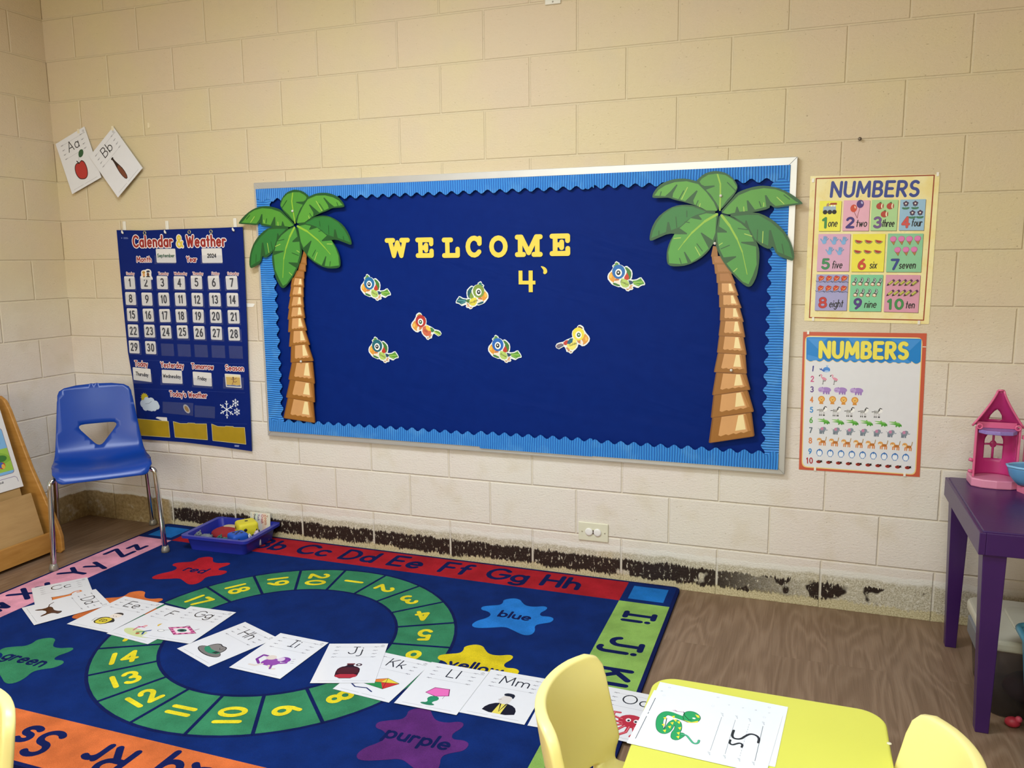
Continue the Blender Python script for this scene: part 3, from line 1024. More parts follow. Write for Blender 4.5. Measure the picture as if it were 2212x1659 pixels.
def palm(name, label, cpx, tpx, trunk, split, pins):
    c = cpx((940, 625))
    root = tag(empty(name, (c[0], -PY, c[1])), label, 'palm tree cutout', 'palm tree cutouts on the blue board')
    fn = lambda a, b, h: (a - c[0], -h, b - c[1])
    mk = lambda q: M(q, 0.4, vary=0.06, scale=18)
    # trunk: two printed card pieces
    for lo, hi, th in ((0, split, 0.0), (split, len(trunk), 0.0008)):
        t = Art(fn, 0, 0.4, mk, tpx)
        for k in range(lo, hi):
            q = trunk[k]
            P = [(q[0], q[1]), (q[2], q[3]), (q[4], q[5]), (q[6], q[7])]
            big = quad_round(P, .05, 2)
            h = 0.0018 + k * 0.00012
            t.m.prism([t.px(p) for p in big], fn, th, h + .0001, mk('#7a4a16'))
            cx_ = sum(p[0] for p in P) / 4
            cy_ = sum(p[1] for p in P) / 4
            ins = [(p[0] + (cx_ - p[0]) * .07, p[1] + (cy_ - p[1]) * .05) for p in P]
            t.poly(ins, '#9a6422', px=True, h=h + .0002)

            def bl(u, v):
                a = (P[0][0] + (P[1][0] - P[0][0]) * u, P[0][1] + (P[1][1] - P[0][1]) * u)
                b = (P[3][0] + (P[2][0] - P[3][0]) * u, P[3][1] + (P[2][1] - P[3][1]) * u)
                return (a[0] + (b[0] - a[0]) * v, a[1] + (b[1] - a[1]) * v)
            if k > 0:
                light = '#d39c62' if k > 3 else '#a9713a'
                low = [bl(.88 - .68 * i / 12, .77 + .025 * ((i * 7) % 3 - 1)) for i in range(13)]
                t.poly([bl(.24, .03), bl(.84, .03)] + low, light, px=True, h=h + .0003)
                if k > 3:
                    t.poly([bl(.66, .06), bl(.78, .05), bl(.82, .66), bl(.58, .66)], '#f2dba0', px=True, h=h + .0004)
                    t.poly([bl(.8, .06), bl(.86, .06), bl(.93, .75), bl(.86, .74)], '#b57c3e', px=True, h=h + .00035)
        t.build('trunk', root)
    cr = Art(fn, 0, 0.4, mk, cpx)
    dark, th = '#14521f', 0.0045
    for i, (key, (out, inn, col)) in enumerate(LEAVES.items()):
        o2 = smooth_loop(out, 1)
        cr.m.prism([cpx(p) for p in o2], fn, th, th + .0012 + i * .00012, mk(dark))
        hh = th + .0012 + i * .00012
        cr.poly(inn, col, px=True, h=hh + .00004)
    hh = th + .0012 + 7 * .00012
    for rb in RIBS:
        pts = [cpx(p) for p in rb]
        for i in range(len(pts) - 1):
            cr.strokes([[pts[i], pts[i + 1]]], .0095 - .0022 * i if rb is not RIBS[0] else .006, '#8fbb35', h=hh + .00008 + .00001 * i)
    for i, tk in enumerate(TICKS):
        cr.strokes([[cpx(p) for p in tk]], .0032, '#a5c653', h=hh + .00015 + .000004 * i)
    for i, tk in enumerate(DTICK):
        cr.strokes([[cpx(p) for p in tk]], .0036, '#17591f', h=hh + .0002 + .000004 * i)
    cr.build('crown', root)
    for pp, fx in pins:
        q = fx(pp)
        m = MB()
        m.ball((q[0] - c[0], -.0085, q[1] - c[1]), .006, M('#d8d4c8', 0.25), 10, 6)
        m.build('push_pin', root)
    return root


palm('palm_tree_cutout', 'smaller palm tree cutout at the left end of the blue board, overhanging its frame', lpx, wpx((600, 530), 4.25, PY), L_TR, 11,
     [((895, 405), lpx), ((222, 1064), wpx((600, 530), 4.25, PY))])
palm('palm_tree_cutout', 'palm tree cutout at the right end of the blue board, beside the number posters', right_crown, wpx((1510, 520), 3.687, PY), R_TR, 10,
     [((895, 405), right_crown), ((258, 1030), wpx((1510, 520), 3.687, PY)), ((128, 22), wpx((1510, 520), 3.687, PY))])

# ------------------------------------------------------------------ foam letters
LY = 0.0135
for ch, x0, y0, x1, y1, lab in (('W', 832, 514, 886, 557.5, 'yellow letter W, the first letter of the word on the blue board'),
                                ('E', 898, 513, 937, 557, 'yellow letter E between the W and the L'),
                                ('L', 955, 513, 993.5, 557, 'yellow letter L, third in the word on the board'),
                                ('C', 1006, 509, 1041.5, 556.5, 'yellow letter C between the L and the O'),
                                ('O', 1057, 508.5, 1097, 556.5, 'yellow round letter O beside the M'),
                                ('M', 1112.5, 506.5, 1172.5, 555, 'yellow letter M above the figure four'),
                                ('E', 1187.5, 504.5, 1232, 553, 'yellow letter E at the end of the word'),
                                ('4', 1120.7, 584.5, 1156.8, 631, 'yellow figure four below the letter M'),):
    a, b = on_wall(x0, (y0 + y1) / 2, -LY), on_wall(x1, (y0 + y1) / 2, -LY)
    t, bt = on_wall((x0 + x1) / 2, y0, -LY), on_wall((x0 + x1) / 2, y1, -LY)
    cx_, h = (a[0] + b[0]) / 2, t[1] - bt[1]
    w = 0.021 if ch != '4' else .019
    L, loc = wall_art((cx_, bt[1]), LY, mk=lambda q: M(q, .55, vary=.06, scale=25))
    if ch == '4':
        W_, r = b[0] - a[0], w / 2
        X = lambda u: cx_ - W_ / 2 + u * W_
        Z = lambda q: bt[1] + q * h
        out = [(X(.0), Z(1)), (X(.0), Z(.36)), (X(.6), Z(.36)), (X(.6), Z(0)), (X(.84), Z(0)), (X(.84), Z(.36)), (X(1), Z(.36)), (X(1), Z(.53)), (X(.84), Z(.53)), (X(.84), Z(1)), (X(.6), Z(1)), (X(.6), Z(.53)), (X(.23), Z(.53)), (X(.23), Z(1))]
        L.slab(out, '#ecd24a', .002)
    else:
        st, W_ = layout(ch, 0, SLAB)
        sx, sz = (b[0] - a[0] - w) / W_, (h - w)
        L.strokes([[(a[0] + w / 2 + p * sx, bt[1] + w / 2 + q * sz) for p, q in s_] for s_ in st], w, '#ecd24a', th=.002)
    tag(L.build('letter_cutout', loc=loc), lab, 'letter cutout', 'letters of the greeting on the blue board')
ap, loc = wall_art(on_wall(1177, 584, -LY), LY, px=wpx((770, 480), 4.254, LY))
ap.slab(smooth_loop([(1690, 402), (1725, 408), (1752, 432), (1755, 462), (1735, 480), (1715, 470), (1722, 445), (1710, 425)]), '#ecd24a', .002, px=True)
tag(ap.build('apostrophe_cutout', loc=loc), 'small yellow apostrophe beside the figure four on the blue board', 'letter cutout')

# ------------------------------------------------------------------ parrots (traced from two printed poses)
PO = [(480, 240), (540, 280), (590, 310), (600, 370), (700, 410), (770, 470), (830, 430), (880, 440), (960, 510), (1050, 610), (1080, 740), (1070, 900), (1040, 970), (1130, 985), (1240, 960), (1330, 900), (1400, 890), (1440, 950), (1500, 1030), (1550, 1140), (1540, 1200), (1440, 1220), (1370, 1260), (1320, 1310), (1260, 1310), (1150, 1260), (1110, 1290), (1140, 1340), (1100, 1390), (1020, 1400), (970, 1450), (890, 1430), (840, 1360), (740, 1320), (670, 1270), (600, 1280), (500, 1240), (390, 1190), (340, 1150), (270, 1060), (200, 960), (185, 850), (210, 740), (290, 640), (370, 510), (335, 430), (360, 390), (420, 350), (430, 280)]


def flyer(a, px, C):
    a.poly([(780, 480), (870, 490), (970, 580), (1030, 680), (1040, 820), (1000, 960), (900, 990), (850, 800), (870, 650)], C['wing'], px=True)
    a.poly([(880, 700), (920, 780), (960, 860), (960, 960), (900, 1000), (790, 960), (790, 880)], C['wing2'], px=True)
    a.poly([(380, 1100), (480, 1110), (640, 1190), (660, 1240), (560, 1240), (420, 1180)], C['wing'], px=True)
    a.poly([(940, 1000), (1060, 1030), (1120, 1080), (1090, 1150), (1000, 1180)], C['body'], px=True)
    a.poly([(1090, 1030), (1240, 1010), (1390, 920), (1420, 990), (1480, 1060), (1520, 1150), (1400, 1190), (1320, 1250), (1140, 1170)], C['tail'], px=True)
    a.line([(1150, 1090), (1440, 1080)], .0042, C['tail2'], px=True)
    a.line([(1150, 1130), (1330, 1200)], .003, C['tail2'], px=True)
    a.poly([(450, 440), (380, 460), (370, 420), (430, 390), (440, 310), (490, 290), (560, 330), (560, 400), (520, 430)], C['crest'], px=True)
    a.poly([(320, 660), (400, 780), (480, 890), (440, 1020), (420, 1100), (320, 1030), (240, 930), (230, 840), (260, 750)], '#e39a35', px=True)
    a.poly([(290, 700), (350, 800), (330, 930), (260, 900), (245, 820)], '#f0bd4a', px=True)
    a.poly([(490, 900), (620, 960), (600, 1010), (470, 1030), (440, 1020)], '#c97a3a', px=True)
    a.poly([(450, 1040), (620, 1000), (650, 1100), (640, 1180), (520, 1120)], '#f0e2c8', px=True)
    a.ell(*C['hp'], 232 * C['u'], 250 * C['u'], C['head'])
    a.poly([(690, 930), (790, 950), (900, 1000), (980, 1120), (970, 1240), (880, 1300), (760, 1280), (680, 1180), (660, 1060)], C['belly'], px=True)
    a.poly([(1030, 1180), (1110, 1210), (1060, 1290), (1100, 1340), (1020, 1340), (960, 1350)], '#d9a878', px=True)
    a.poly([(870, 1340), (960, 1340), (980, 1390), (910, 1400)], '#c99468', px=True)


PE = [(520, 205), (590, 220), (640, 270), (660, 330), (760, 390), (840, 480), (865, 600), (850, 740), (960, 790), (1100, 860), (1220, 950), (1380, 990), (1480, 1040), (1535, 1150), (1500, 1230), (1390, 1275), (1290, 1210), (1200, 1150), (1150, 1190), (1110, 1300), (1100, 1360), (1000, 1390), (940, 1440), (870, 1410), (820, 1330), (720, 1240), (650, 1140), (620, 1030), (560, 1040), (480, 1100), (380, 1080), (280, 1000), (190, 880), (165, 760), (200, 660), (300, 540), (380, 400), (390, 310), (440, 250)]


def percher(a, px, C):
    a.poly([(1190, 1050), (1300, 1020), (1430, 1060), (1500, 1130), (1500, 1200), (1400, 1250), (1210, 1120)], C['tail'], px=True)
    a.line([(1220, 1090), (1440, 1210)], .004, C['tail2'], px=True)
    a.poly([(1020, 870), (1120, 890), (1220, 1000), (1160, 1090), (1050, 1080)], C['wing2'], px=True)
    a.poly([(430, 340), (480, 300), (540, 260), (610, 270), (630, 330), (540, 370), (450, 370)], C['crest'], px=True)
    a.poly([(350, 560), (420, 720), (490, 820), (430, 930), (450, 1050), (330, 980), (240, 870), (215, 760), (260, 660)], '#df9a3f', px=True)
    a.poly([(300, 660), (360, 760), (330, 880), (250, 820)], '#efbe55', px=True)
    a.poly([(530, 840), (680, 850), (640, 950), (540, 1010)], '#c9834f', px=True)
    a.poly([(450, 940), (520, 850), (530, 1010), (490, 1060)], '#f3e3cc', px=True)
    a.poly([(690, 860), (820, 800), (980, 1000), (1080, 1050), (1060, 1150), (980, 1250), (860, 1275), (740, 1190), (680, 1060)], C['belly'], px=True)
    a.ell(*C['hp'], 232 * C['u'], 250 * C['u'], C['head'])
    a.poly([(820, 780), (940, 800), (1040, 920), (1060, 1030), (960, 1030), (850, 950)], C['wing'], px=True)
    a.poly([(1070, 1160), (1110, 1220), (1030, 1300), (1060, 1340), (960, 1340), (970, 1250)], '#c9895a', px=True)
    a.poly([(880, 1330), (950, 1320), (950, 1390), (890, 1380)], '#b98a5a', px=True)


def parrot(src, draw, outline, eye, C, px_c, mirror, word, wcol, label):
    """art in the units of the photographed bird src=(origin, centre px); placed with its centre at photo point px_c"""
    o, cen = src
    s = 20.73
    c0 = on_wall(*cen, -LY)
    k = 1.0
    c = on_wall(*px_c, -LY)
    base = wpx(o, s, LY)

    def px(p):
        q = base(p)
        dx = (q[0] - c0[0]) * (-1 if mirror else 1)
        return (c[0] + dx, c[1] + q[1] - c0[1])
    a, loc = wall_art(c, LY, px=px, mk=lambda q: M(q, .45, vary=.08, scale=60))
    a.slab(outline, '#e9eee8', .0012, px=True)
    C = dict(C)
    C['hp'] = px(eye[:2])
    C['u'] = abs(px((eye[0] + 100, eye[1]))[0] - C['hp'][0]) / 100
    draw(a, px, C)
    e = px((eye[2], eye[3]))
    u = C['u']
    a.ell(*e, 122 * u, 140 * u, '#f4f4ec')
    a.ell(e[0] + (.0006 if mirror else -.0006), e[1], 74 * u, 84 * u, C['eye'])
    a.ell(e[0] + (.001 if mirror else -.001), e[1] + .0014, 26 * u, 30 * u, '#f4f4f4')
    t = px(eye[4:6])
    a.text(word, (t[0], t[1] - .004), .009, .0013, wcol, radians(-24 if not mirror else 20), gap=.25)
    return tag(a.build('parrot_cutout', loc=loc), label, 'parrot cutout', 'paper parrots on the blue board')


GREENB = dict(wing='#3f7a2c', wing2='#c2351f', body='#123f63', tail='#5a9a34', tail2='#9cc757', crest='#5f9440', belly='#b5cf68', eye='#10161c')
F_SRC = ((770, 580), (811.5, 621))
P_SRC = ((880, 665), (921, 705))
FE = (575, 665, 578, 705, 800, 1110)
PEe = (605, 590, 600, 630, 820, 1030)
parrot(F_SRC, flyer, PO, FE, dict(GREENB, head='#0d6ba2'), (811.5, 621), False, 'Nora', '#3c4a1c', 'blue-headed paper parrot, topmost of the birds at the left of the board')
parrot(F_SRC, flyer, PO, FE, dict(GREENB, head='#0b6472'), (828.5, 756), False, 'Emma', '#3c4a1c', 'teal-headed paper parrot, lowest of the birds at the left of the board')
parrot(F_SRC, flyer, PO, FE, dict(GREENB, head='#0f62b8'), (1090.5, 754), False, 'Annie', '#3c4a1c', 'bright blue-headed paper parrot at bottom middle of the board')
parrot(F_SRC, flyer, PO, FE, dict(GREENB, head='#0f69b0'), (1353, 597), False, 'Evelyn', '#3c4a1c', 'blue-headed paper parrot nearest the larger palm crown')
parrot(F_SRC, flyer, PO, FE, dict(wing='#0d5660', wing2='#7b9a40', body='#4e7a36', tail='#0c5a64', tail2='#58a3a2', crest='#1f7a70', belly='#e3d648', head='#7f9a3e', eye='#10202a'), (1019.5, 638), True, 'Douglas', '#4a4010',
       'green-headed paper parrot with a yellow belly facing right')
parrot(P_SRC, percher, PE, PEe, dict(wing='#eec84c', wing2='#3a7d46', tail='#6c9a34', tail2='#d8e46a', crest='#b9a94c', belly='#d3694a', head='#b8302a', eye='#2d5a38'), (921, 705), False, 'Ella', '#8a3a2a',
       'red-headed paper parrot with yellow wing facing left')
parrot(P_SRC, percher, PE, PEe, dict(wing='#0f5f78', wing2='#c63a30', tail='#7b6874', tail2='#5a6478', crest='#5a1c20', belly='#efe470', head='#ecdc48', eye='#3a7044'), (1236.5, 733), True, 'Goldie', '#4a4a20',
       'yellow-headed paper parrot with grey tail facing right')

# small marks pinned or stuck on the wall
tp, loc = wall_art(on_wall(541, 659, 0), .0, px=wpx((0, 0), 1, 0))
tp.slab([(532, 655), (551, 656), (547, 663), (532, 663)], '#efece2', .0012, px=True)
tag(tp.build('tape_tab', loc=loc), 'small white paper tab stuck on the wall beside the calendar chart', 'tape')
tp, loc = wall_art(on_wall(322, 271, 0), .0)
q = on_wall(322, 271, 0)
tp.slab(quad_round([(q[0] - .006, q[1] - .012), (q[0] + .006, q[1] - .012), (q[0] + .004, q[1] + .012), (q[0] - .005, q[1] + .012)], .3), '#e6d8b4', .004)
tag(tp.build('putty_dab', loc=loc), 'dab of dried putty on the wall right of the baseball bat card', 'putty')
nb = MB()
q = on_wall(1857, 301, 0)
nb.lathe([(.002, 0), (.002, .012), (.0065, .012), (.0065, .014), (.004, .0155)], (0, 0, 0), M('#6a5f50', .4, metal=.7), 12, (0, -1, 0))
tag(nb.build('nail', loc=(q[0], 0, q[1])), 'nail head in the block joint above the upper number poster', 'nail')

# ------------------------------------------------------------------ wall plates
p0, p1, p2, p3 = on_wall(1250, 1125), on_wall(1315, 1131), on_wall(1315, 1172), on_wall(1249, 1165)
oc = ((p0[0] + p1[0]) / 2, (p0[1] + p3[1]) / 2)
ou = tag(empty('power_outlet', (oc[0], 0, oc[1])), 'cream wall outlet with two round white safety caps above the scraped base', 'outlet')
m = MB()
m.box((0, -.0035, 0), (.134, .007, .084), M('#dcd9c0', .35))
m.build('cover_plate', ou, bevel=.004, seg=3)
for dx in (-.0185, .0195):
    m = MB()
    m.lathe([(.0175, .006), (.0175, .009), (.0165, .0115), (.012, .0125)], (0, 0, 0), M('#e8e6e0', .3), 24, (0, -1, 0))
    m.build('safety_cap', ou, loc=(dx, 0, 0), )
for dx in (-.05, .052):
    m = MB()
    m.lathe([(.0035, .006), (.0035, .008), (.002, .009)], (0, 0, 0), M('#b8b49c', .35, metal=.4), 10, (0, -1, 0))
    m.build('screw', ou, loc=(dx, 0, 0))
m = MB()
m.box((0, -.0075, 0), (.005, .003, .018), M('#3a2418', .6))
m.build('receptacle_gap', ou)
a, b = on_wall(1178, 12), on_wall(1212, 7)
sw = tag(empty('switch_plate', ((a[0] + b[0]) / 2, 0, a[1] + .057)), 'white blank wall plate at the top edge of the back wall', 'wall plate')
m = MB()
m.box((0, -.003, 0), (b[0] - a[0], .006, .114), M('#d6d0bc', .4))
m.build('cover_plate', sw, bevel=.002)
m = MB()
m.lathe([(.0035, .005), (.0035, .007), (.002, .008)], (0, 0, 0), M('#a8a290', .4), 10, (0, -1, 0))
m.build('screw', sw, loc=(0, 0, -.047))


# ================================================================== CALENDAR POCKET CHART
CY = 0.012
c2, c3 = wpx((240, 470), 6.381, CY), wpx((240, 720), 6.381, CY)
full = wpx((0, 0), 1, CY)
cc = full((400, 740))
chart = tag(empty('pocket_chart', (cc[0], -CY, cc[1])), 'blue fabric calendar and weather chart hanging beside the blue board', 'calendar chart')
fn = lambda a, b, h: (a - cc[0], -h, b - cc[1])
vin = lambda q: M(q, .42, vary=.05, scale=14)


def fabric_mat():
    t = NT('nylon_fabric')
    v = t.obj()
    w = t.noise(v, 5.0, 3.0, 0.5)
    f = t.noise(v, 300.0, 2.0)
    t.l(t.mix(w, lin('#061c62'), lin('#082474')), t.b.inputs['Base Color'])
    t.b.inputs['Roughness'].default_value = 0.5
    t.b.inputs['Specular IOR Level'].default_value = 0.12
    n = t.bump(w, 0.02, 0.5)
    t.bump(f, 0.0006, 0.4, n)
    return t.m


fab = Art(fn, 0, .45, vin, c2)
edge = [(80, 172), (450, 178), (900, 160), (1400, 145), (1815, 128), (1840, 600), (1862, 1140), (1882, 1660)]
e2 = [full((240 + x / 6.381, 470 + y / 6.381)) for x, y in edge] + [full((240 + x / 6.381, 720 + y / 6.381)) for x, y in ((1890, 380), (1915, 900), (1942, 1625), (1500, 1560), (1000, 1500), (480, 1462), (380, 1455))]
e2 += [full((301, 944)), full((289, 830)), full((277, 760)), full((266, 650)), full((258, 560))]
fab.slab(e2, fabric_mat(), .0025)
RED, YEL, WHT = '#96231e', '#dcc44a', '#efe9e4'
OL = ('#efe6e4', .0042)
fab.textq('Calendar', (305, 402), (862, 396), 142, .0112, RED, .36, outline=OL)
fab.textq('&', (905, 402), (1003, 400), 145, .011, YEL, .3, outline=OL)
fab.textq('Weather', (1042, 395), (1592, 388), 140, .0112, RED, .36, outline=OL)
fab.textq('Month', (358, 610), (562, 608), 68, .0055, RED, .3, outline=('#efe6e4', .003))
fab.textq('Year', (1045, 608), (1190, 608), 68, .0055, RED, .3, outline=('#efe6e4', .003))
for w_, x0, x1 in (('Sunday', 214, 328), ('Tuesday', 655, 797), ('Wednesday', 873, 1052), ('Thursday', 1128, 1276), ('Friday', 1392, 1498), ('Saturday', 1608, 1765)):
    fab.textq(w_, (x0, 786), (x1, 788), 34, .0024, RED, .25, outline=('#efe6e4', .0017))
fab.px = c3
for w_, a_, b_ in (('Today', (330, 447), (512, 458)), ('Yesterday', (688, 464), (1008, 478)), ('Tomorrow', (1112, 483), (1418, 496)), ('Season', (1580, 506), (1836, 516)), ("Today's Weather", (812, 864), (1330, 890))):
    fab.textq(w_, a_, b_, 68, .0054, RED, .26, outline=('#efe6e4', .003))
# printed weather pictures
fab.ell(*c3((468, 888)), .0225, .0225, '#c8b41e')
for i in range(14):
    a_ = 2 * pi * i / 14
    p_ = c3((468, 888))
    fab.strokes([[(p_[0] + .022 * cos(a_), p_[1] + .022 * sin(a_)), (p_[0] + .0255 * cos(a_), p_[1] + .0255 * sin(a_))]], .004, '#c8b41e')
for x, y, r in ((450, 970, .021), (500, 930, .021), (560, 945, .024), (620, 980, .021), (640, 1005, .017), (560, 1015, .023), (480, 1015, .02), (530, 1000, .026), (600, 1025, .018)):
    fab.ell(*c3((x, y)), r, r, '#c9d6e2')
fab.line([(480, 970), (530, 965), (565, 935)], .0014, '#3a4a5a', px=True)
for x, y, r in ((1600, 1050, .042), (1720, 958, .0205), (1740, 1080, .019)):
    p_ = c3((x, y))
    for i in range(6):
        a_ = pi * i / 3 + .5
        q_ = (p_[0] + r * cos(a_), p_[1] + r * sin(a_))
        fab.strokes([[p_, q_]], .0042 if r > .03 else .003, '#e6ecf4')
        for sg in (-1, 1):
            m_ = (p_[0] + r * .55 * cos(a_), p_[1] + r * .55 * sin(a_))
            fab.strokes([[m_, (m_[0] + r * .3 * cos(a_ + sg * .8), m_[1] + r * .3 * sin(a_ + sg * .8))]], .003, '#e6ecf4')
        if r > .03:
            fab.ell(*q_, .0038, .0038, '#e6ecf4')
# makers' small print
fab.px = c2
fab.ell(*c2((152, 283)), .0028, .0028, '#7f8fc0')
fab.line([(178, 275), (232, 275)], .002, '#7f8fc0', px=True)
fab.line([(178, 290), (240, 290)], .002, '#7f8fc0', px=True)
fab.px = c3
fab.line([(1708, 1542), (1768, 1546)], .0028, '#a8b4d8', px=True)
fab.line([(1708, 1556), (1764, 1560)], .0028, '#a8b4d8', px=True)
for y_, r_ in ((350, (300, 1840)), (745, (330, 1850)), (1175, (380, 1880))):
    fab.line([(r_[0] + (r_[1] - r_[0]) * i / 8, y_ + (r_[0] + (r_[1] - r_[0]) * i / 8) * .04 + 3 * sin(i * 2)) for i in range(9)], .0012, '#1d3a86', px=True)
fab.build('fabric_panel', chart)

# grommets
for x, y in ((470, 212), (1085, 200), (1383, 195)):
    p_ = c2((x, y))
    m = MB()
    m.tube([(p_[0] - cc[0] + .008 * cos(2 * pi * i / 14), -.0035, p_[1] - cc[1] + .008 * sin(2 * pi * i / 14)) for i in range(14)], .0026, M('#b9b48e', .3, metal=.8), 6, closed=True)
    m.build('grommet', chart)

# clear pockets
pocket = M('#9aa2bc', .1, vary=.0, alpha=.06)
CX0, CXD, CZ0, CZD = 0.2515, 0.1066, 1.3015, 0.0838
for r in range(5):
    for k in range(7):
        pr = Art(fn, 0, mk=lambda q: pocket)
        x, z = CX0 + CXD * k, CZ0 - CZD * r
        pr.m.prism([(x - .041, z - .041), (x + .041, z - .041), (x + .041, z + .022), (x - .041, z + .022)], fn, .0044, .0047, pocket)
        pr.build('clear_pocket', chart)
for q in ([(905, 640), (610, 640), (605, 520), (900, 520)], [(1550, 640), (1245, 640), (1240, 520), (1545, 520)]):
    pr = Art(fn, 0, mk=lambda q: pocket, px=c2)
    pr.m.prism([c2(p) for p in q][::-1], fn, .0044, .0047, pocket)
    pr.build('clear_pocket', chart)
for q in ([(300, 690), (580, 690), (575, 560), (300, 560)], [(690, 710), (1005, 712), (1000, 590), (690, 590)], [(1125, 740), (1412, 760), (1410, 620), (1125, 610)], [(1552, 760), (1835, 778), (1835, 610), (1552, 600)],
          [(720, 1095), (1140, 1135), (1140, 960), (720, 940)], [(1160, 1150), (1440, 1170), (1440, 1010), (1160, 990)]):
    pr = Art(fn, 0, mk=lambda q: pocket)
    pr.m.prism([c3(p) for p in q], fn, .0044, .0047, pocket)
    pr.build('clear_pocket', chart)
# opaque yellow pockets
yp = M('#a88a14', .4, vary=.12, scale=22)
for q in ([(330, 1170), (415, 1178), (800, 1210), (822, 1432), (440, 1405), (350, 1400)], [(866, 1212), (960, 1238), (1060, 1240), (1070, 1232), (1160, 1236), (1170, 1244), (1325, 1245), (1340, 1466), (892, 1430)], [(1394, 1246), (1480, 1280), (1580, 1284), (1590, 1276), (1690, 1282), (1700, 1292), (1850, 1296), (1868, 1526), (1412, 1476)]):
    pr = Art(fn, 0, mk=lambda q: yp)
    P = [c3(p) for p in q]
    pr.m.prism(P, fn, .0026, .0056, yp)
    pr.base = .0056
    pr.strokes([P + [P[0]]], .0022, M('#c9c49a', .4))
    pr.build('yellow_pocket', chart)

# hooks that carry the chart
for (x, y), lab in (((190, 120), 'white adhesive hook at the left corner of the calendar chart'), ((778, 115), 'white adhesive hook above the title of the calendar chart'), ((1715, 80), 'white adhesive hook at the right corner of the calendar chart')):
    p_ = on_wall(240 + x / 6.381, 470 + y / 6.381)
    hk = tag(empty('adhesive_hook', (p_[0], 0, p_[1])), lab, 'hook', 'hooks carrying the calendar chart')
    m = MB()
    m.box((0, -.003, 0), (.019, .006, .05), M('#e4dfd0', .35))
    m.build('base_plate', hk, bevel=.003, seg=3)
    m = MB()
    m.tube([(-.012, -.007, -.02), (-.006, -.016, -.027), (0, -.021, -.033), (.005, -.022, -.036), (.004, -.0225, -.03)], [.0042, .0046, .0048, .005, .004], M('#e9e5da', .3), 10)
    m.build('hook', hk)

# number cards, one in each pocket
card_white = '#dedbd6'
for n in range(1, 31):
    r, k = (n - 1) // 7, (n - 1) % 7
    jx, jz, ja = random.uniform(-.002, .002), random.uniform(-.0015, .0015), radians(random.uniform(-1.5, 1.5))
    x, z = CX0 + CXD * k + jx - .0012 * r, CZ0 - CZD * r + jz
    a, loc = wall_art((x, z), CY + .003, mk=vin)
    a.fn = lambda p, q, h, x=x, z=z, ja=ja: ((p - x) * cos(ja) - (q - z) * sin(ja), -h, (p - x) * sin(ja) + (q - z) * cos(ja))
    a.slab(rrect(x - .034, z - .0335, x + .034, z + .0335, .006, 3), card_white, .0008)
    a.text(str(n), (x, z - .018), .037, .0072, '#1c1a18', 0, gap=.42, xs=.72 if n > 9 else .85)
    col_ = ('first', 'second', 'third', 'fourth', 'fifth', 'sixth', 'seventh')[k]
    tag(a.build('number_card', loc=loc), f'white calendar card printed {n}, in the {col_} pocket of its row', 'number card', 'number cards in the calendar chart')


def pocket_card(name, q, px, words, lab, cat='word card', extra=None, depth=CY + .003):
    c = px((sum(p[0] for p in q) / 4, sum(p[1] for p in q) / 4))
    a, loc = wall_art(c, depth, px=px, mk=vin)
    a.slab(quad_round(q, .06), card_white, .0008, px=True)
    for w_, p0_, p1_, hp, sw_, col_ in words:
        a.textq(w_, p0_, p1_, hp, sw_, col_, .26)
    if extra:
        extra(a)
    return tag(a.build(name, loc=loc), lab, cat)


pocket_card('month_card', [(622, 432), (890, 428), (906, 624), (638, 622)], c2, [('September', (644, 545), (884, 545), 44, .0038, '#1f5a36')], 'white month card reading September under the chart title')
pocket_card('year_card', [(1252, 425), (1530, 422), (1544, 624), (1265, 626)], c2, [('2024', (1332, 550), (1460, 550), 48, .0048, '#1c1a18')], 'white year card reading 2024 on the calendar chart')
pocket_card('day_card', [(304, 465), (548, 490), (564, 672), (318, 640)], c3, [('Thursday', (346, 575), (522, 596), 46, .0038, '#1c1a18')], 'white card reading Thursday under the word Today')
pocket_card('day_card', [(704, 500), (980, 514), (991, 695), (714, 683)], c3, [('Wednesday', (722, 606), (970, 620), 46, .0038, '#1c1a18')], 'white card reading Wednesday under the word Yesterday')
pocket_card('day_card', [(1130, 525), (1388, 545), (1396, 731), (1145, 712)], c3, [('Friday', (1202, 640), (1325, 650), 46, .0038, '#1c1a18')], 'white card reading Friday under the word Tomorrow')


def season_pic(a):
    a.poly([(1588, 572), (1780, 582), (1792, 735), (1600, 722)], '#e9d9a8', px=True)
    a.poly([(1590, 600), (1782, 608), (1790, 715), (1600, 705)], '#d9b24a', px=True)
    a.poly([(1600, 706), (1640, 712), (1690, 708), (1740, 718), (1790, 712), (1792, 735), (1602, 724)], '#5a6ea0', px=True)
    a.ell(*c3((1690, 612)), .0046, .0052, '#5a3018')
    a.line([(1690, 625), (1695, 665)], .0045, '#7a4426', px=True)
    a.line([(1695, 665), (1720, 672), (1738, 660)], .0028, '#7a4426', px=True)
    a.line([(1692, 665), (1685, 690), (1675, 700)], .0028, '#7a4426', px=True)
    a.line([(1660, 630), (1690, 638), (1720, 625), (1735, 612)], .0024, '#7a4426', px=True)


pocket_card('season_card', [(1572, 554), (1790, 568), (1806, 754), (1590, 738)], c3, [], 'white season card with a child running on yellow sand', 'picture card', season_pic)
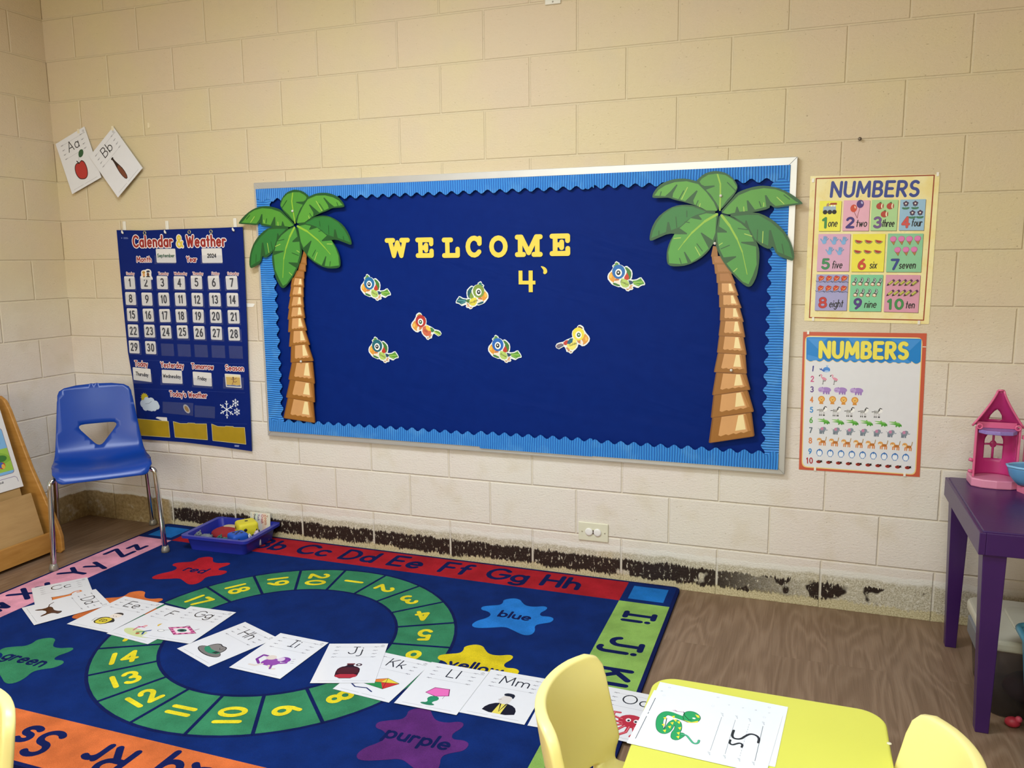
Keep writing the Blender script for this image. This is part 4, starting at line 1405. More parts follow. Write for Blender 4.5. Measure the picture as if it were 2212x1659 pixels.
# holiday picture tucked in above the 2
hp, loc = wall_art(c2((500, 790)), CY + .0036, px=c2, mk=vin)
hp.slab(smooth_loop([(420, 740), (450, 722), (480, 722), (500, 708), (540, 712), (565, 740), (560, 800), (580, 830), (582, 862), (432, 855), (425, 800)], 1), '#e8e4dc', .0006, px=True)
hp.ell(*c2((460, 790)), .0085, .0105, '#d9a06a')
hp.ell(*c2((457, 755)), .0105, .0062, '#b98a3a')
hp.ell(*c2((517, 785)), .0085, .0105, '#6b4426')
hp.poly([(492, 755), (500, 730), (535, 728), (545, 752)], '#1d2440', px=True)
hp.poly([(487, 822), (550, 822), (540, 806), (498, 806)], '#20242e', px=True)
hp.poly([(445, 822), (480, 822), (475, 810), (450, 810)], '#6a6a5a', px=True)
hp.line([(470, 846), (535, 846)], .0014, '#8a8a80', px=True)
tag(hp.build('holiday_card', loc=loc), 'small cut-out card of two workers above the number two', 'picture card')
sp, loc = wall_art(c3((1048, 1040)), CY + .003, px=c3, mk=vin)
ang = radians(-52)
p_ = c3((1048, 1040))
sp.slab([(p_[0] + .026 * cos(t) * cos(ang) - .0165 * sin(t) * sin(ang), p_[1] + .026 * cos(t) * sin(ang) + .0165 * sin(t) * cos(ang)) for t in [2 * pi * i / 24 for i in range(24)]], '#b8b4ae', .0006)
sp.ell(*p_, .018, .0105, '#9a7420', rot=-52)
tag(sp.build('sun_cutout', loc=loc), 'small oval sun picture tilted in the weather pocket', 'picture card')
pocket_card('spare_card', [(620, 1165), (640, 1150), (775, 1158), (782, 1230)], c3, [('-', (670, 1200), (690, 1200), 20, .0015, '#9a9a9a')], 'white card sticking out of the left yellow pocket', 'card', depth=CY + .0027)


# ================================================================== NUMBER POSTERS
def U(c, s, rot=0.0):
    """local picture coordinates -> sheet coordinates"""
    r = radians(rot)
    return lambda p: (c[0] + s * (p[0] * cos(r) - p[1] * sin(r)), c[1] + s * (p[0] * sin(r) + p[1] * cos(r)))


def P_(a, f, pts, c):
    a.poly([f(p) for p in pts], c)


def E_(a, f, x, y, rx, ry, c, a0=0, a1=360, rot=0, n=16):
    q = A(0, 0, rx, ry, a0, a1, n)
    if a1 - a0 >= 360:
        q = q[:-1]
    r = radians(rot)
    a.poly([f((x + u * cos(r) - v * sin(r), y + u * sin(r) + v * cos(r))) for u, v in q], c)


def S_(a, f, pts, w, c):
    a.strokes([[f(p) for p in pts]], w, c)


def ic_train(a, f, s):
    P_(a, f, [(-1, -.2), (-.95, .35), (-.5, .4), (.85, .4), (.9, -.35), (-1, -.35)], '#9db4c4')
    P_(a, f, [(-.55, .4), (-.5, .75), (-.2, .95), (-.15, .4)], '#b08a6a')
    P_(a, f, [(-.2, .62), (.1, .9), (.95, .9), (1, .6)], '#a2361e')
    for x in (.1, .5):
        P_(a, f, [(x, .32), (x + .26, .32), (x + .26, .58), (x, .58)], '#f4f0e4')
    for x in (-.68, 0, .66):
        E_(a, f, x, -.5, .34, .34, '#16130f')


def ic_balloon(a, f, s):
    S_(a, f, [(.35, .1), (.2, -.6), (.1, -1.2)], s * .06, '#8a3a30')
    S_(a, f, [(-.4, -.3), (-.15, -.8), (.1, -1.3)], s * .06, '#8a3a30')
    E_(a, f, -.42, .05, .42, .52, '#cf4a2c')
    E_(a, f, .38, .62, .46, .55, '#4b3078')
    E_(a, f, -.25, .2, .1, .2, '#f0b8a0', rot=20)
    E_(a, f, .58, .78, .11, .2, '#b9b6dc', rot=20)


def ic_apple(a, f, s):
    E_(a, f, .1, .9, .3, .14, '#4a7a34', rot=10)
    E_(a, f, 0, 0, .86, .82, '#7a2416')
    E_(a, f, -.05, 0, .8, .76, '#b4402c')
    E_(a, f, .52, .02, .26, .62, '#efe0bc')
    E_(a, f, .74, 0, .14, .6, '#a83a2a')


def ic_flower(a, f, s):
    E_(a, f, -.35, -.72, .5, .24, '#3f7a58', rot=-18)
    E_(a, f, .35, -.72, .5, .24, '#3f7a58', rot=18)
    S_(a, f, [(0, 0), (0, -.7)], s * .12, '#3f7a58')
    for k in range(5):
        t = radians(90 + 72 * k)
        E_(a, f, .36 * cos(t), .4 + .36 * sin(t), .28, .28, '#4a3350')
    E_(a, f, 0, .4, .2, .2, '#f0e2d4')


def ic_hand(a, f, s):
    for pts in ([(-.2, 0), (-.12, .95)], [(0, 0), (.2, .95)], [(.15, 0), (.5, .8)], [(.3, -.1), (.85, .45)], [(-.4, -.3), (-.85, .35)]):
        S_(a, f, pts, s * .27, '#3f5f8a')
    for pts in ([(-.2, 0), (-.15, .95)], [(0, 0), (.17, .95)], [(.15, 0), (.47, .8)], [(.3, -.1), (.82, .47)], [(-.4, -.3), (-.85, .35)]):
        S_(a, f, pts, s * .2, '#7fb0dc')
    E_(a, f, -.02, -.38, .52, .5, '#7fb0dc')


def ic_melon(a, f, s):
    E_(a, f, 0, .2, .98, .85, '#4f6a2a', 180, 360, -12)
    E_(a, f, 0, .22, .88, .74, '#c8c48a', 180, 360, -12)
    E_(a, f, 0, .24, .8, .66, '#b2342a', 180, 360, -12)
    for x, y in ((-.35, -.05), (0, -.12), (.35, -.15), (.1, -.35)):
        E_(a, f, x, y, .05, .07, '#2a1812', n=8)


def ic_cone(a, f, s):
    P_(a, f, [(-.45, -.15), (.5, -.1), (.2, -1.05)], '#7a4a24')
    P_(a, f, [(-.36, -.18), (.42, -.14), (.18, -.92)], '#b07a40')
    E_(a, f, 0, .35, .68, .62, '#b8508a')
    E_(a, f, -.04, .38, .6, .54, '#de7cb4')


def ic_kite(a, f, s):
    S_(a, f, [(-1, -.35), (-.8, -.6), (-.5, -.45), (-.2, -.7), (.5, -.5), (1, -.75)], s * .1, '#46507a')
    P_(a, f, [(-.1, .8), (.75, .55), (.5, -.1), (-.35, -.55), (-.55, .35)], '#8a2418')
    P_(a, f, [(-.1, .72), (.66, .5), (.45, -.08), (-.3, -.45), (-.47, .34)], '#cf3c26')
    S_(a, f, [(-.35, -.5), (.62, .5)], s * .07, '#f0c070')
    S_(a, f, [(-.45, .34), (.42, .0)], s * .06, '#f0c070')


def ic_shoe(a, f, s):
    P_(a, f, [(.1, 1), (.5, .9), (.7, .3), (.45, -.3), (.3, -.85), (-.2, -1), (-.6, -.75), (-.55, -.3), (-.1, .1)], '#3a3430')
    P_(a, f, [(.15, .9), (.42, .8), (.6, .3), (.3, -.2), (-.05, .1)], '#b8c4c0')
    E_(a, f, -.15, -.58, .38, .34, '#f0dcc4')
    P_(a, f, [(.1, .75), (.3, .7), (.3, .2), (.05, .1)], '#4a4a4a')
    S_(a, f, [(-.55, -.75), (-.1, -1), (.35, -.8)], s * .14, '#a8542c')


def ic_pencil(a, f, s):
    f2 = lambda p: f((p[0] * .72 - p[1] * .62, p[0] * .62 + p[1] * .72))
    P_(a, f2, [(-.6, -.3), (.62, -.3), (.62, .3), (-.6, .3)], '#3a4a1c')
    P_(a, f2, [(-.55, -.24), (.55, -.24), (.55, -.06), (-.55, -.06)], '#a9a43a')
    P_(a, f2, [(-.55, -.03), (.55, -.03), (.55, .24), (-.55, .24)], '#d0cb62')
    P_(a, f2, [(.55, -.3), (1, -.26), (1, .26), (.55, .3)], '#5a2450')
    P_(a, f2, [(-.6, -.28), (-1.15, 0), (-.6, .28)], '#3a1a28')


def ic_whale(a, f, s):
    E_(a, f, .25, -.05, .7, .55, '#4b8edb')
    P_(a, f, [(-.9, .15), (-.7, -.2), (-.3, -.5), (.3, -.55), (0, -.1), (-.45, -.05)], '#3c6cc4')
    P_(a, f, [(-1.15, .2), (-.9, .1), (-.6, .3), (-.75, -.15), (-1, -.1)], '#39549c')
    E_(a, f, .3, -.38, .45, .2, '#a9cdf2')
    S_(a, f, [(.3, .5), (.2, .85)], s * .12, '#7ab8e8')
    S_(a, f, [(.3, .5), (.5, .85)], s * .12, '#7ab8e8')


def ic_flamingo(a, f, s):
    S_(a, f, [(.1, -.2), (.05, -1.1)], s * .1, '#3a3236')
    S_(a, f, [(.2, -.2), (.55, -.4), (.1, -.55)], s * .09, '#3a3236')
    S_(a, f, [(-.1, -1.1), (.1, -1.1)], s * .08, '#3a3236')
    E_(a, f, .25, .05, .55, .28, '#e295ac', rot=-25)
    S_(a, f, [(-.1, .2), (-.35, .45), (-.2, .7), (-.35, .9), (-.55, .85)], s * .17, '#e295ac')
    S_(a, f, [(-.6, .8), (-.75, .6)], s * .16, '#26201f')


def ic_hippo(a, f, s):
    E_(a, f, .25, .05, .8, .48, '#a987c9')
    E_(a, f, -.55, .05, .48, .45, '#bfa2d8')
    for x in (-.1, .35, .7):
        P_(a, f, [(x - .14, -.2), (x + .14, -.2), (x + .12, -.7), (x - .12, -.7)], '#9a76bd')
    S_(a, f, [(-.85, -.1), (-.5, -.06)], s * .06, '#6a4a92')
    E_(a, f, -.35, .42, .1, .12, '#9a76bd')


def ic_lion(a, f, s):
    P_(a, f, [(-.35, -.3), (.35, -.3), (.5, -1.1), (-.5, -1.1)], '#d8923e')
    E_(a, f, 0, .2, .82, .82, '#dd9640')
    E_(a, f, 0, .15, .55, .55, '#f2c46a')
    E_(a, f, 0, .02, .18, .12, '#a86a3a')
    E_(a, f, -.2, .28, .06, .08, '#4a2a14', n=8)
    E_(a, f, .2, .28, .06, .08, '#4a2a14', n=8)


def ic_zebra(a, f, s):
    E_(a, f, -.1, 0, .6, .34, '#f4f4f2')
    E_(a, f, .6, .3, .3, .36, '#f4f4f2')
    for x in (-.5, -.3, -.1, .1):
        S_(a, f, [(x, .28), (x - .03, -.2)], s * .1, '#1c1a1c')
    S_(a, f, [(.2, .45), (.45, .85), (.75, .75)], s * .14, '#1c1a1c')
    S_(a, f, [(.2, .2), (.4, .5)], s * .12, '#1c1a1c')
    S_(a, f, [(-.65, .1), (-1, .05)], s * .12, '#1c1a1c')
    for x in (-.5, -.2, .2, .4):
        S_(a, f, [(x, -.3), (x, -.9)], s * .16, '#c9c7c9')
        S_(a, f, [(x, -.85), (x, -1)], s * .16, '#1c1a1c')


def ic_croc(a, f, s):
    E_(a, f, .5, -.1, .5, .34, '#5cae40', rot=-16)
    P_(a, f, [(.7, .1), (1.1, -.15), (1.12, -.5), (.9, -.42), (.6, -.3)], '#4a9a38')
    P_(a, f, [(-1.05, .3), (-.9, .36), (-.1, .36), (.3, .3), (.3, 0), (-.1, .12)], '#76c052')
    P_(a, f, [(-1, -.1), (-.2, .06), (.3, .1), (.4, -.3), (-.2, -.16)], '#5cae40')
    P_(a, f, [(-.85, .26), (-.2, .13), (-.8, -.04)], '#e8f0dc')
    E_(a, f, .05, .42, .1, .1, '#76c052')
    E_(a, f, .03, .43, .04, .05, '#1c2a14', n=8)
    for x in (.25, .75):
        P_(a, f, [(x - .1, -.2), (x + .12, -.25), (x + .06, -.6), (x - .16, -.55)], '#4a9a38')
    S_(a, f, [(.3, .14), (.8, 0)], s * .07, '#a8dc86')


def ic_eleph(a, f, s):
    E_(a, f, 0, .0, .62, .5, '#8793a0')
    E_(a, f, .32, .38, .42, .36, '#8793a0')
    S_(a, f, [(.65, .3), (.8, 0), (1.05, .1)], s * .14, '#8793a0')
    for x in (-.4, -.12, .25):
        P_(a, f, [(x - .14, -.2), (x + .14, -.2), (x + .14, -.8), (x - .14, -.8)], '#75818e')
    E_(a, f, -.05, .32, .3, .34, '#c987a8')
    S_(a, f, [(-.6, .2), (-.85, .4)], s * .06, '#8793a0')


def ic_tiger(a, f, s):
    P_(a, f, [(-.3, .25), (.7, .2), (.75, -.3), (-.3, -.35)], '#dd8a3e')
    for x in (-.4, -.1, .4, .7):
        P_(a, f, [(x - .1, -.2), (x + .1, -.2), (x + .08, -.85), (x - .1, -.85)], '#d98338')
    S_(a, f, [(.72, .2), (.8, .6), (.85, .95)], s * .13, '#a8843a')
    E_(a, f, -.45, .3, .46, .4, '#e2a458')
    E_(a, f, -.5, .12, .3, .2, '#f4e4c4')
    for x in (0, .25, .5):
        S_(a, f, [(x, .2), (x + .04, -.2)], s * .08, '#4a2a16')
    S_(a, f, [(-.6, .35), (-.4, .3)], s * .07, '#2a1c12')


def ic_peng(a, f, s):
    E_(a, f, 0, -.1, .78, .92, '#3f7fc4')
    E_(a, f, 0, -.22, .58, .74, '#eef2f6')
    P_(a, f, [(-.55, .2), (-.2, .75), (0, .35), (.2, .75), (.55, .2), (.5, .6), (0, .92), (-.5, .6)], '#2f6ab4')
    P_(a, f, [(-.2, .62), (.2, .62), (0, .2)], '#3f7fc4')
    S_(a, f, [(-.35, -1), (.35, -1)], s * .12, '#3f7fc4')


def ic_bug(a, f, s):
    E_(a, f, -.15, -.05, .75, .5, '#b8382c')
    E_(a, f, .55, .15, .35, .36, '#241614')
    for x, y in ((-.5, -.1), (-.15, .1), (-.1, -.3), (.2, -.15)):
        E_(a, f, x, y, .16, .13, '#241614', n=10)
    P_(a, f, [(-.6, .2), (-.3, .5), (.3, .52), (.1, .3)], '#3a1c18')
    S_(a, f, [(.75, .4), (.95, .65)], s * .06, '#241614')
    S_(a, f, [(.85, 0), (1.1, -.1)], s * .06, '#241614')


def tabs(root, c, pts, px, labels=None):
    for q in pts:
        w = px(q)
        m = MB()
        m.box((w[0] - c[0], -.0026, w[1] - c[1]), (.008, .002, .014), M('#eee9dc', .3, vary=.02))
        m.build('tape_piece', root)


DP = 0.0015
px1 = wpx((1720, 360), 4.74, DP)
c1 = px1((780, 840))
po = tag(empty('number_poster', (c1[0], -DP, c1[1])), 'upper yellow poster of coloured tiles counting one to ten', 'poster')
fn1 = lambda a, b, h: (a - c1[0], -h, b - c1[1])
a = Art(fn1, 0, .5, lambda q: M(q, .5, vary=.06, scale=30), px1)


def parchment():
    t = NT('parchment_print')
    v = t.obj()
    n1 = t.noise(v, 12.0, 4.0, .6)
    n2 = t.noise(v, 90.0, 3.0, .6)
    c = t.mix(t.step(n1, .35, .7), lin('#f1e6ad'), lin('#ecd98e'))
    c = t.mix(t.math('MULTIPLY', t.step(n2, .6, .72), .4), c, lin('#c8b478'))
    t.l(c, t.b.inputs['Base Color'])
    t.b.inputs['Roughness'].default_value = .5
    return t.m


a.slab([(145, 97), (1470, 78), (1358, 1612), (82, 1578)], parchment(), .0006, px=True)
a.line([(205, 122), (1413, 88), (1303, 1572), (135, 1545), (205, 122)], .0042, '#9a4220', px=True)
a.textq('NUMBERS', (342, 306), (1258, 298), 143, .0105, '#33428e', .33, shear=.04)
TILES = [((240, 350, 465, 350, 448, 660, 228, 660), '#efe94e', '1', 'one', (262, 632, 112, '#3f8f48'), (322, 613, 420, 611), '#16140e'),
         ((487, 345, 755, 343, 740, 657, 470, 657), '#e6aebf', '2', 'two', (505, 630, 112, '#40307e'), (607, 614, 722, 612), '#16140e'),
         ((775, 340, 1045, 338, 1025, 655, 757, 655), '#aed594', '3', 'three', (787, 630, 116, '#73538c'), (872, 614, 1002, 612), '#16140e'),
         ((1066, 338, 1327, 332, 1305, 652, 1048, 652), '#98bfd8', '4', 'four', (1074, 628, 116, '#d2524a'), (1174, 609, 1286, 608), '#16140e'),
         ((228, 690, 557, 688, 538, 1072, 208, 1072), '#d9a9c3', '5', 'five', (255, 1052, 110, '#3f8f58'), (362, 1040, 470, 1038), '#16140e'),
         ((580, 690, 915, 688, 893, 1077, 562, 1075), '#efe44a', '6', 'six', (625, 1056, 110, '#d0482e'), (746, 1040, 822, 1040), '#16140e'),
         ((940, 685, 1302, 685, 1276, 1080, 918, 1078), '#8cc79a', '7', 'seven', (964, 1058, 112, '#33428e'), (1047, 1042, 1220, 1040), '#16140e'),
         ((208, 1103, 535, 1103, 515, 1475, 188, 1472), '#a5a2cb', '8', 'eight', (226, 1448, 112, '#c43a34'), (334, 1438, 478, 1436), '#16140e'),
         ((560, 1107, 890, 1107, 867, 1483, 541, 1480), '#80cb9c', '9', 'nine', (584, 1460, 112, '#4f3480'), (694, 1442, 818, 1442), '#16140e'),
         ((918, 1107, 1272, 1110, 1247, 1495, 894, 1485), '#d99aae', '10', 'ten', (928, 1464, 110, '#3f8f48'), (1114, 1448, 1210, 1448), '#16140e')]
WID = {'1': 50, '10': 170}
for q, col, d, w_, (dx, dy, dh, dc), (wx0, wy0, wx1, wy1), wc in TILES:
    Q = [(q[0], q[1]), (q[2], q[3]), (q[4], q[5]), (q[6], q[7])]
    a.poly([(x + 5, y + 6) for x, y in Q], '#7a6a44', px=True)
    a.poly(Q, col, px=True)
    ww = WID.get(d, 88)
    a.textq(d, (dx, dy - 9), (dx + ww, dy - 10), dh - 18, .0078, dc, .42, outline=('#2c2a3a', .0007))
    a.textq(w_, (wx0, wy0), (wx1, wy1), 72, .0033, wc, .26, shear=.12)
ICS = [(ic_train, .0155, [(345, 432)]), (ic_balloon, .0175, [(622, 430)]), (ic_apple, .0092, [(856, 404), (962, 404), (902, 487)]),
       (ic_flower, .0098, [(1122, 396), (1218, 394), (1188, 490), (1267, 488)]), (ic_hand, .0098, [(288, 756), (388, 762), (486, 762), (342, 866), (444, 868)]),
       (ic_melon, .0092, [(640, 765), (742, 765), (846, 765), (630, 868), (732, 868), (836, 868)]), (ic_cone, .0108, [(992, 758), (1076, 756), (1157, 756), (1242, 752), (1036, 868), (1122, 866), (1206, 864)]),
       (ic_kite, .0112, [(252, 1152), (330, 1152), (408, 1152), (486, 1152), (246, 1252), (325, 1252), (402, 1252), (480, 1254)]),
       (ic_shoe, .0096, [(596, 1176), (660, 1176), (724, 1178), (788, 1180), (850, 1180), (610, 1290), (672, 1290), (738, 1292), (806, 1292)]),
       (ic_pencil, .0108, [(968, 1188), (1028, 1188), (1088, 1188), (1148, 1188), (1210, 1190), (962, 1294), (1020, 1294), (1080, 1294), (1140, 1294), (1204, 1296)])]
for ic, s_, pts in ICS:
    for p_ in pts:
        ic(a, U(px1(p_), s_ * 1.55), s_ * 1.55)
a.build('printed_sheet', po)
tabs(po, c1, [(172, 142), (1448, 78), (172, 1560), (1255, 1595)], px1)

px2 = wpx((1715, 700), 4.88, DP)
c2_ = px2((720, 850))
po = tag(empty('number_poster', (c2_[0], -DP, c2_[1])), 'lower red-edged white poster counting animals from one to ten', 'poster')
a = Art(lambda p, q, h: (p - c2_[0], -h, q - c2_[1]), 0, .3, lambda q: M(q, .3, vary=.03), px2)
a.slab([(98, 82), (1400, 98), (1325, 1612), (52, 1532)], '#c85a40', .0006, px=True)


def bord(q, d):
    cx_, cy_ = 718, 850
    return [(x + (d if x < cx_ else -d), y + (d if y < cy_ else -d)) for x, y in q]


inner = [(118, 122), (1358, 142), (1285, 1592), (80, 1508)]
a.poly(quad_round(inner, .045, 4), '#ecd086', px=True)
a.poly(quad_round(bord(inner, 10), .045, 4), '#e2e3e6', px=True)
top = quad_round([(132, 136), (1345, 155), (1335, 420), (130, 395)], .05, 4)
hd = [p for p in top if p[1] < 330]
wave = []
for i in range(91):
    x = 1335 - (1335 - 130) * i / 90
    t_ = (1335 - x) / (1335 - 130)
    y = 420 - 28 * t_ - 26 + 26 * abs(sin(pi * 13 * t_))
    wave.append((x, y))
order = quad_round([(132, 136), (1345, 155), (1335, 300), (130, 300)], .05, 4)
tl, tr = order[0:5], order[5:10]
a.poly(order[0:5] + order[5:10] + [(p[0], p[1] + 7) for p in wave], '#e6cf92', px=True)
a.poly(order[0:5] + order[5:10] + wave, '#1583cf', px=True)
for q in ([(360, 150), (540, 150), (640, 380), (250, 370)], [(800, 155), (1000, 160), (1150, 390), (700, 385)]):
    a.poly(q, '#0f76c4', px=True)
for q in ([(140, 150), (350, 150), (250, 260)], [(570, 150), (790, 155), (680, 260)], [(1020, 160), (1340, 165), (1220, 280)], [(140, 320), (330, 370), (200, 385), (140, 380)], [(520, 380), (640, 330), (760, 390)], [(1000, 400), (1140, 330), (1240, 410)]):
    a.poly(q, '#3f93dc', px=True)
a.textq('NUMBERS', (258, 345), (1210, 360), 152, .014, '#efe25c', .38, outline=('#8a8a3a', .0009))
ROWS = [('1', 195, 500, 62, '#343a8c'), ('2', 193, 610, 64, '#cf5c8c'), ('3', 190, 720, 64, '#64458c'), ('4', 187, 828, 64, '#da8446'), ('5', 185, 935, 62, '#3c90d2'), ('6', 181, 1045, 64, '#58a84a'), ('7', 177, 1150, 62, '#66747f'), ('8', 173, 1260, 64, '#d8854e'), ('9', 170, 1372, 62, '#3c8aca'), ('10', 165, 1472, 66, '#b03640')]
for d, x, y, h_, col in ROWS:
    w_ = 72 if d == '10' else (10 if d == '1' else 38)
    a.textq(d, (x - w_ / 2, y - 6), (x + w_ / 2, y - 5), h_ - 10, .0042, col, .45)
ROWI = [(ic_whale, .0115, [(330, 478)]), (ic_flamingo, .0112, [(305, 578), (422, 582)]), (ic_hippo, .0138, [(322, 696), (490, 699), (660, 705)]),
        (ic_lion, .0092, [(290, 798), (407, 800), (524, 805), (642, 810)]), (ic_zebra, .0118, [(300 + 145 * i, 912 + 5 * i) for i in range(5)]),
        (ic_croc, .0128, [(310 + 151 * i, 1022 + 6 * i) for i in range(6)]), (ic_eleph, .0112, [(298 + 144 * i, 1118 + 7 * i) for i in range(7)]),
        (ic_tiger, .0118, [(292 + 129 * i, 1236 + 8 * i) for i in range(8)]), (ic_peng, .0092, [(270 + 113.5 * i, 1350 + 6.5 * i) for i in range(9)]),
        (ic_bug, .0074, [(266 + 104 * i, 1450 + 7 * i) for i in range(10)])]
for ic, s_, pts in ROWI:
    for p_ in pts:
        ic(a, U(px2(p_), s_ * 1.65), s_ * 1.65)
a.build('printed_sheet', po)
tabs(po, c2_, [(150, 88), (222, 1525), (1165, 1585)], px2)
m = MB()
q = px2((1375, 240))
m.box((q[0] - c2_[0], -.0022, q[1] - c2_[1]), (.012, .0012, .003), M('#eee9dc', .3))
m.build('tape_piece', po)


# ================================================================== LETTER CARDS (letter size, laminated)
def pic_apple(a):
    a.poly(smooth_loop([(96, 40), (120, 34), (140, 46), (150, 80), (146, 118), (128, 136), (110, 126), (92, 134), (70, 120), (64, 84), (76, 52)]), '#3a1410')
    a.poly(smooth_loop([(98, 44), (120, 38), (137, 50), (146, 80), (142, 114), (127, 131), (110, 121), (92, 129), (74, 116), (69, 84), (80, 55)]), '#b53430')
    a.line([(108, 124), (98, 140)], 6, '#2a140c')
    a.line([(108, 124), (122, 160)], 1.2, '#3a5a3a')
    a.poly(smooth_loop([(120, 150), (140, 146), (158, 160), (160, 180), (140, 186), (122, 172)]), '#2f5a38')


def pic_bat(a):
    a.poly(smooth_loop([(100, 30), (118, 30), (124, 80), (116, 120), (110, 150), (110, 166), (98, 166), (100, 150), (94, 110), (92, 70)], 1), '#2a1410')
    a.poly(smooth_loop([(102, 34), (116, 34), (120, 80), (112, 118), (106, 118), (98, 110), (95, 72)], 1), '#77412c')
    a.ell(104, 168, 9, 5, '#20120e')


def pic_cat(a):
    a.poly(smooth_loop([(60, 70), (66, 108), (58, 120), (84, 116), (120, 112), (140, 118), (136, 90), (140, 56), (126, 56), (120, 76), (92, 76), (86, 52), (70, 52)], 1), '#8a4416')
    a.poly(smooth_loop([(63, 72), (69, 106), (64, 116), (86, 112), (120, 108), (136, 112), (132, 90), (136, 60), (129, 60), (122, 80), (92, 80), (83, 56), (73, 56)], 1), '#d9782f')
    a.line([(134, 112), (150, 130), (172, 132), (176, 118), (160, 116)], 7, '#d9782f')


def pic_dog(a):
    # drawn along the long side of the page
    a.poly(smooth_loop([(62, 86), (80, 96), (110, 92), (132, 100), (146, 116), (160, 108), (166, 94), (150, 88), (138, 74), (150, 40), (140, 36), (124, 66), (92, 64), (70, 34), (60, 36), (74, 68)], 1), '#2a140c')
    a.poly(smooth_loop([(66, 86), (82, 92), (110, 88), (134, 97), (147, 111), (157, 105), (160, 96), (148, 91), (134, 74), (144, 44), (141, 42), (126, 70), (92, 68), (68, 40), (66, 42), (78, 70)], 1), '#4a2415')
    a.line([(66, 84), (44, 92), (30, 110)], 4, '#2a140c')


def pic_ed(a):
    a.ell(110, 70, 46, 34, '#e8e4de')
    a.line([(68, 56), (62, 78), (80, 92)], 2, '#3a342e')
    a.poly(smooth_loop([(78, 44), (140, 44), (150, 90), (130, 104), (96, 104), (74, 90)], 1), '#3a341c')
    a.poly(smooth_loop([(84, 47), (134, 47), (140, 88), (126, 98), (100, 98), (84, 88)], 1), '#ddc93a')
    a.poly([(142, 60), (160, 76), (150, 92), (140, 90)], '#26221c')
    a.text('ED', (110, 64), 18, 3.5, '#2a2418', 0, gap=.3)
    a.ell(122, 122, 24, 22, '#e9ddd0')
    a.poly(smooth_loop([(98, 130), (110, 150), (136, 150), (148, 130), (140, 138), (110, 138)], 1), '#2a221c')
    a.line([(112, 118), (118, 116)], 2, '#3a342e')
    a.line([(126, 118), (132, 116)], 2, '#3a342e')


def pic_fun(a):
    a.poly(smooth_loop([(20, 60), (60, 80), (140, 70), (190, 44), (150, 26), (60, 30)]), '#cfd79c')
    a.line([(70, 62), (66, 84), (80, 100)], 6, '#c8507e')
    a.line([(60, 92), (92, 96)], 4, '#c8507e')
    a.ell(84, 106, 8, 8, '#e2a8a8')
    a.line([(130, 50), (118, 70), (140, 92)], 7, '#2f4a8a')
    a.line([(118, 70), (96, 54)], 6, '#2f7a4a')
    a.line([(140, 92), (150, 116)], 4, '#2f7a4a')
    a.ell(108, 48, 8, 7, '#b8623a')
    a.ell(134, 136, 14, 13, '#d8b23a')
    a.ell(138, 138, 8, 12, '#5a3a8a')


def pic_game(a):
    f = lambda p: (p[0], p[1])
    B = [(44, 92), (120, 122), (184, 78), (108, 44)]
    a.poly(B, '#8a3a5a')
    ins = [(p[0] + (114 - p[0]) * .06, p[1] + (84 - p[1]) * .06) for p in B]
    a.poly(ins, '#e480b0')
    for i in range(6):
        for e in range(4):
            if i % 2 == 0:
                p, q = ins[e], ins[(e + 1) % 4]
                t0, t1 = i / 6, (i + 1) / 6
                s0 = (p[0] + (q[0] - p[0]) * t0, p[1] + (q[1] - p[1]) * t0)
                s1 = (p[0] + (q[0] - p[0]) * t1, p[1] + (q[1] - p[1]) * t1)
                k = .26
                a.poly([s0, s1, (s1[0] + (114 - s1[0]) * k, s1[1] + (84 - s1[1]) * k), (s0[0] + (114 - s0[0]) * k, s0[1] + (84 - s0[1]) * k)], '#9a2f68')
    mid = [(p[0] + (114 - p[0]) * .36, p[1] + (84 - p[1]) * .36) for p in B]
    a.poly(mid, '#eadfe2')
    a.ell(114, 84, 20, 12, '#2f6a5a')
    a.ell(114, 84, 9, 6, '#1c2a2a')
    a.line([(100, 108), (108, 122), (118, 124)], 3.5, '#7a2a5a')
    a.line([(160, 98), (170, 112)], 3, '#7a2a5a')
    a.ell(36, 62, 15, 9, '#8a8a8a')
    a.ell(36, 62, 12, 7, '#eeeeee')
    a.line([(48, 68), (70, 78)], 3, '#a8a8a8')


def pic_hat(a):
    a.ell(112, 62, 66, 24, '#2a2826')
    a.ell(112, 63, 63, 21, '#77736f')
    a.poly(smooth_loop([(66, 66), (74, 108), (96, 122), (116, 114), (138, 120), (156, 100), (156, 66), (110, 52)]), '#2a2826')
    a.poly(smooth_loop([(70, 68), (78, 106), (97, 118), (116, 110), (138, 116), (152, 98), (152, 68), (110, 56)]), '#85817d')
    a.poly(smooth_loop([(68, 66), (72, 86), (110, 74), (154, 84), (156, 66), (110, 50)], 1), '#2f8a66')
    a.poly([(128, 62), (148, 66), (150, 84), (132, 78)], '#1c3a30')
    a.line([(120, 100), (132, 92), (136, 104)], 2, '#3a3836')


def pic_itch(a):
    a.line([(76, 62), (50, 84), (54, 116), (74, 116)], 10, '#7a2f92')
    a.poly(smooth_loop([(78, 60), (120, 56), (148, 76), (140, 104), (108, 112), (82, 96)]), '#8a3aa2')
    a.poly(smooth_loop([(70, 100), (96, 92), (116, 108), (104, 128), (78, 126)]), '#d9ccc4')
    a.ell(146, 114, 24, 18, '#7a2f92')
    a.ell(134, 112, 13, 14, '#d9c4dc')
    a.line([(138, 82), (166, 96), (158, 116)], 9, '#8a3aa2')
    a.line([(92, 62), (74, 44), (50, 44)], 9, '#d9ccc4')
    a.line([(120, 60), (140, 44), (154, 48)], 9, '#d9ccc4')
    a.line([(128, 66), (138, 44)], 8, '#7a2f92')
    for p in ((176, 112), (182, 100), (172, 126)):
        a.line([p, (p[0] + 8, p[1] + 5)], 1.5, '#3a3a3a')


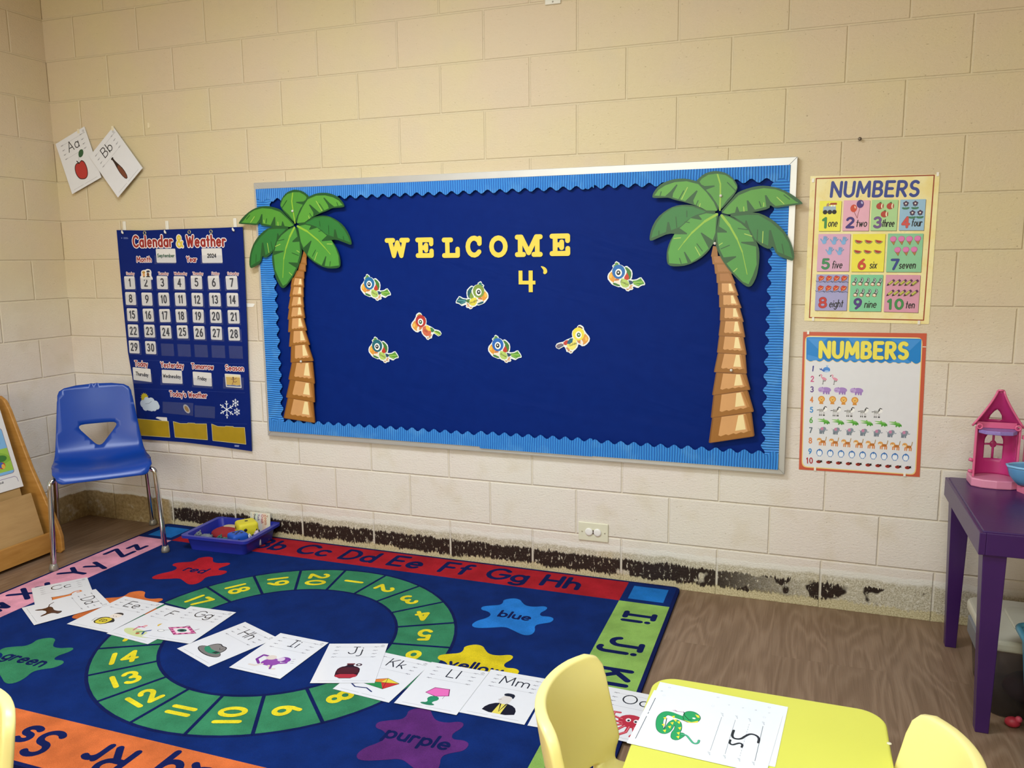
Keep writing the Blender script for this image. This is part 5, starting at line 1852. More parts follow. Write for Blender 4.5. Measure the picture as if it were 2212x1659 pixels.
def pic_jug(a):
    a.poly(smooth_loop([(72, 30), (146, 30), (152, 90), (138, 108), (122, 114), (122, 128), (100, 128), (98, 114), (80, 108), (68, 88)], 1), '#2a0e0c')
    a.poly(smooth_loop([(75, 33), (143, 33), (148, 60), (72, 60)], 1), '#b23038')
    a.poly(smooth_loop([(71, 58), (149, 58), (147, 90), (135, 105), (84, 105), (72, 88)], 1), '#4f1a18')
    a.poly([(96, 124), (126, 124), (124, 132), (98, 132)], '#6a2018')
    a.ell(140, 122, 11, 9, '#3a1410')
    a.ell(140, 122, 5, 4, '#e6e6ea')


def pic_kite(a):
    K = [(40, 74), (132, 128), (186, 112), (152, 62)]
    c = (124, 98)
    cols = ('#dd7f2c', '#e0c93a', '#c8342c', '#2f8a48')
    for i in range(4):
        a.poly([c, K[i], K[(i + 1) % 4]], ('#dd7f2c', '#e3cf3c', '#c8342c', '#2f8a48')[i])
    a.strokes([K + [K[0]], [K[0], K[2]], [K[1], K[3]]], 1.4, '#3a2a1a')
    a.line([(44, 72), (22, 70), (40, 54), (60, 66)], 4, '#6a6a72')
    a.line([(30, 58), (60, 40), (100, 48), (128, 34)], 5, '#2f3a6a')


def pic_lamp(a):
    a.poly([(66, 90), (84, 128), (136, 132), (150, 92), (108, 76)], '#7a2a5a')
    a.poly([(69, 91), (86, 125), (134, 129), (146, 93), (108, 79)], '#e46fb6')
    a.poly(smooth_loop([(96, 78), (120, 78), (128, 60), (112, 44), (118, 32), (88, 32), (98, 44), (86, 60)], 1), '#2f8a60')
    a.ell(102, 30, 24, 7, '#2f7a56')
    a.line([(136, 90), (136, 70)], 1.2, '#5a2a4a')


def pic_man(a):
    a.poly(smooth_loop([(60, 30), (170, 30), (166, 70), (140, 92), (96, 92), (66, 66)], 1), '#1c1a1e')
    a.poly([(98, 30), (126, 30), (128, 90), (104, 90)], '#e2d25a')
    a.poly([(104, 92), (128, 92), (116, 40)], '#1c1a1e')
    a.poly([(109, 90), (123, 90), (116, 46)], '#e2d25a')
    a.poly(smooth_loop([(96, 88), (128, 86), (134, 120), (124, 140), (102, 136), (94, 112)]), '#d8d2cc')
    a.poly(smooth_loop([(102, 134), (126, 136), (136, 120), (136, 150), (112, 154), (98, 146)], 1), '#1c1a1e')
    a.line([(100, 112), (92, 108)], 2, '#6a625a')


def pic_octo(a):
    a.ell(122, 108, 40, 36, '#b8303c')
    for q in ([(96, 92), (70, 96), (56, 80), (64, 62)], [(100, 84), (78, 70), (60, 52)], [(108, 78), (92, 50), (74, 36)], [(122, 76), (120, 46), (104, 28)], [(136, 78), (146, 48), (138, 30)], [(146, 86), (170, 62), (168, 42)], [(92, 110), (62, 120), (60, 142), (78, 144)]):
        a.line(q, 10, '#b8303c')
        a.line([(x + 1, y + 2) for x, y in q], 3, '#e07a80')
    a.ell(112, 112, 8, 10, '#f0eaea')
    a.ell(136, 112, 8, 10, '#f0eaea')
    a.ell(113, 110, 4, 5, '#1c1a1e')
    a.ell(135, 110, 4, 5, '#1c1a1e')


def pic_snake(a):
    G, D = '#2f9a5e', '#1c4a30'
    body = [(150, 122), (146, 100), (134, 84), (116, 66), (98, 56), (76, 56), (66, 72), (76, 92), (100, 98)]
    body = [(118, 140), (116, 128), (104, 106), (88, 84), (66, 70), (46, 74), (40, 92), (54, 108), (76, 104), (96, 92), (98, 74), (104, 68)]
    a.poly(smooth_loop([(134, 40), (150, 46), (164, 70), (160, 88), (140, 92), (124, 76), (124, 52)]), D)
    main = [(128, 66), (116, 84), (100, 104), (80, 116), (58, 110), (44, 88), (48, 62), (66, 50), (84, 58), (98, 78)]
    a.strokes([smooth_open(main)], 25, D)
    lo = [(96, 76), (108, 90), (112, 108), (106, 126), (94, 136)]
    # laid out along the page in photo units instead
    a.strokes([smooth_open(main)], 22, G)


def smooth_open(p, it=2):
    for _ in range(it):
        q = [p[0]]
        for i in range(len(p) - 1):
            u, v = p[i], p[i + 1]
            q += [(u[0] * .75 + v[0] * .25, u[1] * .75 + v[1] * .25), (u[0] * .25 + v[0] * .75, u[1] * .25 + v[1] * .75)]
        q.append(p[-1])
        p = q
    return p


INK, GUIDE = '#161418', '#9a9a9e'


def card_art(fn, letters, pic, rough=.16, wide=False):
    """letter size page in millimetres, origin at its lower left corner; wide = picture and letters set along the long side"""
    mk = lambda q: M(q, rough, vary=.02, scale=40, spec=.5)
    K = .001
    a = Art(fn, 0, rough, mk)
    a.step = .00006
    a.slab([(0, 0), (215.9, 0), (215.9, 279.4), (0, 279.4)], '#e2e3e6', .0004)
    a.step = .00005
    for y, l in ((252, 1), (226, 0), (202, 0), (178, 1)):
        for x0, x1 in ((30, 46), (170, 186)):
            a.line([(x0, y), (x1, y + 2)], 2.4, '#86868c')
            a.line([(x0 + 3, y + 3), (x0 + 9, y - 2)], 2, '#86868c')
        if l:
            a.line([(46, y), (170, y)], .9, GUIDE)
        else:
            for i in range(16):
                a.line([(48 + i * 7.8, y), (51 + i * 7.8, y)], .7, '#b4b4b8')
    a.text(letters, (108, 202), 50, 4.6, INK, 0, gap=.24)
    a.line([(22, 14), (92, 14)], 1.2, '#a4a4aa')
    a.line([(104, 14), (192, 14)], 1.2, '#a4a4aa')
    a.ell(199, 262, 6.5, 6.5, '#77777c')
    a.ell(199, 262, 5.2, 5.2, '#e2e3e6')
    a.text('T', (199, 259), 6, 1.2, '#66666c')
    a.line([(188, 252), (208, 252)], 1.2, '#77777c')
    pic(a)
    return a


def frame_fn(L0, ux, uy, nrm):
    L0, ux, uy, nrm = Vector(L0), Vector(ux), Vector(uy), Vector(nrm)
    return lambda a, b, h: L0 + ux * (a * .001) + uy * (b * .001) + nrm * h


def wall_card(TL, TR, BL, letters, pic, depth, label, tapes, tilt=0.0):
    t0, t1, t2 = (on_wall(*p, -depth) for p in (TL, TR, BL))
    an = atan2(t1[1] - t0[1], t1[0] - t0[0])
    an2 = atan2(t0[1] - t2[1], t0[0] - t2[0]) - pi / 2
    an = (an + an2) / 2
    ux = (cos(an), 0, sin(an))
    uy = (-sin(an), 0, cos(an))
    # centre from the three corners
    cx_, cz_ = (t1[0] + t2[0]) / 2, (t1[1] + t2[1]) / 2
    root = tag(empty('letter_card', (cx_, -depth, cz_)), label, 'letter card', 'letter cards with pictures')
    o = Vector((0, 0, 0)) - Vector(ux) * .108 - Vector(uy) * .1397
    t = Vector((0, -tilt, 1 - tilt * tilt / 2))
    base = frame_fn(o, ux, uy, (0, -1, 0))

    def fn(a, b, h):
        p = base(a, b, h)
        # the lower part of the page hangs away from the wall
        p.y -= (.16 - p.z) * tilt
        return p
    art = card_art(fn, letters, pic, rough=.3)
    art.build('printed_page', root)
    for (x, y) in tapes:
        m = MB()
        q = fn(x, y, .0012)
        m.box(q, (.014, .0016, .022), M('#e6dcc0', .35), 0)
        m.build('tape_piece', root)
    return root


wall_card((119, 312), (183, 274), (162, 419), 'Aa', pic_apple, .003, 'white letter card Aa with a red apple, tilted on the wall near the corner', [(170, 274)], .06)
wall_card((196, 341), (246, 274), (261, 427), 'Bb', pic_bat, .009, 'white letter card Bb with a brown baseball bat, overlapping the apple card', [(208, 276)], .07)


def floor_card(TL, TR, BL, letters, pic, z, label, wide=False, name='letter_card', BR=None):
    t0, t1, t2 = (on_floor(*p, z) for p in (TL, TR, BL))
    an1 = atan2(t1[1] - t0[1], t1[0] - t0[0])
    an2 = atan2(t0[1] - t2[1], t0[0] - t2[0]) - pi / 2
    d = (an2 - an1 + pi) % (2 * pi) - pi
    an = an1 + d / 2
    ux = (cos(an), sin(an), 0)
    uy = (-sin(an), cos(an), 0)
    cx_, cy_ = (t1[0] + t2[0]) / 2, (t1[1] + t2[1]) / 2
    o = Vector((0, 0, 0)) - Vector(ux) * .108 - Vector(uy) * .1397
    art = card_art(frame_fn(o, ux, uy, (0, 0, 1)), letters, pic)
    return tag(art.build(name, loc=(cx_, cy_, z)), label, 'letter card', 'letter cards with pictures')


Z0 = RZ + .0022
floor_card((64, 1259), (183, 1236), (82, 1334), 'Cc', pic_cat, Z0, 'white letter card Cc with an orange cat, nearest the blue chair leg')
# Dd lies turned: its letters read along the long side
floor_card((203, 1272), (241, 1308), (46, 1311), 'Dd', pic_dog, Z0 + .0014, 'white letter card Dd with a brown dog, overlapping the cat card')
floor_card((269, 1287), (354, 1304), (145, 1348), 'Ee', pic_ed, Z0 + .0004, 'white letter card Ee with a boy in a yellow shirt')
floor_card((354, 1306), (448, 1327), (225, 1368), 'Ff', pic_fun, Z0, 'white letter card with F, children and a ball, partly under the game card')
floor_card((412, 1308), (506, 1323), (310, 1375), 'Gg', pic_game, Z0 + .0014, 'white letter card Gg with a pink board game')
floor_card((531, 1344), (594, 1377), (388, 1402), 'Hh', pic_hat, Z0, 'white letter card Hh with a grey hat')
floor_card((606, 1369), (708, 1389), (497, 1441), 'Ii', pic_itch, Z0 + .0014, 'white letter card Ii with a purple animal')
floor_card((713, 1391), (839, 1390), (669, 1476), 'Jj', pic_jug, Z0 + .0014, 'white letter card Jj with a dark red jug')
floor_card((830, 1412), (929, 1430), (723, 1490), 'Kk', pic_kite, Z0, 'white letter card Kk with a coloured kite, partly under the jug card')
floor_card((930, 1427), (1058, 1451), (850, 1519), 'Ll', pic_lamp, Z0 + .0014, 'white letter card Ll with a pink lampshade')
floor_card((1063, 1446), (1188, 1468), (994, 1539), 'Mm', pic_man, Z0, 'white letter card Mm with a man in a black jacket')
floor_card((1196, 1466), (1321, 1488), (1149, 1570), 'Nn', lambda a: None, Z0, 'letter card with only a bare corner showing left of the tall yellow chair back')
floor_card((1320, 1483), (1450, 1508), (1262, 1585), 'Oo', pic_octo, Z0 + .0006, 'white letter card with O and red octopus, between yellow chair and table')


# ================================================================== CHAIRS
def sheet_shell(outline, hole, surf, mat, step=.022):
    """thin curved shell: outline and hole in (s,t) metres, surf(s,t) -> point"""
    def resample(p, d):
        q = []
        for i in range(len(p)):
            a, b = p[i], p[(i + 1) % len(p)]
            n = max(1, int(hypot(b[0] - a[0], b[1] - a[1]) / d))
            q += [(a[0] + (b[0] - a[0]) * k / n, a[1] + (b[1] - a[1]) * k / n) for k in range(n)]
        return q

    def inside(p, poly):
        c = False
        for i in range(len(poly)):
            x1, y1 = poly[i - 1]
            x2, y2 = poly[i]
            if (y1 > p[1]) != (y2 > p[1]) and p[0] < (x2 - x1) * (p[1] - y1) / (y2 - y1) + x1:
                c = not c
        return c

    def dist(p, poly):
        return min(hypot(p[0] - q[0], p[1] - q[1]) for q in poly)
    loops = [resample(outline, step * .6)] + [resample(h, step * .5) for h in hole]
    pts, edges = [], []
    for lp in loops:
        o = len(pts)
        pts += lp
        edges += [(o + i, o + (i + 1) % len(lp)) for i in range(len(lp))]
    xs, ys = [p[0] for p in outline], [p[1] for p in outline]
    x = min(xs) + step / 2
    row = 0
    while x < max(xs):
        y = min(ys) + step / 2
        while y < max(ys):
            p = (x, y)
            if inside(p, loops[0]) and dist(p, loops[0]) > step * .5 and all(not inside(p, h) and dist(p, h) > step * .45 for h in loops[1:]):
                pts.append(p)
            y += step
        x += step
    r = delaunay_2d_cdt([Vector(p) for p in pts], edges, [], 0, 1e-6)
    vs, fs = r[0], r[2]
    keep = []
    for f in fs:
        c = (sum(vs[i].x for i in f) / 3, sum(vs[i].y for i in f) / 3)
        if inside(c, loops[0]) and not any(inside(c, h) for h in loops[1:]):
            keep.append(tuple(f))
    b = MB()
    b.add([surf(v.x, v.y) for v in vs], keep, mat, True)
    return b


def arc_profile(P):
    """polyline with arc length lookup, smoothed"""
    P = smooth_open(P, 3)
    L = [0.0]
    for i in range(1, len(P)):
        L.append(L[-1] + hypot(P[i][0] - P[i - 1][0], P[i][1] - P[i - 1][1]))

    def at(t):
        t = max(0.0, min(L[-1], t))
        for i in range(1, len(L)):
            if t <= L[i] or i == len(L) - 1:
                k = (t - L[i - 1]) / max(1e-9, L[i] - L[i - 1])
                a, c = P[i - 1], P[i]
                return (a[0] + (c[0] - a[0]) * k, a[1] + (c[1] - a[1]) * k)
    return at, L[-1]


def tri_round(pts, r=.25):
    return quad_round(pts, r, 4) if len(pts) == 4 else sum([[
        ((1 - t) ** 2 * (p[0] + (a[0] - p[0]) * r) + 2 * t * (1 - t) * p[0] + t * t * (p[0] + (c[0] - p[0]) * r),
         (1 - t) ** 2 * (p[1] + (a[1] - p[1]) * r) + 2 * t * (1 - t) * p[1] + t * t * (p[1] + (c[1] - p[1]) * r)) for t in (0, .25, .5, .75, 1)]
        for a, p, c in [(pts[i - 1], pts[i], pts[(i + 1) % 3]) for i in range(3)]], [])


def blue_plastic():
    t = NT('blue_shell_plastic')
    v = t.obj()
    n = t.noise(v, 6.0, 3.0, .5)
    g = t.noise(v, 500.0, 2.0)
    t.l(t.mix(n, lin('#073a92'), lin('#0a42a2')), t.b.inputs['Base Color'])
    t.b.inputs['Roughness'].default_value = .33
    t.bump(g, .0004, .3)
    return t.m


CH = (.5165, -.532)
chair = tag(empty('school_chair', (CH[0], CH[1], 0), atan2(.745, .667)), 'blue plastic school chair with triangular back hole and chrome legs', 'chair')
prof, TL_ = arc_profile([(-.022, .412), (-.012, .438), (.02, .452), (.10, .447), (.2, .437), (.27, .433), (.325, .438), (.372, .47), (.396, .53), (.412, .60), (.432, .69), (.452, .77), (.458, .80)])
TT = TL_


def half_w(t):
    k = t / TT
    pts = [(0, .196), (.06, .208), (.3, .212), (.46, .205), (.56, .197), (.75, .182), (1, .162)]
    for i in range(1, len(pts)):
        if k <= pts[i][0]:
            a, b = pts[i - 1], pts[i]
            return a[1] + (b[1] - a[1]) * (k - a[0]) / (b[0] - a[0])
    return pts[-1][1]


def chair_surf(s, t):
    y, z = prof(t)
    k = max(0.0, min(1.0, (t / TT - .48) / .2))
    u = s / .2
    y -= .028 * k * u * u
    z += .016 * (1 - k) * u * u * min(1, t / .12)
    return (s, y, z)


def top_curve(u):
    return TT - .012 * u * u


right_edge = [(half_w(TT * i / 30), TT * i / 30) for i in range(28)]
out = [(-.165, 0), (.165, 0)] + A(.165, .03, .031, .03, -90, 0, 4) + [p for p in right_edge if p[1] > .045 and p[1] < TT - .075]
hw = .165
corner = [(hw + .003, TT - .07), (hw + .001, TT - .045), (hw - .008, TT - .025), (hw - .03, TT - .012), (.08, TT - .003), (0, TT)]
half = out[2:] + corner
outl = [(0, 0)] + [(.165, 0)] + half + [(-x, y) for x, y in half[::-1] if x > 0] + [(-.165, 0)]
# triangular hand hole: corners measured up the back
tz = lambda z: next(t for t in [TT * i / 400 for i in range(401)] if prof(t)[1] >= z and t > TT * .4)
hole = tri_round([(-.1, tz(.603)), (.1, tz(.603)), (0, tz(.482))], .22)
sh = sheet_shell(outl, [hole], chair_surf, blue_plastic())
so = sh.build('seat_shell', chair, recalc=True)
md = so.modifiers.new('solid', 'SOLIDIFY')
md.thickness, md.offset = .007, 0.0
chrome = M('#c9c9cc', .12, metal=1.0, vary=.02)
rub = M('#8e8a80', .35, metal=.4)


def curve_pts(P, it=3):
    for _ in range(it):
        q = [P[0]]
        for i in range(len(P) - 1):
            a, b = Vector(P[i]), Vector(P[i + 1])
            q += [a * .75 + b * .25, a * .25 + b * .75]
        q.append(P[-1])
        P = q
    return P


for sx in (-1, 1):
    m = MB()
    m.tube(curve_pts([(sx * .237, -.002, .012), (sx * .229, .008, .2), (sx * .222, .014, .385), (sx * .218, .02, .428), (sx * .15, .05, .43), (sx * .13, .12, .432)]), .0118, chrome, 14)
    lg = m.build('front_leg', chair)
    m = MB()
    m.lathe([(.0145, .03), (.0165, .022), (.0195, .012), (.0205, .0), (.012, -.001)][::-1], (sx * .2375, -.002, .013), rub, 16)
    m.build('glide', lg)
    m = MB()
    m.tube(curve_pts([(sx * .224, .515, .012), (sx * .216, .49, .2), (sx * .208, .458, .385), (sx * .2, .43, .424), (sx * .15, .36, .428), (sx * .13, .2, .428), (sx * .13, .12, .43)]), .0118, chrome, 14)
    lg = m.build('rear_leg', chair)
    m = MB()
    m.lathe([(.0145, .03), (.0165, .022), (.0195, .012), (.0205, .0), (.012, -.001)][::-1], (sx * .2245, .516, .002), rub, 16)
    m.build('glide', lg)
m = MB()
m.tube([(-.14, .12, .428), (.14, .12, .428)], .009, chrome, 10)
m.build('cross_bar', chair)


def yellow_plastic(nm, hexc, rough=.38):
    t = NT(nm)
    v = t.obj()
    n = t.noise(v, 7.0, 3.0, .5)
    c = lin(hexc)
    t.l(t.mix(n, tuple(q * .96 for q in c[:3]) + (1,), tuple(min(1, q * 1.03) for q in c[:3]) + (1,)), t.b.inputs['Base Color'])
    t.b.inputs['Roughness'].default_value = rough
    t.b.inputs['Subsurface Weight'].default_value = .06
    t.b.inputs['Subsurface Radius'].default_value = (.02, .015, .004)
    return t.m


YM = yellow_plastic('yellow_chair_plastic', '#f4e696')
yprof, YT = arc_profile([(.04, .272), (.055, .285), (.1, .288), (.2, .28), (.27, .284), (.305, .31), (.325, .38), (.345, .46), (.362, .562)])


def yellow_chair(loc, rz, label, W=.174, curl=.07):
    root = tag(empty('toddler_chair', (loc[0], loc[1], 0), rz), label, 'chair', 'small yellow chairs around the yellow table')

    def srf(s, t):
        y, z = yprof(t)
        k = max(0.0, min(1.0, (t / YT - .38) / .25))
        u = s / W
        y -= curl * k * abs(u) ** 2.2
        z += .02 * (1 - k) * u * u
        return (s, y, z)
    rr = [(W * .92, .0)] + A(W * .86, .03, .03, .03, -90, 0, 4)
    side = rr + [(W * .97, YT * .3), (W, YT * .55), (W * 1.0, YT * .8)] + [(W * .995, YT - .06), (W * .975, YT - .03), (W * .92, YT - .011), (W * .82, YT - .002), (W * .6, YT), (0, YT)]
    ol = [(0, 0)] + side + [(-x, y) for x, y in side[::-1] if x > 0]
    ty = lambda z: next(t for t in [YT * i / 400 for i in range(401)] if yprof(t)[1] >= z and t > YT * .4)
    hl = [(.12 * cos(q), ty(.318) + .02 * sin(q)) for q in [2 * pi * i / 20 for i in range(20)]]
    b = sheet_shell(ol, [hl], srf, YM)
    o = b.build('seat_shell', root, recalc=True)
    md = o.modifiers.new('solid', 'SOLIDIFY')
    md.thickness, md.offset = .023, 0.0
    bv = o.modifiers.new('round', 'BEVEL')
    bv.width, bv.segments, bv.limit_method, bv.angle_limit = .0065, 3, 'ANGLE', radians(50)
    for sx in (-1, 1):
        for yy, dy in ((.08, -.02), (.27, .03)):
            m = MB()
            m.tube([(sx * (W - .035), yy, .276), (sx * (W - .03), yy + dy * .5, .15), (sx * (W - .022), yy + dy, .0)], [.019, .0165, .014], YM, 12)
            m.build('leg', root)
    return root


# backs at x about 3.10 (left of the table) and 3.86 (right of it)
yellow_chair((3.455, -1.885), pi / 2, 'small yellow chair with its back left of the yellow table, over the letter cards')
yellow_chair((3.5, -1.905), -pi / 2, 'small yellow chair tucked in at the right end of the yellow table', W=.168, curl=.08)
yellow_chair((1.995, -2.62), 0, 'small yellow chair at the lower left edge beside the orange rug border')

# ================================================================== YELLOW TABLE
TX0, TX1, TY0, TY1, TZ = 3.262, 3.748, -2.30, -1.578, .45
tb = tag(empty('toddler_table', ((TX0 + TX1) / 2, (TY0 + TY1) / 2, 0)), 'small yellow plastic table with rounded corners holding snake letter cards', 'table')
tc = ((TX0 + TX1) / 2, (TY0 + TY1) / 2)
YT_ = yellow_plastic('yellow_table_plastic', '#d6d75a', .42)
m = MB()
m.prism(rrect(TX0, TY0, TX1, TY1, .055, 8), lambda a, b, h: (a - tc[0], b - tc[1], h), TZ - .03, TZ, YT_)
m.build('table_top', tb, bevel=.006, seg=3)
m = MB()
m.prism(rrect(TX0 + .035, TY0 + .035, TX1 - .035, TY1 - .035, .04, 6), lambda a, b, h: (a - tc[0], b - tc[1], h), TZ - .075, TZ - .03, YT_)
m.build('apron', tb)
for sx in (-1, 1):
    for sy in (-1, 1):
        m = MB()
        m.tube([(sx * .17, sy * .29, TZ - .06), (sx * .19, sy * .31, 0)], [.027, .02], YT_, 14)
        m.build('leg', tb)
m = MB()
q = on_floor(1921, 1606, TZ)
m.lathe([(.005, 0), (.004, .0008)], (q[0] - tc[0], q[1] - tc[1], TZ), M('#e6dfc0', .4), 10)
m.build('wear_spot', tb)

# snake cards lying on the table, their long side across it
SPX = lambda z: (lambda p: on_floor(1320 + p[0] / 5.53, 1440 + p[1] / 5.53, z))


def table_card(q, z, draw, label):
    px = SPX(z)
    c = px((sum(p[0] for p in q) / 4, sum(p[1] for p in q) / 4))
    a = Art(lambda u, v, h: (u - c[0], v - c[1], h), 0, .2, lambda k: M(k, .2, vary=.02), px)
    a.step = .00006
    a.slab(q, '#e4e9f0', .0005, px=True)
    if draw:
        draw(a)
    return tag(a.build('letter_card', loc=(c[0], c[1], z)), label, 'letter card', 'letter cards with pictures')


def back_marks(a):
    for x, y in ((700, 252), (1278, 370), (1888, 490)):
        p = a.px((x, y))
        a.ell(*p, .0026, .0026, '#a9adb6')
        a.ell(*p, .002, .002, '#e4e9f0')


def snake_draw(a):
    w = lambda n: n / 5.53 / 830
    G, D, Y = '#2f9c60', '#1e3a30', '#ecd93c'
    body = smooth_open([(900, 635), (800, 600), (700, 560), (640, 560), (580, 620), (575, 740), (620, 790), (680, 760), (720, 680), (780, 650), (805, 690), (800, 760), (760, 800), (755, 860), (790, 850), (840, 815)])
    W0 = [70, 70]
    for wd, col in ((76, D), (68, G)):
        a.strokes([[a.px(p) for p in body]], wd * .000205, col)
    for wd, col in ((24, D), (19, '#4fae86')):
        a.strokes([[a.px(p) for p in smooth_open([(840, 812), (900, 820), (940, 870), (985, 925), (1040, 920), (1050, 885)])]], wd * .000205, col)
    hd = smooth_loop([(870, 560), (920, 535), (1000, 545), (1060, 590), (1068, 630), (1030, 668), (940, 672), (880, 655), (860, 610)], 2)
    a.poly([((x - 965) * 1.06 + 965, (y - 605) * 1.06 + 605) for x, y in hd], D, px=True)
    a.poly(hd, G, px=True)
    a.poly([(1005, 575), (1050, 590), (1058, 615), (1030, 612)], Y, px=True)
    a.poly([(860, 640), (960, 668), (1040, 652), (1035, 672), (940, 676)], Y, px=True)
    a.ell(*a.px((990, 622)), .0035, .0028, '#e8f0e8')
    a.line([(870, 548), (790, 540), (740, 525)], .0014, '#b05a80', px=True)
    a.line([(790, 540), (760, 520)], .0012, '#b05a80', px=True)
    a.line([(868, 545), (880, 590), (930, 640), (960, 640)], .0014, D, px=True)
    for x, y in ((645, 620), (625, 700), (640, 770), (700, 725), (745, 605), (770, 645), (810, 670), (730, 680), (820, 740), (805, 800), (800, 845)):
        a.poly([(x - 22, y - 8), (x + 18, y - 16), (x + 6, y + 20)], Y, px=True)
    a.line([(665, 620), (650, 700), (632, 745)], .0016, D, px=True)
    for q in ([(530, 378), (455, 530)], [(450, 545), (440, 565)], [(424, 595), (292, 860)]):
        a.line(q, .0014, '#55565c', px=True)
    a.line([(1322, 605), (1185, 1005)], .0009, '#8a8d96', px=True)
    a.line([(1485, 640), (1362, 1045)], .0009, '#8a8d96', px=True)
    a.line([(1815, 715), (1718, 1130)], .0011, '#6a6d76', px=True)
    for i in range(14):
        p, q = (1650, 690), (1535, 1085)
        t0, t1 = i / 14, (i + .5) / 14
        a.line([(p[0] + (q[0] - p[0]) * t0, p[1] + (q[1] - p[1]) * t0), (p[0] + (q[0] - p[0]) * t1, p[1] + (q[1] - p[1]) * t1)], .0008, '#9a9da6', px=True)
    for x, y in ((1328, 580), (1170, 1045), (1500, 610), (1355, 1085), (1655, 645), (1528, 1120), (1820, 685), (1700, 1165)):
        for k in range(3):
            a.line([(x - 14 + 8 * k, y - 22 + 14 * k), (x + 12, y - 14 + 14 * k)], .0012, '#8a8d96', px=True)
    a.line(smooth_open([(1466, 765), (1442, 830), (1470, 865), (1550, 870), (1600, 835), (1660, 805), (1730, 820), (1772, 860), (1758, 912)]), .0052, '#2c2a34', px=True)
    a.line(smooth_open([(1425, 880), (1412, 920), (1450, 940), (1495, 925), (1540, 915), (1572, 935), (1560, 965)]), .0046, '#2c2a34', px=True)
    for x, y in ((605, 292), (1408, 460), (1575, 495), (1728, 522), (1888, 556)):
        a.line([(x - 8, y), (x + 10, y)], .0014, '#b0b4bc', px=True)
    for x, y in ((632, 345), (1215, 472), (1832, 608)):
        p = a.px((x, y))
        a.ell(*p, .003, .003, '#c9ccd4')
        a.ell(*p, .0024, .0024, '#e4e9f0')


table_card([(585, 185), (2115, 485), (1960, 1200), (280, 860)], TZ + .0004, back_marks, 'under letter card with punched holes, mostly hidden beneath the snake card')
table_card([(515, 282), (2050, 590), (1850, 1290), (188, 912)], TZ + .0012, snake_draw, 'white letter card Ss with a green and yellow snake, on the yellow table')

# ================================================================== PURPLE TABLE
def purple_mat():
    t = NT('purple_paint')
    v = t.obj()
    n = t.noise(v, 9.0, 3.0, .5)
    t.l(t.mix(n, lin('#341450'), lin('#3d1a5a')), t.b.inputs['Base Color'])
    t.b.inputs['Roughness'].default_value = .34
    t.bump(t.noise(v, 60.0, 3.0), .0008, .3)
    return t.m


PM = purple_mat()
PX0, PX1, PY0, PY1, PZ = 4.052, 5.02, -.785, -.155, .62
pt = tag(empty('play_table', ((PX0 + PX1) / 2, (PY0 + PY1) / 2, 0)), 'purple painted wooden play table carrying a pink toy castle', 'table')
pc = ((PX0 + PX1) / 2, (PY0 + PY1) / 2)
L = lambda x, y, z: (x - pc[0], y - pc[1], z)
m = MB()
m.box(L((PX0 + PX1) / 2, (PY0 + PY1) / 2, PZ - .011), (PX1 - PX0 - .02, PY1 - PY0 - .02, .022), PM)
m.build('table_top', pt, bevel=.003)
for c_, s_ in (((PX0 + .009, (PY0 + PY1) / 2), (.018, PY1 - PY0)), ((PX1 - .009, (PY0 + PY1) / 2), (.018, PY1 - PY0)), (((PX0 + PX1) / 2, PY0 + .009), (PX1 - PX0 - .036, .018)), (((PX0 + PX1) / 2, PY1 - .009), (PX1 - PX0 - .036, .018))):
    m = MB()
    m.box(L(*c_, PZ - .037), (s_[0], s_[1], .066), PM)
    m.build('apron', pt, bevel=.002)
for x, y in ((PX0, PY0), (PX0, PY1), (PX1, PY0), (PX1, PY1)):
    sx, sy = (1 if x == PX0 else -1), (1 if y == PY0 else -1)
    m = MB()
    vs = []
    for z, o, w in ((PZ - .06, .014, .062), (0.0, .030, .036)):
        for dx, dy in ((0, 0), (w, 0), (w, w), (0, w)):
            vs.append(L(x + sx * (o + dx), y + sy * (o * .8 + dy - (.02 if z == 0 and y == PY0 else 0) + (.0)), z))
    m.add(vs, [(0, 1, 2, 3), (7, 6, 5, 4), (0, 4, 5, 1), (1, 5, 6, 2), (2, 6, 7, 3), (3, 7, 4, 0)], PM)
    m.build('leg', pt, bevel=.002, recalc=True)

# ------------------------------------------------------------------ toy castle
PK, MG, LP = M('#d8638c', .38), M('#b83074', .4), M('#d687a4', .38)
CXc, CYc = 4.186, -.235
ca = tag(empty('toy_castle', (CXc, CYc, PZ)), 'pink plastic toy castle tower with purple floor and open windows', 'toy castle')
m = MB()
Dsh = [(-.073, -.035), (-.045, -.055), (0, -.062), (.045, -.055), (.075, -.035), (.078, .04), (.05, .062), (-.05, .062), (-.075, .04)]
m.prism(Dsh, lambda a, b, h: (a, b, h), 0, .03, LP)
m.build('base', ca, bevel=.004)


def tower_surf(s, z):
    """half round shell, open to the front; s runs along the arc"""
    r = .062 if z < .2 else .062 - (z - .2) * .16
    th = s / .062
    return (r * sin(th) * 1.0, -.01 + r * cos(th) * .85, z)


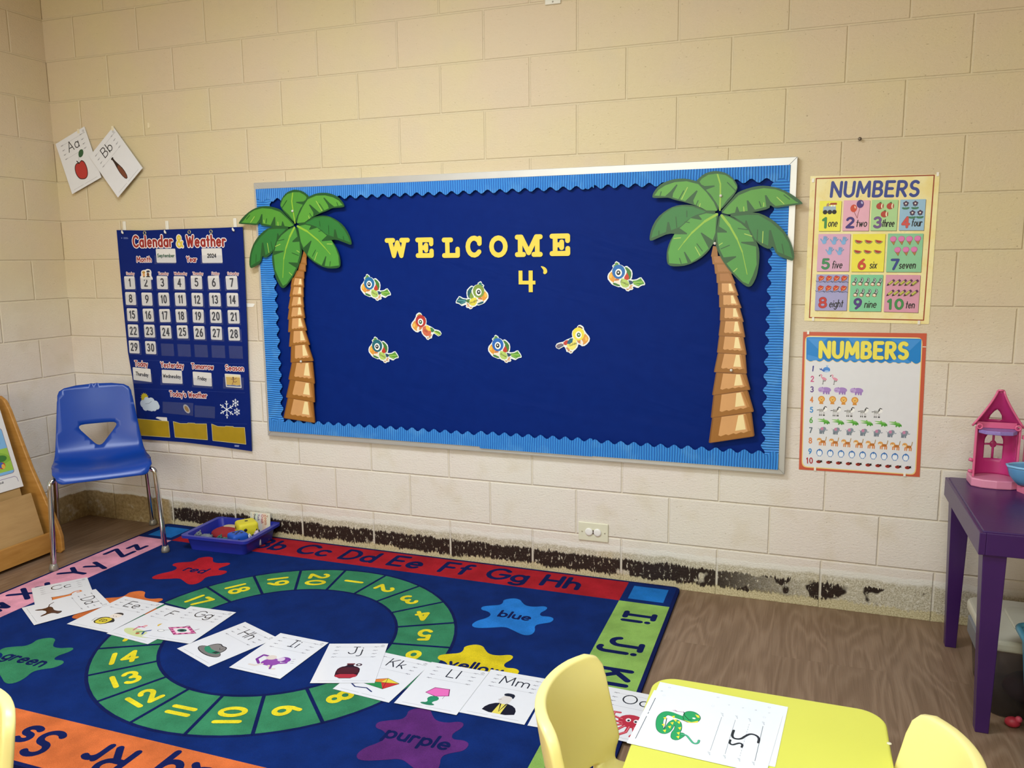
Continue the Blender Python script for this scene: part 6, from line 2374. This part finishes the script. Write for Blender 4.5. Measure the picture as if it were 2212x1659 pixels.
LWc = .062 * 1.45
arch = [(-.03, .085)] + [(.03, .085)] + [(.03 * cos(radians(a)) if 0 else .03 * (1 - (k / 7) ** 2), .145 + .04 * k / 7) for k, a in enumerate(range(8))] + [(-.03 * (1 - (k / 7) ** 2), .145 + .04 * k / 7) for k in range(6, -1, -1)]
lower = [(-LWc, .03), (LWc, .03), (LWc, .205), (-LWc, .205)]
b = sheet_shell(lower, [arch], tower_surf, MG, .012)
o = b.build('tower_wall', ca, recalc=True)
md = o.modifiers.new('solid', 'SOLIDIFY')
md.thickness, md.offset = .004, 0
for sx in (-1, 1):
    m = MB()
    m.box((sx * .0645, -.014, .1175), (.007, .012, .175), PK)
    m.build('corner_post', ca, bevel=.002)
m = MB()
m.tube([tower_surf(0, z) for z in (.085, .11, .15, .188)], .004, MG, 8)
m.tube([tower_surf(s, .135) for s in (-.03, -.015, 0, .015, .03)], .0035, MG, 8)
m.ball((0, tower_surf(0, .135)[1], .135), (.011, .004, .013), MG)
m.build('window_tracery', ca)


def roof_surf(s, z):
    k = min(1.0, max(0.0, (z - .205) / .125))
    r = .068 * (1 - k) ** 1.25 + .009
    th = s / .068
    return (r * sin(th), -.012 + r * cos(th) * .8, z)


LR = .068 * 1.5
win_ = [(-.02, .222), (.018, .222), (.018, .24), (.01, .254), (-.001, .262), (-.012, .254), (-.02, .24)]
b = sheet_shell([(-LR, .205), (LR, .205), (LR, .33), (-LR, .33)], [[(x * 1.15, z) for x, z in win_]], roof_surf, MG, .012)
o = b.build('tower_roof', ca, recalc=True)
md = o.modifiers.new('solid', 'SOLIDIFY')
md.thickness, md.offset = .004, 0
m = MB()
for sx in (-1, 1):
    m.tube([roof_surf(sx * LR, .205 + .125 * i / 10) for i in range(11)], .0035, PK, 8)
m.tube([(-.009, -.012, .331), (.009, -.012, .331)], .0035, PK, 8)
m.build('roof_edge', ca)
m = MB()
m.prism([(-.058, -.016), (-.04, -.042), (0, -.05), (.04, -.042), (.058, -.016), (.05, .03), (0, .044), (-.05, .03)], lambda a, b, h: (a, b, h), .183, .196, M('#8f78bb', .4, vary=.18, scale=160))
m.build('balcony_floor', ca, bevel=.002)
m = MB()
m.box((0, .012, .207), (.12, .004, .02), PK)
m.build('parapet', ca)
for sx in (-1, 1):
    m = MB()
    m.tube([(sx * .057 + .008 * cos(2 * pi * i / 12), -.024, .207 + .008 * sin(2 * pi * i / 12)) for i in range(12)], .003, PK, 8, closed=True)
    m.build('hinge_ring', ca)
for z in (.045, .085):
    m = MB()
    m.tube([(-.068, -.014, z), (-.08, -.014, z + .004)], .006, PK, 8)
    m.build('hinge_peg', ca)
# the wing of the castle that runs out of the picture
m = MB()
m.box((.165, .03, .115), (.15, .012, .17), M('#d4668f', .4))
m.box((.165, .022, .16), (.13, .006, .05), M('#cf5f8e', .4))
m.box((.165, .022, .09), (.13, .006, .07), M('#b9507f', .4))
m.box((.165, .021, .128), (.15, .009, .005), PK)
m.build('side_wall', ca, bevel=.002)
m = MB()
m.box((.088, -.012, .175), (.03, .014, .012), PK)
m.tube([(.08, -.014, .178), (.092, -.02, .166), (.1, -.02, .16)], .006, PK, 8)
m.build('wall_clip', ca)
m = MB()
m.prism([(.06, -.06), (.095, -.135), (.26, -.15), (.27, .04), (.075, .04)], lambda a, b, h: (a, b, h), 0, .022, M('#d4728f', .38))
m.tube([(.072, -.06, .026), (.1, -.128, .026), (.26, -.142, .026)], .008, M('#d97f98', .38), 8)
for x, y in ((.085, -.07), (.112, -.075), (.14, -.08), (.168, -.085)):
    m.ball((x, y, .034), (.013, .012, .014), M('#cf6f88', .38))
m.box((.19, -.1, .03), (.12, .03, .014), M('#c96580', .4))
m.build('terrace', ca)

# toy boat in front of the castle
BT = M('#5f97c6', .3)
bo = tag(empty('toy_boat', (4.345, -.315, PZ)), 'light blue toy boat with a rounded bow in front of the pink castle', 'toy boat')
m = MB()
rows = []
for k in range(13):
    t = k / 12
    x = -.135 + .27 * t
    w = .062 * (sin(pi * min(1, t * 1.0 + .02)) ** .55 if t < .98 else .25)
    rows.append((x, w))
ring_pts = [(x, -w) for x, w in rows] + [(x, w) for x, w in rows[::-1]]
n = len(ring_pts)
lev = [(.36, .027), (.62, .04), (.88, .058), (1.0, .082), (1.03, .09), (.93, .09), (.86, .068), (.5, .05)]
vs, fs = [], []
for sc, z in lev:
    for x, y in ring_pts:
        lean = (-.012 if z > .05 else 0.02) if x < -.05 else 0
        vs.append((x * (.62 + .38 * sc if sc < 1.04 else 1) + lean * 0, y * sc, z))
for i in range(len(lev) - 1):
    for k in range(n):
        fs.append((i * n + k, i * n + (k + 1) % n, (i + 1) * n + (k + 1) % n, (i + 1) * n + k))
fs.append(list(range(n - 1, -1, -1)))
fs.append(list(range((len(lev) - 1) * n, len(lev) * n)))
m.add(vs, fs, BT, True)
m.build('hull', bo, recalc=True)
m = MB()
m.tube([(x * 1.01, y * 1.01, .091) for x, y in ring_pts], .0042, M('#7fb6de', .3), 8, closed=True)
m.build('gunwale', bo)
m = MB()
m.box((0, 0, .0135), (.09, .03, .027), M('#4f86b4', .35))
m.build('keel', bo, bevel=.003)
m = MB()
m.ball((-.068, -.04, .07), (.012, .004, .004), M('#e2e2dc', .2))
m.build('side_stud', bo)
m = MB()
m.ball((.015, 0, .06), (.03, .02, .022), M('#e4dfd2', .4))
m.build('seat', bo)
tt = tag(empty('toy_ball', (4.196, -.70, PZ)), 'small yellow-orange toy at the front edge of the purple table', 'toy')
m = MB()
m.ball((.012, 0, .018), (.02, .017, .018), M('#dba64a', .4))
m.build('body', tt)
m = MB()
m.ball((.014, -.004, .04), (.012, .011, .011), M('#e0b468', .4))
m.build('top_knob', tt)

# ------------------------------------------------------------------ storage under the purple table
bn = tag(empty('storage_bin', (4.405, -.515, 0)), 'dark see-through storage tote with a whitish lid under the purple table', 'storage bin')
cl = M('#4a4648', .18, vary=.03, alpha=.55)
m = MB()
vs = []
for z, k in ((0.004, .93), (.225, 1.0)):
    for x, y in rrect(-.285 * k, -.165 * k, .285 * k, .165 * k, .04, 4):
        vs.append((x, y, z))
n = len(vs) // 2
m.add(vs, [list(range(n - 1, -1, -1))] + [(i, (i + 1) % n, (i + 1) % n + n, i + n) for i in range(n)], cl, True)
m.build('tub', bn)
m = MB()
m.prism(rrect(-.295, -.175, .295, .175, .045, 5), lambda a, b, h: (a, b, h), .218, .255, M('#bdb8a4', .4))
m.build('lid', bn, bevel=.012, seg=3)
m = MB()
m.prism(rrect(-.2, -.1, .22, .1, .04, 5), lambda a, b, h: (a, b, h), .255, .263, M('#b4af9a', .4))
m.build('lid_panel', bn, bevel=.004)
m = MB()
m.box((-.292, -.03, .2), (.02, .2, .06), M('#6d7076', .4))
m.build('latch', bn, bevel=.006)
for (x, y, z, rx, col, lab) in ((-.13, -.06, .062, .07, '#3a2228', 'dark soft toy inside the see-through tote'), (-.02, -.1, .04, .045, '#a4505e', 'pink soft toy inside the see-through tote'), (.0, .05, .08, .085, '#251c22', 'black bundle inside the see-through tote')):
    m = MB()
    m.ball((0, 0, 0), (rx * 1.25, rx, z - .012), M(col, .8, vary=.2, scale=40))
    tag(m.build('soft_toy', loc=(4.405 + x, -.515 + y, z)), lab, 'soft toy')
bk = tag(empty('toy_basket', (4.345, -.83, 0)), 'teal plastic basket standing under the front of the purple table', 'basket')
tl = M('#3f7d92', .4)
m = MB()
vs = []
for z, k in ((.0, .8), (.325, 1.0), (.325, .96), (.006, .77)):
    for x, y in rrect(-.16 * k, -.11 * k, .16 * k, .11 * k, .03, 4):
        vs.append((x, y, z))
n = len(vs) // 4
m.add(vs, [list(range(n - 1, -1, -1))] + [(j * n + i, j * n + (i + 1) % n, (j + 1) * n + (i + 1) % n, (j + 1) * n + i) for j in range(3) for i in range(n)] + [list(range(3 * n, 4 * n))], tl, False)
m.build('tub', bk, recalc=True)
m = MB()
m.tube([(x, y, .325) for x, y in rrect(-.166, -.116, .166, .116, .032, 4)], .009, tl, 8, closed=True)
m.build('rim', bk)
m = MB()
m.ball((0, 0, .016), (.022, .016, .016), M('#b02a3a', .5))
m.ball((.014, -.006, .03), (.01, .009, .01), M('#c8485a', .5))
tag(m.build('toy_figure', loc=(4.192, -.715, 0)), 'small red toy on the floor in front of the teal basket', 'toy')


# ================================================================== WOODEN BOOK STAND (left wall)
def maple(nm, c0, c1, rough=.4):
    t = NT(nm)
    v = t.obj()
    x, y, z = t.xyz(v)
    g = t.noise(t.vec(t.math('MULTIPLY', x, 6.0), t.math('MULTIPLY', y, 6.0), t.math('MULTIPLY', z, 40.0)), 1.0, 4.0, .6, .3)
    n = t.noise(v, 4.0, 3.0)
    t.l(t.mix(t.step(t.math('ADD', t.math('MULTIPLY', g, .6), t.math('MULTIPLY', n, .4)), .3, .7), lin(c0), lin(c1)), t.b.inputs['Base Color'])
    t.b.inputs['Roughness'].default_value = rough
    return t.m


MAP, MAPE = maple('maple_veneer', '#a5712f', '#bd8a45'), maple('maple_edge', '#b98447', '#c99a5e')
HB = maple('hardboard', '#a98552', '#b8945f', .6)
SX, SYR, SYL = -.195, -.49, -1.55
st = tag(empty('book_stand', (0, -1.0, 0)), 'wooden book display stand with sloping tiers against the left wall', 'book stand')
side = [(SX, 0.0), (.168, 0.0), (.183, .012), (.183, .085), (.17, .13), (.14, .2), (.113, .24), (.03, .42), (-.03, .58), (-.075, .70), (-.10, .745), (-.133, .765), (SX, .77)]
for y, s in ((SYR, 1), (SYL, -1)):
    m = MB()
    m.prism(side, lambda a, b, h, y=y, s=s: (a, y + 1.0 - .02 + h, b), 0, .02, MAP)
    m.build('side_panel', st, bevel=.005, seg=3, recalc=True)
mid, wid = (SYR + SYL) / 2 - .01, SYR - SYL - .022


def tier(name, x0, z0, x1, z1, th, mat, right=0.0):
    """board from lower edge (x0,z0) to upper edge (x1,z1)"""
    m = MB()
    L_ = hypot(x1 - x0, z1 - z0)
    nx, nz = (z1 - z0) / L_, -(x1 - x0) / L_
    pts = [(x0, z0), (x1, z1), (x1 - nx * th, z1 - nz * th), (x0 - nx * th, z0 - nz * th)]
    w = wid - right
    m.prism(pts, lambda a, b, h: (a, mid + 1.0 - wid / 2 + h, b), 0, w, mat)
    return m.build(name, st, bevel=.001, recalc=True)


tier('front_board', .155, .018, .155, .112, .018, MAP)
tier('hardboard_tier', .132, .03, .055, .305, .005, HB, .03)
tier('hardboard_tier', .05, .14, -.005, .40, .005, HB, .05)
tier('hardboard_tier', -.03, .2, -.145, .70, .005, HB)
m = MB()
m.box((-.02, mid + 1.0, .02), (.33, wid, .012), MAP)
m.build('bottom_shelf', st)
m = MB()
m.box((-.188, mid + 1.0, .38), (.006, wid, .72), HB)
m.build('back_panel', st)

# large white page with a picture of a tree, standing in the upper tier
PA, PB = Vector((-.0, 0, .335)), Vector((-.118, 0, .765))
up = (PB - PA).normalized()
nr = Vector((up.z, 0, -up.x))
y1, y0 = -.545, -1.14
pg0 = Vector((PA.x + .014, y0, PA.z))
hgt = (PB - PA).length
c0 = pg0 + Vector((0, (y1 - y0) / 2, 0)) + up * hgt / 2
fnp = lambda a, b, h: pg0 + Vector((0, a, 0)) + up * b + nr * h - c0
a = Art(fnp, 0, .35, lambda q: M(q, .35, vary=.04))
Wp = y1 - y0
a.slab([(0, 0), (Wp, 0), (Wp, hgt), (0, hgt)], '#e2e0dc', .0012)


def pane(x0, y0_, x1, y1_):
    return [(Wp - x0, y0_), (Wp - x1, y0_), (Wp - x1, y1_), (Wp - x0, y1_)]


a.poly([(Wp - x, y) for x, y in rrect(.022, .075, .5, .30, .014, 4)], '#8a5a62')
a.poly([(Wp - x, y) for x, y in rrect(.024, .077, .498, .298, .013, 4)], '#7fb4dc')
a.poly(pane(.024, .09, .498, .20), '#9cc44a')
a.poly([(Wp - x, y) for x, y in smooth_loop([(.024, .17), (.12, .2), (.25, .18), (.4, .21), (.498, .18), (.498, .12), (.024, .12)], 2)], '#86b23c')
a.poly([(Wp - .16, .13), (Wp - .125, .13), (Wp - .13, .2), (Wp - .155, .2)], '#6a5a3a')
for x, y, r in ((.14, .24, .055), (.09, .235, .04), (.2, .24, .045), (.12, .265, .035), (.17, .27, .03), (.26, .23, .04)):
    a.ell(Wp - x, y, r, r * .75, '#2f6a34')
for x, y, r in ((.11, .25, .03), (.17, .25, .03), (.08, .225, .02), (.24, .235, .022)):
    a.ell(Wp - x, y, r, r * .7, '#3f7f3c')
for x, y in ((.1, .25), (.14, .235), (.18, .255), (.12, .27), (.2, .23)):
    a.ell(Wp - x, y, .0045, .0045, '#a83a30')
a.ell(Wp - .07, .155, .03, .016, '#3f7a34')
a.poly(pane(.11, .095, .19, .125), '#c98a34')
a.poly([(Wp - .11, .125), (Wp - .19, .125), (Wp - .18, .14), (Wp - .12, .14)], '#dba64a')
a.ell(Wp - .075, .122, .017, .017, '#c83a30')
a.ell(Wp - .078, .125, .013, .014, '#3a62b0')
a.ell(Wp - .07, .117, .009, .012, '#e2b24a')
a.strokes([[(Wp - x, y) for x, y in ((.018, .03), (.02, .05), (.03, .058), (.5, .058))]], .002, '#6a4a8a')
a.text('Where is my ball', (Wp - .14, .04), .009, .0016, '#2a2a30', 0, gap=.25)
a.strokes([[(Wp - .03, .325), (Wp - .5, .325)], [(Wp - .03, .35), (Wp - .5, .35)]], .0016, '#8a8a90')
a.text('Pp', (Wp - .1, .372), .04, .006, '#1c1a1c', 0)
tag(a.build('picture_page', loc=tuple(c0)), 'large white page with a tree and picnic picture standing in the wooden stand', 'picture page')

# ================================================================== BLUE TRAY OF TOYS
TRX, TRY, TRA = .912, -.158, radians(3)
tz0 = RZ + .001
tray = tag(empty('toy_tray', (TRX, TRY, tz0), TRA), 'shallow blue plastic tray of small toys on the red rug border', 'tray')
TB = M('#26309a', .35, vary=.05)


def t_ring(hx, hy, z, r=.025):
    return [(x, y, z) for x, y in rrect(-hx, -hy, hx, hy, r, 8)]


m = MB()
lev = [t_ring(0.1560, .126, 0), t_ring(0.1680, .138, .070), t_ring(0.1840, .152, .072), t_ring(0.1850, .153, .064), t_ring(0.1875, .1535, .064), t_ring(0.1875, .1535, .077), t_ring(0.1650, .135, .077), t_ring(0.1530, .123, .005)]
n = len(lev[0])
m.add([p for l_ in lev for p in l_], [(j * n + i, j * n + (i + 1) % n, (j + 1) * n + (i + 1) % n, (j + 1) * n + i) for j in range(len(lev) - 1) for i in range(n)] + [list(range(n - 1, -1, -1)), list(range((len(lev) - 1) * n, len(lev) * n))], TB, False)
m.build('tub', tray, recalc=True)
m = MB()
m.box((0, 0, .0066), (.285, .236, .0012), TB)
m.build('tub_floor', tray)


def in_tray(x, y, z=0.0):
    return (TRX + x * cos(TRA) - y * sin(TRA), TRY + x * sin(TRA) + y * cos(TRA), tz0 + .0075 + z)


def foam_die(loc, s, col, rz, label, pips):
    root = tag(empty('foam_die', loc, rz), label, 'die', 'foam dice in the blue tray')
    bmh = bmesh.new()
    bmesh.ops.create_cube(bmh, size=s)
    bmesh.ops.bevel(bmh, geom=bmh.edges[:] + bmh.verts[:], offset=s * .2, segments=4, profile=.6, affect='EDGES')
    me = bpy.data.meshes.new('body')
    bmh.to_mesh(me)
    bmh.free()
    for p in me.polygons:
        p.use_smooth = True
    me.materials.append(M(col, .55))
    o = bpy.data.objects.new('body', me)
    o.location = (0, 0, s / 2)
    o.parent = root
    COL.objects.link(o)
    blk = M('#16161c', .6)
    k = s * .5 + .0004
    d = s * .22
    for face, n_ in pips.items():
        lay = {1: [(0, 0)], 2: [(-d, d), (d, -d)], 3: [(-d, d), (0, 0), (d, -d)], 5: [(-d, d), (d, d), (0, 0), (-d, -d), (d, -d)], 4: [(-d, d), (d, d), (-d, -d), (d, -d)], 6: [(-d, d), (-d, 0), (-d, -d), (d, d), (d, 0), (d, -d)]}[n_]
        for u, v in lay:
            u, v = u * .8, v * .8
            p = {'t': (u, v, s / 2 + k), 'f': (u, -k, s / 2 + v), 'r': (k, u, s / 2 + v), 'l': (-k, u, s / 2 + v)}[face]
            ax = {'t': (0, 0, 1), 'f': (0, -1, 0), 'r': (1, 0, 0), 'l': (-1, 0, 0)}[face]
            q = MB()
            q.lathe([(s * .085, -.0006), (s * .085, .0002)], (0, 0, 0), blk, 14, ax)
            q.build('pip', root, loc=p)
    return root


foam_die(in_tray(.052, .05), .098, '#d6cb2c', radians(-38), 'yellow foam die with black pips in the blue tray', {'t': 1, 'f': 2, 'r': 2, 'l': 3})
foam_die(in_tray(.085, -.07), .08, '#1450b4', radians(-28), 'smaller blue foam die with black pips in the front of the tray', {'t': 5, 'f': 1, 'r': 2, 'l': 3})
# red and teal cloth pouch
m = MB()
m.ball((0, 0, .03), (.088, .062, .024), M('#8f1c24', .85, vary=.15, scale=60), 20, 10)
po = m.build('cloth_pouch', loc=in_tray(-.055, .045), rot=(radians(8), 0, TRA))
tag(po, 'dark red cloth pouch with teal underside lying in the blue tray', 'pouch')
m = MB()
m.ball((.0, -.02, .013), (.09, .055, .0125), M('#2a5c66', .85, vary=.1, scale=60), 20, 8)
m.build('underside', po)
m = MB()
m.ball((0, .032, .048), (.045, .022, .006), M('#b9a884', .85), 14, 6)
m.build('inner_lining', po)
# booklet standing at the back
bkx = in_tray(.08, .122)
a = Art(lambda p, q, h: (p, -h + q * .1, q), 0, .5, lambda q: M(q, .5, vary=.03))
a.slab([(-.058, 0), (.058, 0), (.058, .118), (-.058, .118)], '#dcd6c6', .004)
for x0, x1, c_ in ((-.056, -.048, '#cfd3cc'), (-.03, -.012, '#cdd6d0'), (-.008, .012, '#d8d2d6'), (.014, .036, '#e0c8b8'), (.04, .056, '#e2ddcc')):
    a.poly([(x0, .002), (x1, .002), (x1, .116), (x0, .116)], c_)
for w_, x, c_, h_ in (('Down', -.036, '#1c2a3a', .0105), ('Yuck', -.014, '#5a4a8a', .0115), ('Crash', .007, '#a82a4a', .013), ('Zoom', .027, '#a8582a', .016)):
    a.text(w_, (x, .108), h_, .0024, c_, -pi / 2, gap=.28, align='l', xs=.9)
for x in (-.052, -.047, .042, .047, .052):
    a.strokes([[(x, .01), (x, .11)]], .0009, '#a8a498')
tag(a.build('sound_booklet', loc=bkx, rot=(0, 0, TRA)), 'cream booklet of sideways words standing at the back of the tray', 'booklet')


def critter(loc, s, col, spots, rz, name, label, cat='toy animal', ears=None):
    """small plastic animal: body, head, four legs, muzzle"""
    root = tag(empty(name, loc, rz), label, cat, 'toy animals in the blue tray')
    c = M(col, .5, vary=.25, scale=140)
    m = MB()
    m.ball((0, 0, s * .55), (s * .55, s * .3, s * .3), c)
    m.ball((s * .55, 0, s * .82), (s * .26, s * .2, s * .22), c)
    m.ball((s * .76, 0, s * .74), (s * .16, s * .12, s * .12), c)
    m.build('body', root)
    for x in (-.32, .32):
        for y in (-.16, .16):
            q = MB()
            q.tube([(s * x, s * y, s * .5), (s * x * 1.1, s * y * 1.2, 0)], [s * .12, s * .1], c, 8)
            q.build('leg', root)
    for y in (-.12, .12):
        q = MB()
        q.ball((s * .48, s * y * 1.4, s * 1.02), (s * .06, s * .08, s * .11), M(ears or col, .5))
        q.build('ear', root)
    if spots:
        q = MB()
        for k in range(5):
            q.ball((s * (-.4 + .2 * k), s * (-.24 + .02 * k), s * (.6 + .08 * (k % 2))), (s * .09, s * .09, s * .13), M(spots, .5), 8, 6)
        q.build('markings', root)
    return root


critter(in_tray(-.108, -.06, 0), .062, '#6f777c', '#565e64', radians(200), 'toy_elephant', 'grey toy animal at the left end of the blue tray')
critter(in_tray(.138, -.005, 0), .055, '#dcdad8', '#1c1a1e', radians(230), 'toy_zebra', 'white toy animal with black stripes beside the blue die')
critter(in_tray(.135, .065, 0), .058, '#c3b2c4', '#26222c', radians(250), 'toy_cow', 'pale toy animal with dark patches in the right back of the tray', ears='#1c1a1e')
critter(in_tray(.0, -.055, 0), .05, '#2f6a58', '#cfd8c8', radians(190), 'toy_lizard', 'small dark green toy animal beside the blue die')
root = tag(empty('bead_cluster', in_tray(-.06, -.085)), 'clump of pink and red beads in the front of the blue tray', 'beads')
for i in range(14):
    m = MB()
    r_ = .0125
    aa = i * 2.4
    rr_ = .006 + .0016 * i
    m.ball((rr_ * cos(aa), rr_ * sin(aa) * .8, r_ + (.016 if i < 5 else .002 + .006 * (i % 2))), r_, M(('#d0566a', '#b83a52', '#dc7a7a', '#9a5a5e')[i % 4], .3), 10, 6)
    m.build('bead', root)
for (x, y, c_, lab, nm) in ((-.015, -.092, '#2f6f94', 'small blue toy lying in the front of the tray', 'toy_fish'), (.012, -.098, '#c07a56', 'small orange-brown toy lying in the front of the tray', 'toy_crab')):
    rt = tag(empty(nm, in_tray(x, y), radians(10)), lab, 'toy animal')
    m = MB()
    m.ball((0, 0, .011), (.022, .011, .01), M(c_, .4, vary=.2, scale=90))
    m.build('body', rt)
    m = MB()
    m.ball((-.022, 0, .012), (.008, .01, .006), M(c_, .4))
    m.build('tail', rt)
rt = tag(empty('toy_jack', in_tray(.022, -.085)), 'tiny white jack-shaped toy beside the blue die', 'toy')
m = MB()
for ax in ((1, 0, 0), (0, 1, 0), (0, 0, 1)):
    v_ = Vector(ax) * .013
    m.tube([Vector((0, 0, .034)) - v_, Vector((0, 0, .034)) + v_], .003, M('#cfe6da', .3), 8)
m.build('body', rt)
bpy.context.view_layer.update()
